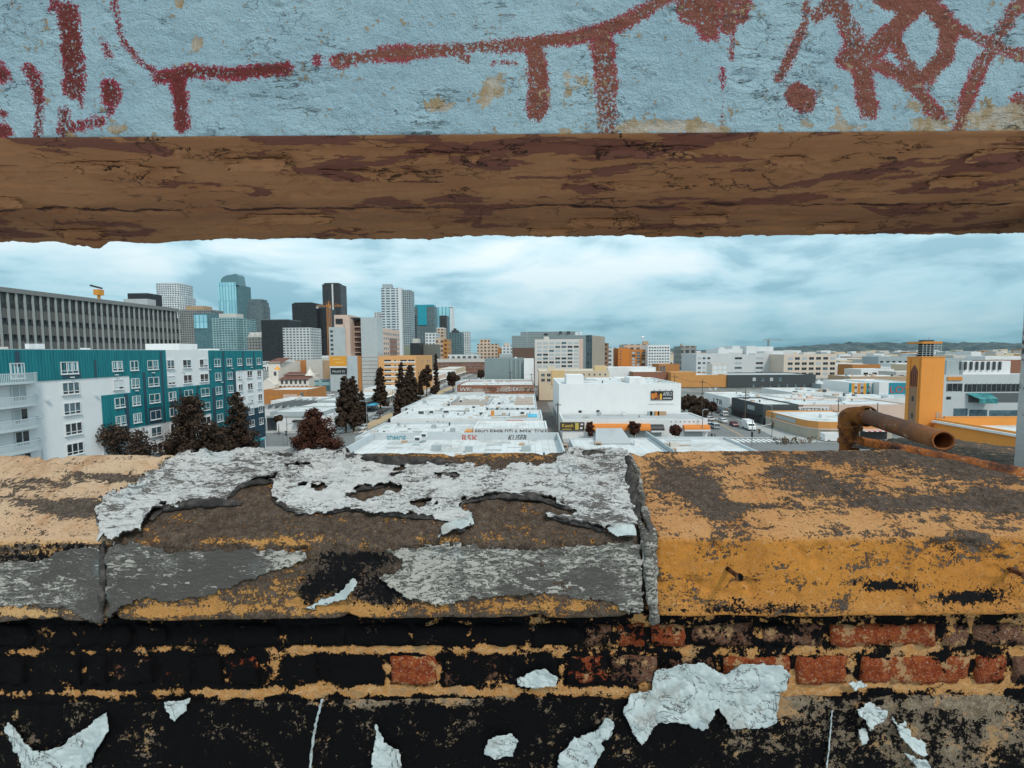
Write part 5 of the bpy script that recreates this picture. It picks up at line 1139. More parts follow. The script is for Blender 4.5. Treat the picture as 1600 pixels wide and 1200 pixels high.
# ochre office with strip windows
Y_ = 285; och = bldg('ochre_office', 'ochre yellow office building with columns of dark strip windows', PX(591, Y_), -68, Y_, Y_ + 48, PZ(556, Y_, 620), paint((.70, .37, .15), .8, .2, .2), M_ROOF, .4)
winpx(och, Y_, 600, 612, 1, 560, 606, 6, fw=.85, fh=.45, glass=(G_DARK,)); winpx(och, Y_, 614, 622, 1, 560, 606, 6, fw=.3, fh=.38, glass=(G_DARK,)); winpx(och, Y_, 625, 649, 2, 560, 606, 6, fw=.8, fh=.45, glass=(G_DARK,))
for k in range(6): rparts(och, [(600, 649, 564.5 + k * 7.65, 566.5 + k * 7.65, Y_ - .12, .1, 'white_band', M_WHITE)])
wins(och, 'E', -68, Y_ + 3, Y_ + 46, 8, 3, 20, 5, .4, .35, (G_DARK,), .5)
# beige hall and orange block before it
pxb('beige_hall', 'beige blank-walled hall beside the concrete tower', 478, 503, 562, 330, 30, M_OFFW, M_ROOF); pxb('tan_annex', 'tan annex between the beige hall and the concrete tower', 503.4, 516, 563, 332, 28, M_TAN, M_ROOF)
o = pxb('orange_block', 'orange brick block behind the church arcade', 460, 478, 563, 334, 26, M_BRICKO, M_ROOF)
glh = pxb('glass_hall', 'low grey-green glass hall in front of the beige hall', 484, 515, 594, 300, 12, FG_T, M_ROOFG)
# white mission church with tiled roofs
Y_ = 292; ch = thing('mission_church', 'white mission style church with brown tiled roofs and arcade', 'church', (PX(450, Y_), Y_, 0)); M_CW = paint((.72, .66, .60), .85, .2, .3)
def cx(x): return PX(x, Y_)
def cz(y): return PZ(y, Y_, 450)
part(ch, 'wall', M_CW, (cx(434), cx(481), Y_, Y_ + 16, 0, cz(592))); part(ch, 'upper_wall', M_CW, (cx(434), cx(474), Y_ + 7, Y_ + 22, 0, cz(586)))
def tiles(xa, xb, ylo, yhi, d0, d1):
    b = MB(); b.poly([(cx(xa) - .6, Y_ + d0, cz(ylo)), (cx(xb) + .6, Y_ + d0, cz(ylo)), (cx(xb), Y_ + d1, cz(yhi)), (cx(xa), Y_ + d1, cz(yhi))]); b.poly([(cx(xa) - .6, Y_ + d0, cz(ylo) - .3), (cx(xb) + .6, Y_ + d0, cz(ylo) - .3), (cx(xb) + .6, Y_ + d0, cz(ylo)), (cx(xa) - .6, Y_ + d0, cz(ylo))]); b.build('tiled_roof', M_REDTILE, ch)
tiles(436, 480, 592.5, 588, -.8, 7); tiles(434, 473, 586.5, 582.5, 6.4, 14)
winpx(ch, Y_, 437, 480, 6, 593, 601, 1, fw=.5, fh=.75, glass=(G_DARK,))
b = MB(); 
for k in range(7):
    xa = cx(434 + k * 6.8); w_ = cx(439) - cx(434); hh = cz(603) - 0; ar = [(xa, 0.2), (xa + w_, 0.2)] + [(xa + w_ / 2 + w_ / 2 * math.cos(a), cz(605) + w_ * .5 * math.sin(a)) for a in np.linspace(0, math.pi, 9)]
    b = MB(); b.poly([(x, Y_ - .03, z) for x, z in ar]); b.build('arch_opening', M_DKGREY, ch)
part(ch, 'front_gable', M_CW, (cx(411), cx(434), Y_ - 5, Y_ + 14, 0, cz(600)))
b = MB(); A = [(cx(413), cz(600)), (cx(433), cz(600)), (cx(428), cz(594)), (cx(423), cz(590)), (cx(418), cz(594))]; b.poly([(x, Y_ - 5, z) for x, z in A]); b.poly([(x, Y_ - 3, z) for x, z in A][::-1])
for i in range(5): (xa, za), (xb, zb2) = A[i], A[(i + 1) % 5]; b.poly([(xa, Y_ - 5, za), (xa, Y_ - 3, za), (xb, Y_ - 3, zb2), (xb, Y_ - 5, zb2)])
b.build('gable_top', M_CW, ch)
part(ch, 'bell_tower', M_CW, (cx(421), cx(431), Y_ + 2, Y_ + 8, 0, cz(578))); part(ch, 'belfry_opening', M_DKGREY, (cx(424), cx(428), Y_ + 1.9, Y_ + 2.4, cz(587), cz(581)))
b = MB(); xc = cx(426); b.tube((xc, Y_ + 5, cz(578)), (xc, Y_ + 5, cz(575)), 1.9, 1.2, 10); b.tube((xc, Y_ + 5, cz(575)), (xc, Y_ + 5, cz(572.5)), 1.2, .1, 10); b.build('dome', M_YELLOW, ch)
part(ch, 'nave', M_CW, (cx(402), cx(421), Y_ + 12, Y_ + 40, 0, cz(566))); tiles(400, 424, 567, 559.5, 11.5, 26); winpx(ch, Y_ + 12, 409, 420, 3, 572, 581, 1, fw=.5, fh=.8, glass=(G_DARK,))
b = MB(); xc = cx(474); b.tube((xc, Y_ + 8, cz(588)), (xc, Y_ + 8, cz(578)), 3.2, .6, 8); b.tube((xc, Y_ + 8, cz(578)), (xc, Y_ + 8, cz(573)), .5, .05, 6); b.build('dome', M_CW, ch)
# orange brick shed, white roofs, corner shop on the left of the street
o = pxb('brick_shed', 'low orange brick shed in front of the church', 408, 477, 609, 222, 22, M_BRICKO, M_ROOF)
winpx(o, 222, 468, 476, 1, 612, 620, 1, fw=.5, fh=.7); part(o, 'patch', M_PINK, (PX(440, 222), PX(462, 222), 221.96, 222.2, 2.2, 4.6)); text(o, 'CAFE LA', PX(415, 222), 221.95, 2.6, 1.6, M_YELLOW)
left = [(412, 478, 652, 143, 26, 'long white shop with a dark awning on the cross street corner'), (480, 520, 650, 146, 22, 'white shop with a roller door beside the brown tree'), (404, 470, 640, 172, 24, 'white saw-tooth roofed workshop behind the corner shop'), (472, 528, 637, 172, 26, 'white shed with a stained flat roof behind the brown tree'), (420, 530, 626, 199, 18, 'wide white low warehouse in front of the brick shed')]
LB = [pxb('white_shop', l, a, c, yt, Y, d, M_WHITE, M_ROOF, group='low white shops left of the street') for (a, c, yt, Y, d, l) in left]
s0 = LB[0]; part(s0, 'shop_window', G_DARK, (PX(413, 143), PX(428, 143), 142.9, 143.1, .3, 4.2)); part(s0, 'awning', M_BLACK, (PX(457, 143), PX(474, 143), 141.2, 143, 3.0, 3.6)); part(s0, 'roller_door', M_TAN, (PX(461, 143), PX(472, 143), 142.9, 143.05, .2, 2.9)); part(s0, 'fascia', M_GREY, (PX(412, 143), PX(478, 143), 142.85, 143.05, 4.4, 4.9))
b = MB()
for k in range(6):
    x0, x1 = PX(404, 172), PX(470, 172); p_ = (x1 - x0) / 6; xa = x0 + k * p_; z = LB[2]['_b'][5] - .2
    b = MB(); b.poly([(xa, 172.4, z), (xa + p_ * .95, 172.4, z), (xa + p_ * .95, 172.4, z + 1.9)]); b.poly([(xa, 172.4, z), (xa + p_ * .95, 172.4, z + 1.9), (xa + p_ * .95, 195, z + 1.9), (xa, 195, z)]); b.build('sawtooth_roof', M_ROOFG, LB[2])
# black-fronted shop row down the left kerb
for i, (ya, yb_, h, lab, m) in enumerate([(150, 166, 5.2, 'dark fronted shop on the left kerb behind the tall conifers', M_GREY), (167, 182, 4.6, 'white flat shop next along the left kerb', M_WHITE), (184, 206, 5.4, 'grey workshop with blue tarpaulin further up the left kerb', M_GREY), (210, 234, 5., 'cream shop beyond the blue tarpaulin', M_CREAM), (238, 262, 6, 'white shop before the ochre office', M_WHITE), (345, 380, 7, 'pale pink shop past the ochre office', M_PINK), (384, 430, 8, 'white storehouse far up the left kerb', M_WHITE), (434, 500, 9, 'cream storehouse at the far end of the left kerb', M_CREAM)]):
    o = bldg('kerb_shop', lab, -84, -66.6, ya, yb_, h, m, M_ROOF, .4, group='shops along the left kerb')
    for k in range(3): y = ya + 1.5 + k * (yb_ - ya - 2) / 3; part(o, 'shop_front', G_DARK, (-66.6, -66.55, y, y + (yb_ - ya) / 4.5, .3, 3.2))
    part(o, 'canopy', M_BLACK if i % 2 == 0 else M_WHITE, (-66.6, -65.0, ya + .5, yb_ - .5, 3.5, 3.75))
tp = tag(part(None, 'tarpaulin', flat((.06, .36, .55), .5), (-66.4, -61.5, 186, 203, 3.0, 3.25)), 'bright blue tarpaulin stretched out over the left kerb', 'tarpaulin')

# ------------------------------------------------------------------ centre block: flat white roofs one behind another
def roofu(root, x, y, Y, w=1.4, d=1.2, h=1., m=None, nm='roof_unit'):
    X = PX(x, Y, y); z = root['_b'][5] - .5; part(root, nm, m or M_FRAME, (X - w / 2, X + w / 2, Y, Y + d, z, z + h)); part(root, 'unit_grille', M_DKGREY, (X - w * .35, X + w * .35, Y - .03, Y, z + h * .2, z + h * .8))
M_WALLG = paint((.50, .54, .56), .8, .35, .4)
R0 = bldg('flat_roofed_store', 'near flat white roof with tagged inner parapet wall', -33.2, 6.2, 66, 99.3, 7.0, M_WALLG, M_ROOF, 1.5)
M_TAGT = flat((.02, .26, .34)); M_TAGR = flat((.50, .10, .06)); M_TAGK = flat((.03, .03, .03)); M_TAGO = flat((.62, .24, .04))
text(R0, 'SDMOE', PX(601, 99), 98.93, PZ(689.5, 99, 616), 1.75, M_TAGT, ext=.02, name='graffiti', width=4.1); text(R0, 'RSK', PX(719, 99), 98.93, PZ(689, 99, 730), 1.9, M_TAGR, ext=.02, name='graffiti', width=3.4); text(R0, 'KUSER', PX(792, 99), 98.93, PZ(688, 99, 806), 1.7, M_TAGK, ext=.02, name='graffiti', width=3.9, shear=.3)
for (x, y, Y) in [(652, 694, 92), (662, 690, 96)]: roofu(R0, x, y, Y, 1.3, 1.3, .9)
for (x, Y) in [(615, 90), (618, 94), (770, 88), (772, 93), (700, 92), (786, 95)]:
    X = PX(x, Y, 690); part(R0, 'skylight', M_ROOFG, (X - 1.6, X + 1.6, Y, Y + .7, 5.5, 5.62))
R1 = bldg('flat_roofed_store', 'low white roof between the tagged parapet and the perfume shop wall', -38, -13.6, 101.2, 122.5, 5.7, M_WALLG, M_ROOF, .4)
roofu(R1, 640, 672, 112, 1., 1., .8); roofu(R1, 600, 672, 110, .7, .7, .5)
R1b = bldg('tagged_wall_store', 'white store whose upper wall is covered in black lettering', -12.6, 4.2, 106, 117, 6.9, M_WHITE, M_ROOF, .4)
for i, s in enumerate(('FINO', 'EMB', 'DTLA', 'MSK', 'TOKE')): text(R1b, s, -12.2 + i * 3.35, 105.95, 5.55, 1.45, M_TAGK, ext=.01, name='graffiti', width=2.9)
part(R1b, 'stair_rake', M_TAGO, (-14.2, -12.7, 103, 106.5, 5.0, 6.6))
R2b = bldg('flat_roofed_store', 'white store with a small red sign and orange roof tank', -12.6, 3.5, 117.6, 136, 7.3, paint((.62, .65, .66), .8, .3, .4), M_ROOF, .5)
part(R2b, 'wall_sign', M_TAGR, (PX(790, 117.5), PX(817, 117.5), 117.52, 117.6, PZ(661, 117.5, 800), PZ(656.5, 117.5, 800))); text(R2b, 'DAMES HOLS', PX(791, 117.5), 117.50, PZ(660.5, 117.5, 800), .6, M_FRAME, ext=.01, width=4.0)
part(R2b, 'roof_tank', M_TAGO, (PX(766, 126), PX(771, 126), 126, 127, 6.8, 8.3)); part(R2b, 'blue_cover', flat((.05, .42, .62), .5), (PX(824, 127), PX(839, 127), 124, 130, 6.85, 7.0)); roofu(R2b, 752, 642, 128); roofu(R2b, 816, 645, 129)
R2 = bldg('perfume_shop', 'white shop with small dark lettering on its blank wall', -36.8, -13.2, 124, 146, 6.7, M_WHITE, M_ROOF, .4)
text(R2, 'Genex Perfume', PX(664, 124), 123.95, PZ(662.5, 124, 680), 1.05, M_TAGK, ext=.02, width=PX(701, 124) - PX(664, 124)); roofu(R2, 658, 648, 134, 2.2, 1.5, 1.3); roofu(R2, 674, 646, 136, 1.6, 1.2, 1.1); roofu(R2, 697, 645, 137, 2.2, 1.4, 1.)
R3 = bldg('flat_roofed_store', 'white store with a row of dark vents along its parapet', -40.5, 2.6, 148, 198, 6.4, M_WALLG, M_ROOF, .4)
for k in range(26): part(R3, 'vent', M_GREY if k % 2 else M_DKGREY, (-39 + k * 1.6, -38.4 + k * 1.6, 147.7, 148, 5.7, 6.5))
part(R3, 'sunken_roof', paint((.36, .30, .26), .9, .5, .3), (-27, -14, 160, 180, 6.02, 6.06)); part(R3, 'sunken_roof', paint((.40, .33, .28), .9, .5, .3), (-5, 1.6, 160, 190, 6.02, 6.06)); part(R3, 'roof_frame', M_ROOFG, (-14, -13.6, 158, 182, 6.0, 6.9), (-27, -26.6, 158, 182, 6., 6.9))
for (x, Y) in [(700, 158), (720, 170), (780, 162), (740, 150.5)]: roofu(R3, x, 630, Y)
R4 = bldg('graffiti_brick_store', 'brown brick store with white and orange graffiti across its wall', -31, 2.2, 204, 236, 9.8, M_BRICKR, M_ROOF, .4)
M_BRP = paint((.38, .27, .21), .85, .6, .8)
for i, (s, m, dz, sh) in enumerate((('WK', M_FRAME, .2, .2), ('NORK', M_OFFW, -.2, -.1), ('UFO', M_TAGK, .3, 0), ('SAVE', M_OFFW, -.1, .3), ('DEK', M_FRAME, .2, -.2), ('TL', M_TAGK, 0, .2))): text(R4, s, -30.2 + i * 5.4, 203.9 - .01 * i, 7.0 + dz, 2.3, m, ext=.01, name='graffiti', width=5.0, shear=sh)
for (a_, c_, e_, f_) in ((-24, -17, 6.6, 8.2), (-12, -8, 6.9, 9.2), (-4, 1.6, 7.2, 9)): part(R4, 'paint_patch', M_BRP, (a_, c_, 203.94, 204, e_, f_))
part(R4, 'white_patch', M_WHITE, (-31, -19, 203.92, 204, 3.2, 6.8)); text(R4, 'KOMBA', -9, 203.9, 4.9, 2.2, M_TAGO, ext=.01, name='graffiti', width=10.5); text(R4, 'TEX UNO', -19, 203.88, 5., 1.7, M_FRAME, ext=.01, name='graffiti', width=9)
R5 = bldg('flat_roofed_store', 'long white store in front of the grey warehouse', -37, 1.8, 238, 262, 9.0, M_WALLG, M_ROOF, .4)
GW = bldg('grey_warehouse', 'blank blue-grey warehouse with pale right-hand end', PX(757, 266), PX(818, 266), 266, 300, PZ(560, 266, 790), paint((.20, .25, .255), .8, .2, .1), M_ROOFG, .4)
for x in (797, 804, 811): part(GW, 'pilaster', paint((.23, .28, .285), .8, .2, .1), (PX(x, 266), PX(x + 3.5, 266), 265.5, 266, 0, PZ(560, 266, 800) - .3))
pxb('white_end_block', 'white blank block at the alley corner by the grey warehouse', 818.5, 834, 561, 263, 30, M_WHITE, M_ROOF)
pxb('roof_house', 'small grey roof house behind the grey warehouse', 780, 800, 553, 302, 14, M_GREY, M_ROOFG)
Y_ = 520; br = pxb('brick_loft', 'long red brick loft building with white cornice closing the street', 684, 758, 561, Y_, 30, M_BRICKR, M_ROOF, .4)
part(br, 'cornice', M_OFFW, (PX(683, Y_), PX(759, Y_), Y_ - .6, Y_, PZ(566, Y_, 720), PZ(561, Y_, 720) + .3)); winpx(br, Y_, 686, 757, 22, 567, 584, 4, fw=.5, fh=.55, glass=(G_DARK, G_BLUE))
pxb('white_penthouse', 'white stepped building top above the brick loft', 700, 748, 554, 560, 20, FG_WH, M_ROOF)
# ------------------------------------------------------------------ right of the alley
KA = bldg('corner_shop_row', 'low white shop row with orange awnings and a dark sign', 9.2, 48.4, 129, 143, 5.5, M_WHITE, M_ROOFG, .35)
def kx(x): return PX(x, 129, 670)
def kz(y, x=950): return PZ(y, 129, x)
part(KA, 'sign_board', flat((.05, .035, .02)), (kx(875), kx(913), 128.7, 129, kz(672.5), kz(659.5))); text(KA, 'Kaash', kx(877.5), 128.66, kz(667), 1.35, flat((.80, .55, .12)), ext=.02, width=kx(895) - kx(877.5)); part(KA, 'sign_strip', flat((.55, .42, .10)), (kx(878), kx(893), 128.66, 128.7, kz(670.8), kz(669.8)), (kx(898.5), kx(904), 128.66, 128.7, kz(671), kz(660.5))); part(KA, 'sign_strip', M_FRAME, (kx(907), kx(911), 128.66, 128.7, kz(664), kz(661.5)), (kx(906), kx(910), 128.66, 128.7, kz(670), kz(667)))
def awn(xa, xb, ya, yb, m, valance=None):
    b = MB(); x0, x1 = kx(xa), kx(xb); zt, zl = kz(ya, xa), kz(yb, xa); prof = [(129 - 1.5 * math.sin(a), zl + (zt - zl) * math.cos(a)) for a in np.linspace(0, math.pi / 2, 7)]
    for (ya_, za), (yb2, zb2) in zip(prof[:-1], prof[1:]): b.poly([(x0, ya_, za), (x0, yb2, zb2), (x1, yb2, zb2), (x1, ya_, za)])
    for x in (x0, x1): b.poly([(x, y, z) for y, z in prof] + [(x, 129, zl)])
    o = b.build('awning', m, KA)
    if valance is not None: part(KA, 'valance', valance, (x0, x1, 127.46, 127.5, zl - .45, zl))
awn(917, 1015, 662, 671.5, M_ORANGE); awn(1015.5, 1036, 663, 671.5, M_BLACK, M_FRAME); awn(1067, 1107, 663.5, 670, M_ORANGE, M_FRAME)
for (xa, xb) in ((918, 936), (940, 962), (966, 990), (994, 1013), (1017, 1034), (1069, 1097)): part(KA, 'shutter', M_GREY, (kx(xa), kx(xb), 128.9, 129, .3, 3.1))
for (x, y, nm, m) in [(1027, 643, 'roof_unit', M_TAGO), (1031, 652, 'roof_unit', M_TAN), (1016, 643, 'vent', M_GREY), (1019, 641, 'vent', M_GREY), (1038, 640, 'vent', M_TAN)]: X = PX(x, 139, y); part(KA, nm, m, (X - .6, X + .6, 139, 140, 5.1, 6.3))
for k in range(7): part(KA, 'wall_vent', M_DKGREY, (kx(1048 + k * 7), kx(1049.4 + k * 7), 128.94, 129, kz(660), kz(658.4)))
BW = bldg('white_warehouse', 'large blank white warehouse with a dark billboard', 9.2, 45.8, 143.6, 178, 14.2, paint((.78, .785, .785), .75, .16, .3), M_ROOF, .4)
def bx_(x): return PX(x, 143.6, 625)
def bz(y): return PZ(y, 143.6, 1030)
part(BW, 'billboard', flat((.02, .018, .016)), (bx_(1017), bx_(1051), 143.3, 143.6, bz(624.5), bz(611))); text(BW, 'AFRO', bx_(1035.3), 143.26, bz(618.5), 1.7, M_FRAME, ext=.01, width=bx_(1049.5) - bx_(1035.3)); part(BW, 'billboard_text', M_FRAME, (bx_(1035.5), bx_(1049), 143.26, 143.3, bz(622.6), bz(621.4)))
for (a, c, d_, e, m) in ((1017.3, 1023, 623, 614.5, M_ORANGE), (1022.5, 1026, 621, 613.5, flat((.7, .2, .03))), (1025.5, 1029, 624, 617, flat((.25, .08, .03))), (1030.5, 1033.6, 624.2, 615, flat((.75, .42, .05)))): part(BW, 'billboard_picture', m, (bx_(a), bx_(c), 143.25, 143.3, bz(d_), bz(e)))
for k in range(4): part(BW, 'billboard_lamp', M_STEEL, (bx_(1021.5 + k * 9), bx_(1022.5 + k * 9), 142.6, 143.6, bz(609.5), bz(608.8)))
for (x, y) in ((906.5, 643), (934.5, 642.5)): part(BW, 'wall_vent', M_BLACK, (bx_(x - 2.4), bx_(x + 2.4), 143.5, 143.6, bz(y + 2), bz(y - 2)))
part(BW, 'string_course', M_WHITE, (bx_(1013), bx_(1054), 143.45, 143.6, bz(631), bz(629.8)))
rparts(BW, [(885, 912, 586, 606, 150, 8, 'lift_house', M_WHITE), (984, 1008, 590, 604, 152, 8, 'stair_head', M_WHITE), (1027, 1042, 600.5, 604, 150, 4, 'roof_grille', M_GREY)])
for k in range(5): rparts(BW, [(919 + k * 5, 922 + k * 5, 598, 603, 156, 1.2, 'roof_unit', M_GREY)])
text(BW, 'T K PARTY', PX(1022, 148), 148, 14.0, 1.3, M_GREY, ext=.05, width=5.)
for k in range(5): part(BW, 'side_shutter', M_GREY if k % 2 else M_DKGREY, (9.12, 9.2, 146 + k * 6, 150 + k * 6, .2, 3.8))
# low roofs in front of the shop row
F1 = bldg('flat_roofed_store', 'patched white roof in front of the awning shops', 8.6, 25.5, 70, 100.5, 5.6, M_WALLG, M_ROOF, .3); F2 = bldg('flat_roofed_store', 'white roof with pale parapet beside the corner crossing', 26.0, 42.8, 70, 104, 5.2, M_WALLG, M_ROOF, .5)
b = MB(); A_ = [(13.4, 95, 5.4), (20.9, 95, 5.4), (20.2, 103, 7.3), (14.6, 103, 7.3)]; b.poly(A_); b.poly([A_[3], A_[2], (20.2, 103.2, 5.4), (14.6, 103.2, 5.4)]); b.poly([A_[0], A_[3], (14.6, 103.2, 5.4)]); b.poly([A_[1], (20.2, 103.2, 5.4), A_[2]]); b.build('sloped_roof', M_ROOFG, F1); text(F1, 'REY', 11.2, 100.4, 5.2, .9, M_TAGK, ext=.02, name='graffiti')
for (r_, x, y, Y) in [(F1, 935, 690, 94), (F1, 882, 692, 92), (F2, 1025, 680, 100), (F2, 1040, 688, 95), (F2, 1052, 694, 90)]: roofu(r_, x, y, Y, 1.3, 1.1, .7, M_TAN)
part(F2, 'tagged_fence', M_GREY, (25.6, 25.9, 84, 104, 5.2, 6.4)); 
b = MB()
# ------------------------------------------------------------------ middle distance behind the white warehouse
Y_ = 230; cr_ = pxb('cream_apartments', 'cream and yellow stuccoed apartments with small windows behind the white warehouse', 842, 952, 579, Y_, 24, M_CREAM, M_ROOF, .4)
winpx(cr_, Y_, 844, 862, 2, 582, 598, 2, fw=.6, fh=.55); winpx(cr_, Y_, 864, 880, 2, 582, 598, 2, fw=.4, fh=.4); winpx(cr_, Y_, 908, 950, 5, 581, 598, 2, fw=.3, fh=.35)
rparts(cr_, [(856, 866, 573, 581, Y_ + 3, 6, 'roof_house', M_CREAM), (930, 948, 572, 581, Y_ + 2, 8, 'roof_house', paint((.66, .48, .26), .8, .3, .2)), (862, 882, 578.5, 600, Y_ - .4, .4, 'bay', paint((.66, .46, .22), .8, .3, .2))])
Y_ = 330; wl = pxb('white_loft', 'white loft building with a regular grid of wide windows', 836, 911, 530, Y_, 30, paint((.66, .61, .57), .8, .15, .2), M_ROOF, .4)
winpx(wl, Y_, 838, 905, 7, 533, 581, 8, fw=.78, fh=.52, glass=(G_DARK, G_BLUE, G_BLIND, G_BLIND)); part(wl, 'corner_pier', M_PINK, (PX(905, Y_), PX(911, Y_), Y_ - .15, Y_, 0, PZ(530, Y_, 870) - .4))
rparts(wl, [(850, 858, 526, 531, Y_ + 6, 6, 'roof_house', M_OFFW)])
Y_ = 430; sg = thing('slatted_market_block', 'huge grey slatted block with a dark glass corner and ribbed beige flank', 'building', (PX(870, Y_), Y_, 0))
M_SLAT = grid((.25, .30, .31), (.16, .20, .21), 200, 1.6, .99, .45, .6, .1)
def sx_(x, Y=Y_): return PX(x, Y)
sz = lambda y, x=870: PZ(y, Y_, x)
part(sg, 'slatted_wall', M_SLAT, (sx_(800), sx_(916), Y_, Y_ + 60, 0, sz(524))); part(sg, 'upper_storey', M_SLAT, (sx_(813), sx_(905), Y_ + 14, Y_ + 50, 0, sz(517))); part(sg, 'glass_corner', grid((.06, .09, .10), (.03, .05, .06), 2.5, 4, .8, .8, .12), (sx_(916), sx_(925), Y_ - .5, Y_ + 20, 0, sz(524)))
b = MB(); xa, xb = sx_(925), sx_(945, 470); b.prism([(xa, Y_), (xb, 470), (xb - 18, 490), (xa - 18, Y_ + 40)], 0, sz(524, 930)); b.build('ribbed_flank', grid((.44, .38, .31), (.25, .21, .17), 3.0, 300, .45, .99, .8, .1), sg)
part(sg, 'lower_wall', paint((.13, .08, .06), .85, .3, .2), (sx_(801), sx_(836), Y_ - .4, Y_, 0, sz(543)));
rparts(sg, [(874, 878, 517.5, 522, Y_ + 8, 4, 'roof_unit', M_DKGREY), (886, 891, 517.5, 522, Y_ + 8, 4, 'roof_unit', M_DKGREY), (899, 903, 518.5, 524, Y_ + 4, 4, 'roof_tank', M_FRAME), (905, 909, 518.5, 524, Y_ + 4, 4, 'roof_tank', M_FRAME), (850, 856, 521, 524.5, Y_ + 3, 4, 'roof_unit', M_BLACK)])
pxb('brown_slab', 'narrow brown slab behind the ribbed beige flank', 944, 951, 536, 520, 30, FG_BR, M_ROOF)
tower('white apartment building between the brown slab and orange loft', [(951, 967, 543, 620, 30, FG_WH, 'shaft')], None, 'apartment_building')
Y_ = 520; ol = pxb('orange_loft', 'bright orange loft building with window bays', 966, 984, 544, Y_, 30, M_ORANGE, M_ROOF, .4); part(ol, 'bay_wall', paint((.50, .19, .05), .8, .2, .2), (PX(984.3, Y_), PX(1010, Y_), Y_ + .4, Y_ + 30, 0, PZ(546, Y_, 1000))); winpx(ol, Y_ + .4, 986, 1009, 3, 549, 572, 5, fw=.62, fh=.6, glass=(G_DARK, G_BLIND, G_BLUE)); winpx(ol, Y_, 967, 972, 1, 547, 572, 6, fw=.5, fh=.4)
Y_ = 560; tl = pxb('tan_crowned_loft', 'tan loft with a row of tall top windows behind the orange loft', 975, 1014, 538, Y_, 30, FG_CR, M_ROOF, .4); rparts(tl, [(1005, 1013, 533, 538.5, Y_ + 8, 6, 'lift_house', M_TAN)])
b = MB(); X = PX(1008, Y_); b.tube((X, Y_ + 10, PZ(533, Y_, 1008)), (X, Y_ + 10, PZ(527, Y_, 1008)), .3, n=5); b.tube((X - 1.6, Y_ + 10, PZ(527, Y_, 1008)), (X + 1.6, Y_ + 10, PZ(525, Y_, 1008)), 1.4, .4, 8); b.build('dish_aerial', M_FRAME, tl)
Y_ = 510; wg = pxb('white_gridded_loft', 'white loft with many small dark windows right of the orange loft', 1012, 1047, 539, Y_, 30, M_WHITE, M_ROOF, .4); winpx(wg, Y_, 1013, 1046, 8, 541, 572, 7, fw=.66, fh=.42, glass=(G_DARK, G_BLUE))
pxb('white_hall', 'long white hall with lettering in front of the lofts', 950, 1025, 574, 330, 20, M_WHITE, M_ROOF); pxb('brick_hall', 'brown brick hall beside the long white hall', 990, 1045, 581, 318, 18, M_BRICKR, M_ROOF); o = pxb('red_brick_house', 'square red brick building with dark panels', 1030, 1062, 569, 360, 20, M_BRICKO, M_ROOF); winpx(o, 360, 1031, 1040, 2, 571, 584, 1, fw=.7, fh=.9)
o = pxb('white_office', 'small white office with four dark windows behind the warehouse roof', 966, 1001, 591, 205, 14, M_WHITE, M_ROOF); winpx(o, 205, 970, 984, 2, 593, 599, 1, fw=.6, fh=.6)
tower('grey gothic office with spiky roof behind the white warehouses', [(1064, 1088, 541, 600, 30, FG_G, 'shaft'), (1064, 1066, 537, 602, 3, M_TAN, 'spire'), (1066, 1086, 540, 604, 12, M_TAN, 'roof', 545)], None, 'office_building')
Y_ = 420; wc = thing('white_market_complex', 'rambling white concrete market complex with stepped roofs', 'building', (PX(1150, Y_), Y_, 0)); M_WC = paint((.60, .61, .615), .8, .25, .08)
for (a, c, yt, dy, dp) in [(1088, 1112, 553, 0, 40), (1112, 1147, 552, 1, 40), (1147, 1160, 551, 1.6, 40), (1160, 1180, 554, 2.2, 40), (1180, 1194, 552, 2.8, 40), (1194, 1224, 548.5, 3.4, 40), (1122, 1160, 545, 12, 30), (1144, 1156, 540.5, 14, 20), (1166, 1180, 540.5, 14, 20), (1180, 1208, 541.5, 15, 20), (1124, 1132, 543, 18, 10), (1224, 1240, 547, 20, 20)]: rparts(wc, [(a, c, yt, 600, Y_ + dy, dp, 'wall', M_WC)])
for (a, c, n, dy) in [(1089, 1111, 3, 0), (1147, 1160, 1, 1.6), (1180, 1193, 1, 2.8)]: winpx(wc, Y_ + dy, a, c, n, 556, 586, 4, fw=.85 if n == 1 else .6, fh=.42, glass=(G_DARK, G_BLUE, G_BLIND))
Y_ = 400; cg = pxb('cream_loft', 'cream loft building with five rows of dark windows', 1225, 1307, 553.5, Y_, 30, paint((.66, .55, .46), .8, .2, .1), M_ROOF, .4); winpx(cg, Y_, 1229, 1306, 7, 556, 596, 5, fw=.68, fh=.5, glass=(G_DARK, G_DARK, G_BLIND, G_BLUE)); rparts(cg, [(1256, 1272, 550.5, 554, Y_ + 5, 6, 'roof_house', M_OFFW)])
Y_ = 311; ow = pxb('orange_shed', 'orange-tan blank warehouse wall with stepped top', 1049, 1137, 586, Y_, 34, paint((.56, .265, .085), .85, .4, .5), M_ROOF, .3); rparts(ow, [(1049, 1088, 581.5, 590, Y_ + .01, 12, 'stepped_wall', paint((.56, .265, .085), .85, .4, .5))])
dw = pxb('charcoal_shed', 'long charcoal warehouse with small windows', 1137.5, 1276, 585.5, Y_ - 1, 34, M_DKGREY, M_ROOFG, .3)
for k in range(4): winpx(dw, Y_ - 1, 1175 + k * 13.5, 1182 + k * 13.5, 1, 589, 596, 1, fw=.7, fh=.7, glass=(G_BLIND, G_BLUE))
for k in range(7): winpx(dw, Y_ - 1, 1175 + k * 13.2, 1180 + k * 13.2, 1, 599, 604.5, 1, fw=.6, fh=.7, glass=(G_BLUE, G_DARK))
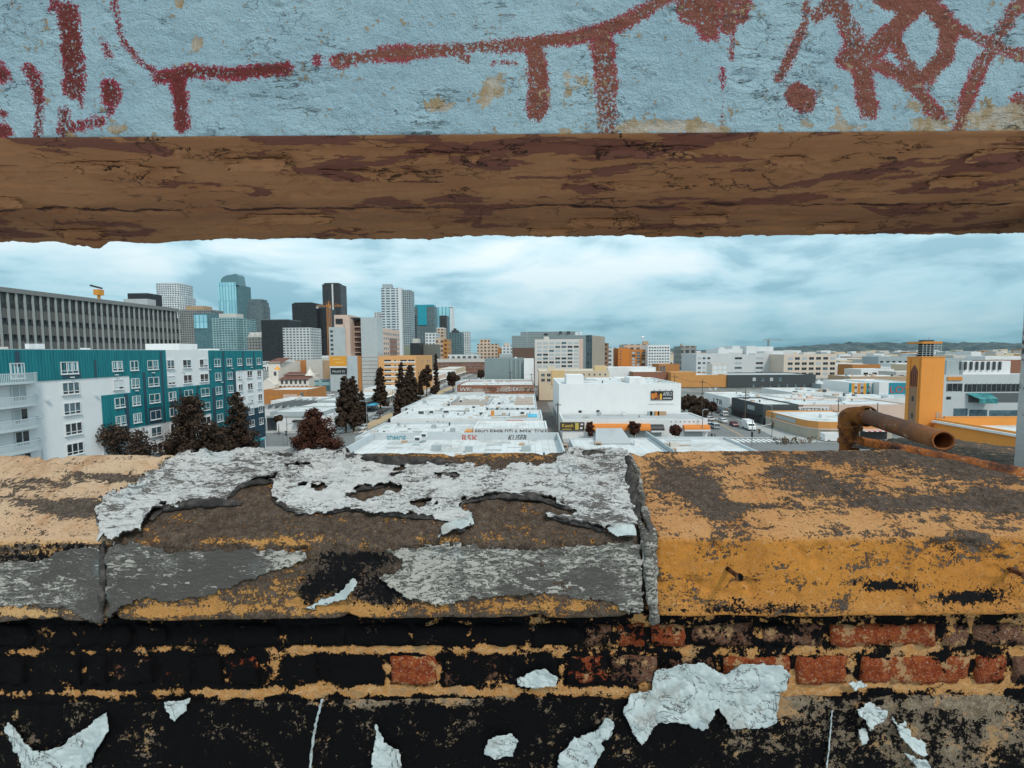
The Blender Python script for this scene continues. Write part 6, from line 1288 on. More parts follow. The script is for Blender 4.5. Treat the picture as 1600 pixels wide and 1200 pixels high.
o = pxb('bay_fronted_hall', 'white fronted hall with six big blank window bays', 1113, 1137, 568, 325, 10, M_OFFW, M_ROOF); winpx(o, 325, 1114, 1136, 3, 571, 585, 2, fw=.75, fh=.7, glass=(G_CURT,))
# ------------------------------------------------------------------ shops along the right-hand street
CS = thing('corner_store', 'ochre corner store with a rounded front and striped awning', 'building', (82, 138, 0)); fp = [(75.2, 152), (75.2, 133), (75.8, 130.4), (77.4, 128.4), (80, 127.6), (96, 127.4), (96, 152)]
b = MB(); b.prism(fp, 0, 2.9, cap=False); b.build('lower_wall', paint((.40, .36, .30), .85, .3, .3), CS); b = MB(); b.prism(fp, 2.9, 4.9, cap=False); b.build('fascia', M_OCHRE, CS); b = MB(); b.poly([(*p, 4.5) for p in fp]); b.build('roof', M_ROOF, CS)
b = MB(); f2 = [(x - .12 if x < 90 else x, y - .12 if y < 130 else y) for x, y in fp]; b.prism(f2, 2.7, 3.1, cap=False); b.build('band', M_PINK, CS)
part(CS, 'sign_panel', M_GREY, (77.8, 78, 0, 0, 0, 0)) if False else None
b = MB(); b.poly([(75.1, 146, 3.4), (75.1, 135, 3.4), (75.1, 135, 4.5), (75.1, 146, 4.5)]); b.build('sign_panel', M_GREY, CS)
for k in range(9): part(CS, 'awning_stripe', M_TAGR if k % 2 else M_FRAME, (88 + k * .7, 88.7 + k * .7, 125.9, 127.38, 2.5 + .0, 2.75))
part(CS, 'shop_opening', M_BLACK, (87.8, 94.6, 127.3, 127.4, .2, 2.6)); part(CS, 'dark_awning', M_BLACK, (82.5, 87.4, 126, 127.5, 2.5, 2.8))
for (X, Y) in ((84, 138), (88, 134), (91, 141)): part(CS, 'roof_unit', M_FRAME, (X, X + 1.5, Y, Y + 1.3, 4.5, 5.5))
DS = bldg('charcoal_shop', 'charcoal corner shop with a pale logo on its side wall', 75.4, 86.4, 154, 178, 6.6, M_DKGREY, M_ROOF, .4); part(DS, 'wall_logo', M_GREY, (75.3, 75.4, 160, 165, 3.9, 5.4)); part(DS, 'canopy', M_BLACK, (73.8, 75.4, 155, 177, 2.8, 3.1)); part(DS, 'shop_opening', M_BLACK, (75.32, 75.4, 156, 176, .2, 2.7))
BS = bldg('lettered_shop', 'peach brick shop with big black painted lettering', 86.9, 128, 162, 184, 5.6, M_PINK, M_ROOF, .4); part(BS, 'brick_end', M_BRICKR, (87, 92.4, 161.93, 162, .2, 5.5)); text(BS, 'WESTERN', 89.6, 161.88, 2.9, 2.2, M_TAGK, ext=.02, width=10.5); part(BS, 'letter_backing', M_FRAME, (89, 101, 161.91, 161.99, 2.5, 4.9)); part(BS, 'door', M_TAN, (104, 106, 161.9, 162, .2, 3.2))
WG = bldg('tagged_white_shop', 'white shop with black scrawled tag above a grey fence', 75.6, 96, 180, 206, 6.2, M_WHITE, M_ROOF, .4); text(WG, 'LTR', 75.5, 196, 2.6, 3., M_TAGK, 'W', .02, 'graffiti', 9.); 
fences = thing('street_fence', 'grey sheet fence along the right-hand kerb below the tag', 'fence', (75, 190, 0))
for k in range(10): part(fences, 'fence_panel', M_TAN if k % 3 == 0 else M_GREY, (75.0, 75.12, 180 + k * 3.0, 182.9 + k * 3.0, .1, 2.1))
fl2 = thing('iron_railing', 'dark railing panels beside the white warehouse wall', 'railing', (49, 150, 0))
for k in range(9): part(fl2, 'railing_panel', M_GREY, (48.6 + k * .36, 48.7 + k * .36, 131 + k * 3.6, 134.4 + k * 3.6, .15, 2.8))
# wide low roofs right of the street
random.seed(21)
k_ = 0
for (xa, xb, yt, Y, dp, lab, m) in [(1100, 1200, 640, 212, 28, 'wide white roof behind the tagged shop', M_WHITE), (1130, 1240, 622, 244, 24, 'white roof deck with pipes before the charcoal warehouse', M_WHITE), (1245, 1330, 626, 190, 30, 'flat white roof with orange boxes beyond the lettered shop', M_OFFW), (1240, 1320, 613, 232, 30, 'pale roof crowded with vents below the charcoal warehouse', M_WHITE), (1335, 1420, 634, 176, 22, 'peach shop continuing the lettered wall', M_PINK), (1330, 1420, 622, 205, 18, 'white roof before the mural building', M_WHITE), (1100, 1140, 610, 290, 16, 'white roof at the foot of the orange warehouse', M_WHITE), (1285, 1335, 600, 300, 30, 'grey-white store right of the charcoal warehouse', M_GREY), (1330, 1425, 588, 330, 24, 'tan banded store behind the mural building', M_TAN)]:
    o = pxb('low_store', lab, xa, xb, yt, Y, dp, m, M_ROOF, par=.3)
    x0, x1, y0, y1, z0, z1 = o['_b']
    for q in range(9):
        X = random.uniform(x0 + 1, x1 - 2); Yq = random.uniform(y0 + 2, y1 - 3); h = random.uniform(.4, 1.4); part(o, 'roof_unit', random.choice([M_GREY, M_FRAME, M_TAN, M_DKGREY, M_PINK]), (X, X + random.uniform(.6, 2.4), Yq, Yq + random.uniform(.6, 2), z1 - .31, z1 - .3 + h))
Y_ = 232; lv = pxb('mural_building', 'white building with red lettering on a teal mural', 1376, 1432, 597, Y_, 26, M_WHITE, M_ROOF, .3); part(lv, 'mural', flat((.02, .24, .32)), (PX(1391, Y_), PX(1431, Y_), Y_ - .05, Y_, PZ(619, Y_, 1400), PZ(598, Y_, 1400))); text(lv, 'LOVE', PX(1392, Y_), Y_ - .12, PZ(613.5, Y_, 1400), 4.4, M_TAGR, ext=.04, width=PX(1432, Y_) - PX(1392, Y_))
part(lv, 'mural', flat((.55, .65, .68)), (PX(1374, Y_), PX(1415, Y_), Y_ - .7, Y_ - .1, .2, PZ(616, Y_, 1395)))
Y_ = 236; st = pxb('striped_building', 'building painted with orange, teal and white stripes', 1328, 1375, 597, Y_, 20, M_WHITE, M_ROOF, .3)
for k, m in enumerate([flat((.02, .24, .30)), M_YELLOW, M_OFFW, M_TAGO, M_GREY, M_YELLOW, flat((.03, .26, .28)), M_OFFW, flat((.02, .24, .30)), M_YELLOW]): part(st, 'painted_stripe', m, (PX(1328.3 + k * 4.6, Y_), PX(1332.5 + k * 4.6, Y_), Y_ - .06, Y_, .3, PZ(598.5, Y_, 1350)))
winpx(st, Y_ - .07, 1332, 1372, 4, 601, 619, 2, fw=.38, fh=.36, glass=(G_DARK,))
# orange tower with a pointed arch
Y_ = 72; ax = PX(1441, Y_); x2 = PX(1477, Y_); zt = PZ(558.5, Y_, 1455); gt = thing('arched_stair_tower', 'tall orange stair tower with a pointed arch grille on its side', 'tower', ((ax + x2) / 2, Y_ + 1.4, 0)); M_OT = paint((.72, .275, .048), .8, .2, .5)
part(gt, 'shaft', M_OT, (ax, x2, Y_, Y_ + 2.75, 0, zt)); part(gt, 'coping', M_OT, (ax - .06, x2 + .06, Y_ - .06, Y_ + 2.81, zt, zt + .1))
def arch_panel(y0, y1, z0, z1, rise, m, nm, x):
    yc = (y0 + y1) / 2; pts = [(y0, z0), (y1, z0), (y1, z1 - rise)] + [(yc + (y1 - yc) * (1 - f ** 1.7), z1 - rise + rise * f) for f in (.25, .5, .75, .92)] + [(yc, z1)] + [(yc - (yc - y0) * (1 - f ** 1.7), z1 - rise + rise * f) for f in (.92, .75, .5, .25)] + [(y0, z1 - rise)]
    b = MB(); b.poly([(x, y, z) for y, z in pts][::-1]); return b.build(nm, m, gt)
arch_panel(Y_ + .55, Y_ + 2.0, zt - 4.4, zt - 1.1, 1.3, paint((.16, .05, .03), .8, .3, 1.), 'arch_grille', ax - .02)
for k in range(4): part(gt, 'grille_bar', flat((.30, .12, .06)), (ax - .10, ax - .03, Y_ + .72 + k * .34, Y_ + .78 + k * .34, zt - 4.4, zt - 2.2))
part(gt, 'stone_panel', paint((.30, .17, .10), .85, .5, 3.), (ax - .04, ax, Y_ + .55, Y_ + 2.0, 0, zt - 4.45))
for z in (zt - 6.6, zt - 9.2, zt - 11.8): part(gt, 'slit_window', G_DARK, (ax - .08, ax - .03, Y_ + 1.1, Y_ + 1.45, z, z + .75))
for y_ in (Y_ + .38, Y_ + 2.1): part(gt, 'pilaster', M_OT, (ax - .10, ax, y_ - .1, y_ + .1, 0, zt - .2))
part(gt, 'door', M_TAN, (x2 - .9, x2 - .3, Y_ - .04, Y_, PZ(654, Y_, 1465), PZ(644, Y_, 1465)))
ob = bldg('orange_parapet_building', 'low white roof behind an orange parapet beside the arched tower', x2 - 1.5, 92, 46, Y_ - .5, PZ(653, Y_, 1465), M_OT, M_ROOF, 1.0); part(ob, 'parapet_cap', M_WHITE, (x2 - 1.9, x2 - 1.5, 46, Y_ - .5, 13.2, 13.5)); part(ob, 'roof_unit', M_FRAME, (x2 + 9, x2 + 11, 60, 62, 12.5, 14.0)); part(ob, 'back_parapet', M_OCHRE, (x2, 92, Y_ - .5, Y_ - .2, 12, PZ(650, Y_, 1500)))
# modern pale office at the right edge
Y_ = 165; mo = pxb('ribbon_window_office', 'pale grey modern office with dark ribbon windows and teal glass canopy', 1477, 1640, 585, Y_, 7, paint((.50, .53, .54), .7, .15, .2), M_ROOF, .5)
def mx_(x): return PX(x, Y_, 620)
def mz(y, x=1540): return PZ(y, Y_, x)
part(mo, 'ribbon_window', G_DARK, (mx_(1506), mx_(1640), Y_ - .05, Y_, mz(612), mz(600))); part(mo, 'ribbon_window', G_DARK, (mx_(1478), mx_(1503), Y_ - .05, Y_, mz(611), mz(599)))
for k in range(16): part(mo, 'mullion', M_STEEL, (mx_(1479 + k * 7.6), mx_(1479.6 + k * 7.6), Y_ - .12, Y_ - .05, mz(612), mz(599)))
part(mo, 'recess', flat((.10, .11, .12)), (mx_(1513), mx_(1640), Y_ - .04, Y_, mz(629), mz(614))); part(mo, 'lower_windows', G_BLUE, (mx_(1516), mx_(1544), Y_ - .05, Y_, mz(650), mz(640)), (mx_(1491), mx_(1513), Y_ - .05, Y_, mz(650), mz(638)), (mx_(1547), mx_(1640), Y_ - .05, Y_, mz(650), mz(641)))
b = MB(); xa, xb = mx_(1508), mx_(1546); b.poly([(xa, Y_ - .1, mz(614)), (xa + 2, Y_ - 3, mz(622)), (xb, Y_ - 3, mz(622)), (xb, Y_ - .1, mz(614))]); b.poly([(xa + 2, Y_ - 3, mz(622)), (xa + 2, Y_ - 3, mz(629)), (xb, Y_ - 3, mz(629)), (xb, Y_ - 3, mz(622))]); b.build('glass_canopy', glassmat((.03, .16, .17)), mo)
part(mo, 'small_window', G_DARK, (mx_(1478.5), mx_(1486), Y_ - .05, Y_, mz(624), mz(619.5))); part(mo, 'roof_screen', M_TAGO, (mx_(1478), mx_(1501), Y_ - .3, Y_ - .02, mz(594), mz(588.5)))
rparts(mo, [(1480, 1500, 563, 586, Y_ + 3, 3, 'plant_room', M_GREY), (1506, 1580, 564, 586, Y_ + 3.4, 3, 'plant_screen', M_WHITE)])
for k in range(8): rparts(mo, [(1500 + k * 9, 1503 + k * 9, 565, 578, Y_ + 2.9, .4, 'vent_stack', M_DKGREY)])
o = pxb('brown_flat_block', 'brown flat-roofed block beyond the ribbon window office', 1563, 1640, 563, 330, 20, M_BRICKR, M_ROOF)
# unfinished tower with an orange-topped scaffold
Y_ = 950; ut = thing('unfinished_tower', 'unfinished concrete frame with orange safety deck on top', 'building', (PX(1456, Y_), Y_, 0), None)
part(ut, 'core', M_DKGREY, (PX(1450, Y_), PX(1464, Y_), Y_ + 8, Y_ + 24, 0, PZ(531, Y_, 1456)))
for k in range(6): z = PZ(554 - k * 3.4, Y_, 1456); part(ut, 'floor_slab', M_CONC, (PX(1441, Y_), PX(1471, Y_), Y_, Y_ + 34, z, z + .8))
for k in range(6): X = PX(1441.5 + k * 5.7, Y_); part(ut, 'column', M_CONC, (X, X + .9, Y_, Y_ + .9, 0, PZ(536, Y_, 1456)))
part(ut, 'safety_deck', M_TAGO, (PX(1440, Y_), PX(1471, Y_), Y_ - 1, Y_ + 36, PZ(537, Y_, 1456), PZ(533.5, Y_, 1456)))
b = MB(); X = PX(1457, Y_); b.tube((X, Y_ + 10, PZ(533, Y_, 1456)), (X, Y_ + 10, PZ(526, Y_, 1456)), .4, n=5); b.build('mast', M_STEEL, ut)
# ------------------------------------------------------------------ low-rise city spreading to the hills
random.seed(5)
kinds = [('white', M_WHITE, 'small far white warehouse in the low-rise spread before the hills'), ('grey', M_GREY, 'small far grey warehouse in the low-rise spread before the hills'), ('cream', M_CREAM, 'small far cream building in the low-rise spread before the hills'), ('brick', M_BRICKO, 'small far brick-orange building in the low-rise spread before the hills'), ('offw', M_OFFW, 'small far off-white shed in the low-rise spread before the hills')]
placed = []
for i in range(520):
    Y = 360 * (3600 / 360) ** random.random(); x = random.choice([random.uniform(1300, 1620), random.uniform(1300, 1620), random.uniform(1040, 1320), random.uniform(930, 1100), random.uniform(690, 860), random.uniform(400, 520)])
    if x < 1300 and Y < 620: continue
    X = PX(x, Y); w = random.uniform(10, 34) * (1 + Y / 3000); d = random.uniform(10, 30) * (1 + Y / 3000); h = random.uniform(5, 11) * (1 + .3 * (random.random() < .2)) * (1 + Y / 4000)
    if any(abs(X - a) < (w + c) / 2 + 2 and abs(Y + d / 2 - b_) < (d + e) / 2 + 2 for a, b_, c, e in placed): continue
    if 125 < X < 180 and 160 < Y < 200: continue
    placed.append((X, Y + d / 2, w, d)); kn, m, lab = random.choices(kinds, (6, 2, 3, 1, 4))[0]; gr_ = random.random() < .2; nw_ = int(w / 7) if Y < 900 else 0
    lab = lab.replace('small far', 'far ' + ('long' if w > 1.5 * d else 'deep' if d > 1.5 * w else 'square') + (' tall' if h > 11 else ' low') + (' grey-roofed' if gr_ else ' pale-roofed')).replace('in the low-rise spread', ('with %d dark windows' % nw_ if nw_ else 'without windows') )
    o = bldg('low_warehouse', lab, X - w / 2, X + w / 2, Y, Y + d, h, m, M_ROOFG if gr_ else M_ROOF, .4, group='low-rise buildings spreading to the hills (%s)' % kn)
    if Y < 900:
        for q in range(random.randint(1, 4)): part(o, 'roof_unit', random.choice([M_GREY, M_FRAME, M_TAN]), (X - w / 2 + random.uniform(2, w - 4), 0, 0, 0, 0, 0)) if False else None
        for q in range(int(w / 7)): part(o, 'window', G_DARK, (X - w / 2 + 2 + q * 7, X - w / 2 + 5.5 + q * 7, Y - .06, Y, h * .4, h * .66))
# roof clutter: pipes, patches, vents and hatches on the near flat roofs
random.seed(33)
def clutter(root, n, zt):
    x0, x1, y0, y1, z0, z1 = root['_b']
    for k in range(n):
        X = random.uniform(x0 + .8, x1 - 2.5); Y = random.uniform(y0 + 1, y1 - 2.5); q = random.random()
        if q < .3: part(root, 'roof_patch', random.choice([M_ROOFG, M_GREY, M_OFFW, M_ROOF]), (X, min(x1 - .5, X + random.uniform(1.5, 6)), Y, min(y1 - .5, Y + random.uniform(.5, 3)), zt - .02, zt + .012 + .003 * k / n))
        elif q < .55: part(root, 'roof_vent', random.choice([M_GREY, M_STEEL, M_DKGREY]), (X, X + .35, Y, Y + .35, zt, zt + random.uniform(.4, .9)))
        elif q < .75: L = random.uniform(2, 7); part(root, 'roof_pipe', random.choice([M_STEEL, M_GREY, M_TAN]), (X, min(x1 - .5, X + L), Y, Y + .14, zt + .05, zt + .2))
        elif q < .9: part(root, 'roof_unit', random.choice([M_FRAME, M_GREY, M_OFFW]), (X, X + random.uniform(.9, 1.8), Y, Y + 1.1, zt, zt + random.uniform(.7, 1.2)))
        else: part(root, 'roof_hatch', random.choice([M_FRAME, M_TAN]), (X, X + 1.1, Y, Y + 1.1, zt, zt + .35))
for (r_, n_) in ((R0, 30), (R1, 26), (R2b, 20), (R2, 26), (R3, 60), (R4, 18), (R5, 20), (BW, 20), (KA, 9), (F1, 16), (F2, 14), (DS, 10), (BS, 18), (WG, 14), (LB[0], 18), (LB[1], 9), (LB[3], 12), (LB[4], 18), (GW, 5), (apt, 12)):
    clutter(r_, n_, r_['_b'][5] - {R0: 1.5, R2b: .5, BW: .4, KA: .35, F1: .3, F2: .5}.get(r_, .4))
# ================================================================== trees
t = NT('dark_brown_foliage'); p = t.obj(); n = t.noise(p, 1.1, 4, .6); g = t.n('ShaderNodeObjectInfo')
t.set(Base_Color=t.mix(t.step(n, .35, .68), (.020, .013, .010, 1), (.085, .052, .033, 1)), Roughness=.8, Specular_IOR_Level=.2); M_LEAF = t.m
t = NT('rust_red_foliage'); p = t.obj(); n = t.noise(p, 1.3, 4, .6)
t.set(Base_Color=t.mix(t.step(n, .35, .68), (.030, .012, .009, 1), (.105, .040, .024, 1)), Roughness=.8, Specular_IOR_Level=.2); M_LEAFR = t.m
M_BARK = paint((.10, .065, .045), .9, .4, 1.)
def tree_mesh(kind, h, r, n, seed, leaf, mat):
    """crown of leaf clumps on limbs; origin at the foot"""
    rg = random.Random(seed); cb_ = MB(); tb = MB()
    tb.tube((0, 0, 0), (0, 0, h * (.92 if kind == 'cone' else .62)), r * .075 + .08, .05, 8)
    cl = []
    if kind == 'cone':
        for i in range(46):
            f = i / 45; z = h * (.16 + .82 * f); rr = r * (1 - f) ** .58 * rg.uniform(.55, 1.05) + .12 * r * (f > .9); a = i * 2.4 + rg.uniform(-.5, .5)
            for q in (1., .55): cl.append((math.cos(a) * rr * q, math.sin(a) * rr * q, z + rg.uniform(-.3, .3), r * rg.uniform(.22, .36) * (1 - .55 * f)))
            if i % 4 == 0: tb.tube((0, 0, z - .3), (math.cos(a) * rr * .8, math.sin(a) * rr * .8, z), .09, .03, 5)
    elif kind == 'round':
        for i in range(40):
            z = rg.uniform(-1, 1); a = rg.uniform(0, 6.283); s = math.sqrt(1 - z * z); q = rg.uniform(.45, .88)
            c = (math.cos(a) * s * r * q, math.sin(a) * s * r * q, h * .60 + z * h * .36 * q); cl.append((*c, r * rg.uniform(.22, .38)))
            if i % 4 == 0: tb.tube((0, 0, h * .3), c, .12, .03, 5)
    else:                                                  # palm-like tuft on a leaning stem
        for i in range(14): a = i * 2.4; cl.append((math.cos(a) * r * .5, math.sin(a) * r * .5, h * .9 + rg.uniform(-.5, .5), r * .45))
    tot = sum(c[3] ** 2 for c in cl)
    for (x, y, z, s) in cl:
        for k in range(max(12, int(n * s * s / tot))):
            d = Vector((rg.gauss(0, 1), rg.gauss(0, 1), rg.gauss(0, .8))).normalized() * s * rg.uniform(.5, 1.08); c = Vector((x, y, z)) + d
            nrm = (d.normalized() + Vector((rg.uniform(-.7, .7), rg.uniform(-.7, .7), rg.uniform(-.3, .9)))).normalized(); q = nrm.to_track_quat('Z', 'Y'); L = leaf * rg.uniform(.6, 1.3)
            cb_.poly([c + q @ Vector(v) * L for v in ((-.5, -.3, 0), (.5, -.38, .1), (.62, .30, 0), (-.35, .42, .1))])
    return tb.mesh('trunk', [M_BARK]), cb_.mesh('crown', [mat])
_tm = {}
def tree(label, x, ybase, ytop, wpx, kind, Y=None, X=None, mat=None, group=None, name=None, seed=1, n=5200, z0=0.):
    if X is None:
        p = atZ(x, ybase, z0) if Y is None else Vector((PX(x, Y, ybase), Y, z0))
    else: p = atX(x, ybase, X); p.z = z0
    Yd = p.y; h = PZ(ytop, Yd, x) - z0; r = wpx / 2 * Yd / FPX
    mat = mat or M_LEAF; key = (kind, round(h), round(r, 1), seed, mat.name)
    if key not in _tm: _tm[key] = tree_mesh(kind, h, r, n, seed, max(.28, Yd * .0022 + .12), mat)
    o = thing(name or ('conifer_tree' if kind == 'cone' else 'leafy_tree'), label, 'tree', tuple(p), group); tm, cm = _tm[key]
    link('trunk', tm, o); link('crown', cm, o); return o
GL = 'brown trees along the teal apartment block'
tree('round brown tree at the left below the blank white wall of the apartments', 190, 760, 646, 104, 'round', Y=74, group=GL, seed=1, n=15000)
tree('broad brown conifer in the middle before the teal apartment windows', 303, 740, 620, 112, 'cone', Y=84, group=GL, seed=2, n=15000)
tree('dark narrow conifer at the right end of the teal apartments', 374, 720, 614, 62, 'cone', Y=96, group=GL, seed=3, n=8000)
tree('low brown bush between the two conifers by the apartments', 345, 735, 655, 30, 'round', Y=88, group=GL, seed=4, n=5000)
tree('bushy rust-brown conifer by the street corner', 493, 725, 641, 76, 'cone', Y=112, mat=M_LEAFR, seed=5, n=13000)
SG = 'dark conifers along the main street'
tree('tall twin-topped conifer, left stem, on the near left kerb', 541, 684, 588, 40, 'cone', Y=140, group=SG, seed=6, n=8000); tree('tall twin-topped conifer, right stem, on the near left kerb', 553, 678, 589, 36, 'cone', Y=143, group=SG, seed=7, n=7000)
tree('shorter dark conifer right behind the twin-topped pair', 566, 670, 612, 22, 'cone', Y=152, group=SG, seed=8, n=4000)
tree('conifer standing before the concrete tower and ochre office', 595, 645, 574, 26, 'cone', Y=196, group=SG, seed=9, n=6000)
tree('tall conifer in the middle of the clump before the ochre office', 628, 650, 566, 24, 'cone', Y=186, group=SG, seed=10, n=6000); tree('full conifer at the right of the clump before the ochre office', 642, 650, 571, 32, 'cone', Y=190, group=SG, seed=11, n=7000); tree('low front conifer of the clump before the ochre office', 626, 668, 606, 28, 'cone', Y=160, group=SG, seed=12, n=6000); tree('conifer hanging over the kerb behind the clump', 640, 655, 588, 24, 'cone', Y=178, group=SG, seed=13, n=5000)
tree('slim dark cypress beyond the clump', 657, 622, 586, 10, 'cone', Y=250, group=SG, seed=14, n=3000); tree('round-topped tree at the corner of the ochre office', 667, 622, 567, 20, 'round', Y=255, group=SG, seed=15, n=4000)
tree('very tall thin tree standing on the right kerb', 682, 622, 553, 11, 'cone', Y=262, group=SG, seed=16, n=3500); tree('short bushy tree at the foot of the very tall thin tree', 679, 628, 600, 14, 'round', Y=240, group=SG, seed=17, n=3000)
tree('clear-stemmed round tree alone on the right kerb', 708, 614, 577, 22, 'round', Y=280, group=SG, seed=18, n=4500); tree('dark tree in front of the brick loft', 752, 597, 577, 14, 'round', Y=400, group=SG, seed=19, n=2500)
tree('leaning bare-stemmed small tree before the white corner shop', 436, 681, 651, 14, 'palm', Y=136, seed=20, n=1600)
AG = 'red-brown street trees before the awnings'
for (x, yt, w, lab) in [(922, 655, 13, 'small red-brown street tree at the dark sign end of the awning'), (991, 652, 17, 'larger red-brown street tree in the middle of the orange awning'), (1055, 660, 17, 'thin red-brown street tree between the two orange awnings')]: tree(lab, x, 688, yt, w, 'round', Y=125.5, mat=M_LEAFR, group=AG, seed=int(x), n=2200)
PG = 'dark parking lot trees beside the white warehouse'
for (x, yt, w, Y, lab) in [(1076, 614, 26, 182, 'tallest dark tree at the back of the parking lot'), (1096, 620, 24, 180, 'wide dark tree in the middle of the parking lot'), (1067, 620, 14, 178, 'dark tree against the white warehouse corner'), (1112, 626, 14, 176, 'loose dark tree by the utility pole'), (1090, 634, 30, 162, 'olive brown bush in front of the parking lot trees')]: tree(lab, x, 655, yt, w, 'round', Y=Y, group=PG, seed=int(x) + 3, n=4500)
# dry weeds rooted along the back edge of the coping
M_WEED = flat((.10, .065, .03), .9)
for (x, yb, n_, lab) in ((1228, 694, 46, 'dry brown weed tuft on the back edge of the ochre coping'), (1254, 693, 30, 'smaller dry weed tuft beside its neighbour on the ochre coping')):
    p = fgw(onw(x, yb, 1.112)); rg = random.Random(x); b = MB()
    for k in range(n_):
        a = rg.uniform(0, 6.28); r0 = rg.uniform(0, .022); l = rg.uniform(.006, .020); c = Vector(p) + Vector((math.cos(a) * r0 * 1.4, math.sin(a) * r0 * .5, 0)); e = c + Vector((math.cos(a) * l * .9, math.sin(a) * l * .5, l)); sd_ = Vector((-math.sin(a), math.cos(a), 0)) * .0011
        b.poly([c - sd_, c + sd_, e]); m_ = c.lerp(e, .6); b.poly([m_, m_ + sd_ * 3 + Vector((0, 0, .003)), e + sd_])
    o = thing('weed_tuft', lab, 'weed', tuple(p)); b.build('blades', M_WEED, o)
# ================================================================== vehicles
def car_parts(kind):
    """side profiles (x along the car, z up), swept over the width with tumblehome"""
    if kind == 'van': L, Wd, prof, cab = 5.6, 2.0, [(-2.8, .35), (-2.8, 2.2), (-2.6, 2.35), (1.2, 2.35), (1.9, 1.45), (2.7, 1.15), (2.8, .7), (2.8, .35)], [(1.25, 2.2), (1.78, 1.5), (1.0, 1.5), (.9, 2.2)]
    elif kind == 'truck': L, Wd, prof, cab = 6.2, 2.1, [(-3.1, .6), (-3.1, 2.9), (1.0, 2.9), (1.0, 2.2), (1.7, 2.2), (2.3, 1.4), (3.0, 1.2), (3.1, .5)], [(1.1, 2.1), (1.65, 2.1), (2.15, 1.45), (1.1, 1.45)]
    elif kind == 'suv': L, Wd, prof, cab = 4.7, 1.9, [(-2.3, .35), (-2.35, .95), (-2.15, 1.62), (-1.9, 1.72), (.5, 1.72), (1.15, 1.1), (2.15, .98), (2.32, .75), (2.32, .35)], [(-1.95, 1.62), (.45, 1.62), (1.0, 1.1), (-2.1, 1.1)]
    else: L, Wd, prof, cab = 4.5, 1.8, [(-2.2, .32), (-2.25, .82), (-1.75, .95), (-1.15, 1.42), (.25, 1.44), (1.0, .95), (2.1, .80), (2.25, .6), (2.22, .32)], [(-1.6, .96), (-1.1, 1.36), (.2, 1.37), (.88, .96)]
    w = Wd / 2; zmax = max(z for _, z in prof); b = MB()
    def yw(z): return w * (1 - .16 * max(0, (z - .9) / (zmax - .9 + 1e-6)) if kind in ('car', 'suv') else 1)
    n = len(prof)
    for i in range(n):
        (xa, za), (xb, zb2) = prof[i], prof[(i + 1) % n]; b.poly([(xa, -yw(za), za), (xb, -yw(zb2), zb2), (xb, yw(zb2), zb2), (xa, yw(za), za)][::-1])
    for s in (-1, 1): b.poly([(x, s * yw(z), z) for x, z in (prof if s > 0 else prof[::-1])])
    g = MB()
    for s in (-1, 1): q = [(x, s * (yw(z) + .012), z) for x, z in cab]; g.poly(q if s < 0 else q[::-1])
    if kind in ('car', 'suv'):
        for (i, j) in ((4, 5), (2, 3)) if kind == 'car' else ((4, 5), (1, 2)):
            (xa, za), (xb, zb2) = prof[i], prof[j]; dx, dz = (zb2 - za), -(xb - xa); l = math.hypot(dx, dz); ox, oz = -dx / l * .012, -dz / l * .012
            q = [(xa * .92 + xb * .08 + ox, -yw(za) * .9, za * .92 + zb2 * .08 + abs(oz) + .006), (xa * .08 + xb * .92 + ox, -yw(zb2) * .9, za * .08 + zb2 * .92 + abs(oz) + .006)]
            g.poly([q[0], q[1], (q[1][0], -q[1][1], q[1][2]), (q[0][0], -q[0][1], q[0][2])])
    else:
        (xa, za), (xb, zb2) = prof[3 if kind == 'van' else 4], prof[4 if kind == 'van' else 5]; g.poly([(xa + .05, -w * .85, za - .1), (xb + .05, -w * .85, zb2 + .1), (xb + .05, w * .85, zb2 + .1), (xa + .05, w * .85, za - .1)])
    wl = MB()
    for s in (-1, 1): wl.tube((0, -.11, 0), (0, .11, 0), .33, n=14)
    hl = MB(); hl.box(-.03, .03, -.2, .2, -.08, .08)
    return b, g, wl, hl, L, Wd, prof
M_CGL = glassmat((.012, .014, .016), .05); M_TYRE = flat((.015, .015, .016), .9); M_HL = flat((.75, .78, .8), .2); M_TL = flat((.35, .02, .02), .3)
_cm = {}
rb_ = MB(); rb_.tube((0, -.125, 0), (0, .125, 0), .20, n=10); RIM = rb_.mesh('rim', [M_STEEL])
def car(kind, label, col, X, Y, rz, group='vehicles on the streets', name=None):
    if kind not in _cm: b, g, wl, hl, L, Wd, prof = car_parts(kind); _cm[kind] = (b, g.mesh('windows', [M_CGL]), wl.mesh('wheel', [M_TYRE]), hl.mesh('headlight', [M_HL]), hl.mesh('tail_light', [M_TL]), L, Wd)
    b, gm, wm_, hm, tm, L, Wd = _cm[kind]; t = flat(col, .3)
    o = thing(name or {'car': 'parked_car', 'suv': 'parked_car', 'van': 'white_van', 'truck': 'box_truck'}[kind], label, {'van': 'van', 'truck': 'truck'}.get(kind, 'car'), (X, Y, .012), group, rz)
    bm = b.mesh('body', [t]); link('body', bm, o); link('windows', gm, o)
    for sx in (-.31, .31):
        for sy in (-1, 1): link('rim', RIM, link('wheel', wm_, o, (L * sx, sy * (Wd / 2 - .08), .33)))
    for sy in (-1, 1): link('headlight', hm, o, (L * .49, sy * Wd * .34, .68)); link('tail_light', tm, o, (-L * .495, sy * Wd * .36, .8))
    return o
def carpx(kind, label, col, x, y, rz=math.pi / 2, **k):
    p = atZ(x, y, 0); return car(kind, label, col, p.x, p.y, rz, **k)
U_ = math.pi / 2
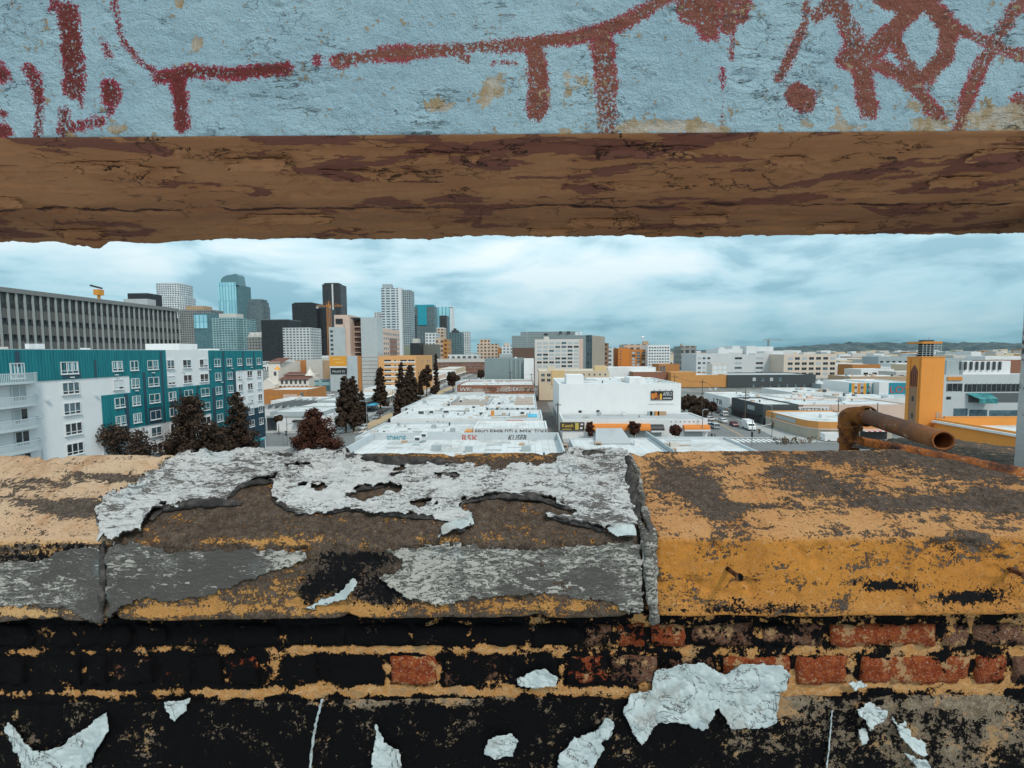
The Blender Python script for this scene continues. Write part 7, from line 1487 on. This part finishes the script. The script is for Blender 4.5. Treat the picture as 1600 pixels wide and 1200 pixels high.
carpx('car', 'white car at the near end of the main street', (.72, .74, .75), 567, 671, -U_); carpx('car', 'grey car driving up the main street past the conifers', (.20, .22, .24), 589, 654, -U_); carpx('suv', 'black car on the tan lane by the white roofs', (.015, .016, .018), 613, 661, U_)
for i, (x, y, c, lab) in enumerate([(594, 647, (.03, .03, .035), 'black car parked under the conifers first in line'), (601, 643, (.12, .13, .14), 'dark grey car parked before the blue tarpaulin'), (609, 638, (.5, .52, .53), 'silver car parked under the blue tarpaulin'), (653, 623, (.05, .05, .06), 'charcoal car parked below the slim cypress'), (661, 620, (.62, .64, .65), 'pale car parked by the slim cypress'), (668, 616, (.70, .72, .73), 'white car parked past the ochre office'), (720, 605, (.04, .04, .045), 'black car parked by the clear-stemmed tree')]): carpx('car', lab, c, x, y, U_)
for i in range(12):
    carpx('car' if i % 3 else 'suv', 'small far car parked up the main street', random.choice([(.7, .7, .7), (.05, .05, .06), (.3, .32, .34)]), 0, 0) if False else car('car' if i % 3 else 'suv', 'small far car parked along the main street towards the brick loft', (.45, .47, .48), -47 if i % 2 else -59.4, 300 + i * 17, U_, group='far cars up the main street')
carpx('suv', 'silver pickup-like car turning by the orange awning', (.38, .43, .46), 1116, 669, U_); carpx('suv', 'black car behind the silver one by the warehouse', (.02, .02, .022), 1105, 666, U_); carpx('car', 'white sedan further up the right-hand street', (.75, .77, .78), 1129, 660, U_); carpx('car', 'dark red car parked before the charcoal shop', (.16, .02, .025), 1147, 665.5, -U_ - .1); carpx('truck', 'white delivery truck parked before the charcoal shop', (.76, .78, .79), 1170, 671, -U_ - .1); carpx('van', 'white van at the kerb below the rusty pipe', (.75, .77, .78), 1302, 690, 0)
carpx('car', 'white car in the parking lot under the dark trees', (.62, .64, .66), 1110, 657, .3); carpx('suv', 'grey car in the alley by the white end block', (.5, .52, .54), 836, 612, U_)
for i in range(7): car('car' if i % 2 else 'suv', ['white', 'black', 'silver', 'blue-grey', 'dark grey', 'pale', 'red'][i] + ' car parked along the right-hand kerb beyond the delivery truck', [(.7, .72, .73), (.03, .03, .035), (.42, .44, .46), (.10, .16, .22), (.10, .11, .12), (.6, .6, .58), (.22, .03, .03)][i], rs(65.6, 176 + i * 7.5), 176 + i * 7.5, U_ - .12)
for i in range(6): car('car' if i % 2 else 'suv', ['white', 'black', 'silver', 'grey', 'charcoal', 'cream'][i] + ' car parked in the lot below the dark trees', [(.7, .72, .73), (.03, .03, .035), (.42, .44, .46), (.22, .23, .25), (.07, .07, .08), (.55, .5, .42)][i], 50.4 + (i % 3) * 2.8, 150 + (i // 3) * 6.5, U_)
for i in range(8): car('car' if i % 3 else 'suv', ['white', 'silver', 'black', 'grey', 'dark blue', 'pale', 'charcoal', 'red-brown'][i] + ' car standing in the yard before the concrete tower', [(.7, .72, .73), (.42, .44, .46), (.03, .03, .035), (.22, .23, .25), (.04, .06, .12), (.6, .6, .58), (.07, .07, .08), (.2, .06, .04)][i], -112 + i * 4.4, 262 + (i % 2) * 9, .3)
# ================================================================== street furniture
M_POLE = paint((.10, .075, .06), .9, .3, 1.)
def upole(label, x, yb, yt, arms=(), Y=None, r=.16):
    p = atZ(x, yb, 0) if Y is None else Vector((PX(x, Y, yb), Y, 0)); h = PZ(yt, p.y, x); o = thing('utility_pole', label, 'utility pole', tuple(p), 'wooden utility poles')
    b = MB(); b.tube(p, (p.x, p.y, h), r, r * .7, 8); b.build('shaft', M_POLE, o)
    for (dz, w) in arms: part(o, 'crossarm', M_POLE, (p.x - w, p.x + w, p.y - r - .12, p.y - r, h - dz - .1, h - dz + .1))
    return o
upole('wooden utility pole at the alley mouth beside the dark sign', 871, 0, 629, [(.6, .9)], Y=127.5, r=.2); upole('tall wooden utility pole behind the white warehouse corner', 1063.5, 0, 584, [(1.2, 1.3)], Y=186); upole('wooden utility pole before the orange warehouse', 1109.5, 0, 592, [(1.2, 1.2), (5.4, .7)], Y=176); upole('wooden utility pole with twin crossarms in front of the charcoal shop', 1181, 0, 608, [(1., 1.2), (3., 1.)], Y=150)
upole('thin utility pole before the grey warehouse', 793, 0, 580, [(.8, 1.4)], Y=256, r=.2); upole('thin utility pole at the far end of the alley', 828, 0, 583, [(.8, 1.2)], Y=258, r=.2); upole('thin utility pole beside the mural building', 1335, 0, 622, [(1., 1.)], Y=160); upole('thin utility pole left of the arched tower', 1400, 0, 629, [], Y=150)
def sub_(parent, root, nm, m, box):
    q = part(root, nm, m, box); q.parent = parent; return q
def lamp(label, x, Y, yt, arm, signal=False):
    p = Vector((PX(x, Y, 650), Y, .15)); h = PZ(yt, Y, x); o = thing('street_lamp' if not signal else 'traffic_signal', label, 'street lamp' if not signal else 'traffic signal', tuple(p)); b = MB(); b.tube(p, (p.x, p.y, h), .13, .08, 8); b.build('post', M_STEEL, o)
    b = MB(); q = (p.x, p.y, h - (0 if not signal else 2.2)); e = (p.x + arm, p.y, q[2] + abs(arm) * .22); b.tube(q, e, .07, .05, 6); b.build('arm', M_STEEL, o)
    if signal:
        sh_ = part(o, 'signal_head', M_BLACK, (e[0] - .2, e[0] + .2, Y - .2, Y + .2, e[2] - .9, e[2] + .3)); part(o, 'signal_head', M_BLACK, (p.x - .35, p.x + .05, Y - .4, Y - .14, 2.6, 3.8))
        for k in range(3): sub_(sh_, o, 'signal_lens', flat([(.25, .02, .02), (.25, .16, .02), (.02, .14, .08)][k]), (e[0] - .12, e[0] + .12, Y - .22, Y - .2, e[2] - .05 - k * .36, e[2] + .2 - k * .36))
    else: part(o, 'lamp_head', M_STEEL, (e[0] - .5, e[0] + .5, Y - .2, Y + .2, e[2] - .08, e[2] + .12))
    return o
lamp('traffic signal on a tall post before the brown street-corner tree', 447.5, 121, 650, 5.0, True); lamp('traffic signal with a long arm at the zebra crossing', 1176, 118.5, 655, 5.0, True); lamp('slim street lamp at the end of the orange awnings', 1098, 127.6, 641, .9); lamp('slim street lamp beside the main street tan lane', 573, 132, 628, -1.4); lamp('pale street lamp before the charcoal shop', 1206, 148, 634, -1.6); lamp('slim street lamp before the blue tarpaulin', 614, 158, 610, 1.2); lamp('traffic signal by the ochre corner store', 1207, 131, 664, -3.4, True); lamp('thin post on the left cross street', 441, 119, 678, .6)
# overhead wires strung between the poles
def wire(label, A, B, sag=.8):
    b = MB(); A, B = Vector(A), Vector(B); n = 14; P_ = [A.lerp(B, k / n) - Vector((0, 0, sag * 4 * (k / n) * (1 - k / n))) for k in range(n + 1)]
    for a, c in zip(P_[:-1], P_[1:]): b.tube(a, c, .035, n=4, cap=False)
    o = thing('overhead_wire', label, 'wire', tuple(A), 'overhead wires between utility poles'); b.build('cable', M_BLACK, o)
tops = {}
for o in list(bpy.data.objects):
    if o.name.startswith('utility_pole') and o.parent is None:
        sh = [c for c in o.children if c.name.startswith('shaft')][0]; tops[o['label']] = Vector(o.location) + Vector((0, 0, max(v.co.z for v in sh.data.vertices) - .9))
def tp_(k): return [v for q, v in tops.items() if k in q][0]
wire('wire from the charcoal shop pole to the orange warehouse pole', tp_('charcoal shop'), tp_('orange warehouse')); wire('wire from the orange warehouse pole to the warehouse corner pole', tp_('orange warehouse'), tp_('white warehouse corner')); wire('wire from the grey warehouse pole to the alley end pole', tp_('grey warehouse'), tp_('end of the alley'), .3); wire('wire from the charcoal shop pole to the mural building pole', tp_('charcoal shop'), tp_('mural'))
# ================================================================== people on the crossing
def person(label, X, Y, top, legs, step):
    o = thing('person', label, 'person', (X, Y, .16), 'people waiting at the crossing'); me = bpy.data.meshes.new('body')
    J = [(0, 0, .95, .15), (0, 0, 1.2, .16), (0, 0, 1.42, .17), (0, 0, 1.52, .06), (0, 0, 1.62, .10), (0, -.02, 1.72, .09), (.10, step * .05, .9, .10), (.11, step * .12, .5, .075), (.11, step * .05, .06, .05), (.11, step * .05 - .14, .04, .045), (-.10, -step * .05, .9, .10), (-.11, -step * .14, .5, .075), (-.11, -step * .20, .06, .05), (-.11, -step * .20 - .14, .04, .045), (.20, 0, 1.42, .07), (.25, .03, 1.15, .05), (.24, -.06, .90, .04), (-.20, 0, 1.42, .07), (-.25, .03, 1.15, .05), (-.24, -.06, .90, .04)]
    E_ = [(0, 1), (1, 2), (2, 3), (3, 4), (4, 5), (0, 6), (6, 7), (7, 8), (8, 9), (0, 10), (10, 11), (11, 12), (12, 13), (2, 14), (14, 15), (15, 16), (2, 17), (17, 18), (18, 19)]
    me.from_pydata([j[:3] for j in J], E_, []); q = bpy.data.objects.new('body', me); COL.objects.link(q); q.parent = o; q.modifiers.new('skin', 'SKIN'); sv = me.skin_vertices[0].data if me.skin_vertices else None
    if sv is None:
        bm = bmesh.new(); bm.from_mesh(me); bm.verts.layers.skin.verify(); bm.to_mesh(me); bm.free(); sv = me.skin_vertices[0].data
    for i, j in enumerate(J): sv[i].radius = (j[3], j[3] * .8); sv[i].use_root = (i == 0)
    q.modifiers.new('smooth', 'SUBSURF').levels = 1
    t = NT('clothing'); s = t.n('ShaderNodeSeparateXYZ'); t.put(s.inputs[0], t.obj()); c = t.mix(t.math('GREATER_THAN', s.outputs[2], .92), (*legs, 1), (*top, 1)); c = t.mix(t.math('GREATER_THAN', s.outputs[2], 1.5), c, (.30, .17, .11, 1)); c = t.mix(t.math('GREATER_THAN', s.outputs[2], 1.70), c, (.02, .015, .012, 1)); t.set(Base_Color=c, Roughness=.8); me.materials.append(t.m)
    return o
for (x, lab, c1, c2, s) in ((1112, 'person in dark jacket and trousers waiting by the crossing', (.03, .03, .035), (.05, .06, .09), 1), (1117, 'person in grey top and black trousers waiting by the crossing', (.18, .17, .17), (.02, .02, .022), -1)):
    p = atZ(x, 686, .15); person(lab, p.x, p.y, c1, c2, s)
p = atZ(1138, 657, .15); person('person in red top standing by the grey fence up the street', 74, p.y + 2, (.30, .04, .04), (.03, .03, .04), 1)
# ================================================================== tidy helper properties
for o in bpy.data.objects:
    for k in ('_o', '_b'):
        if k in o.keys(): del o[k]
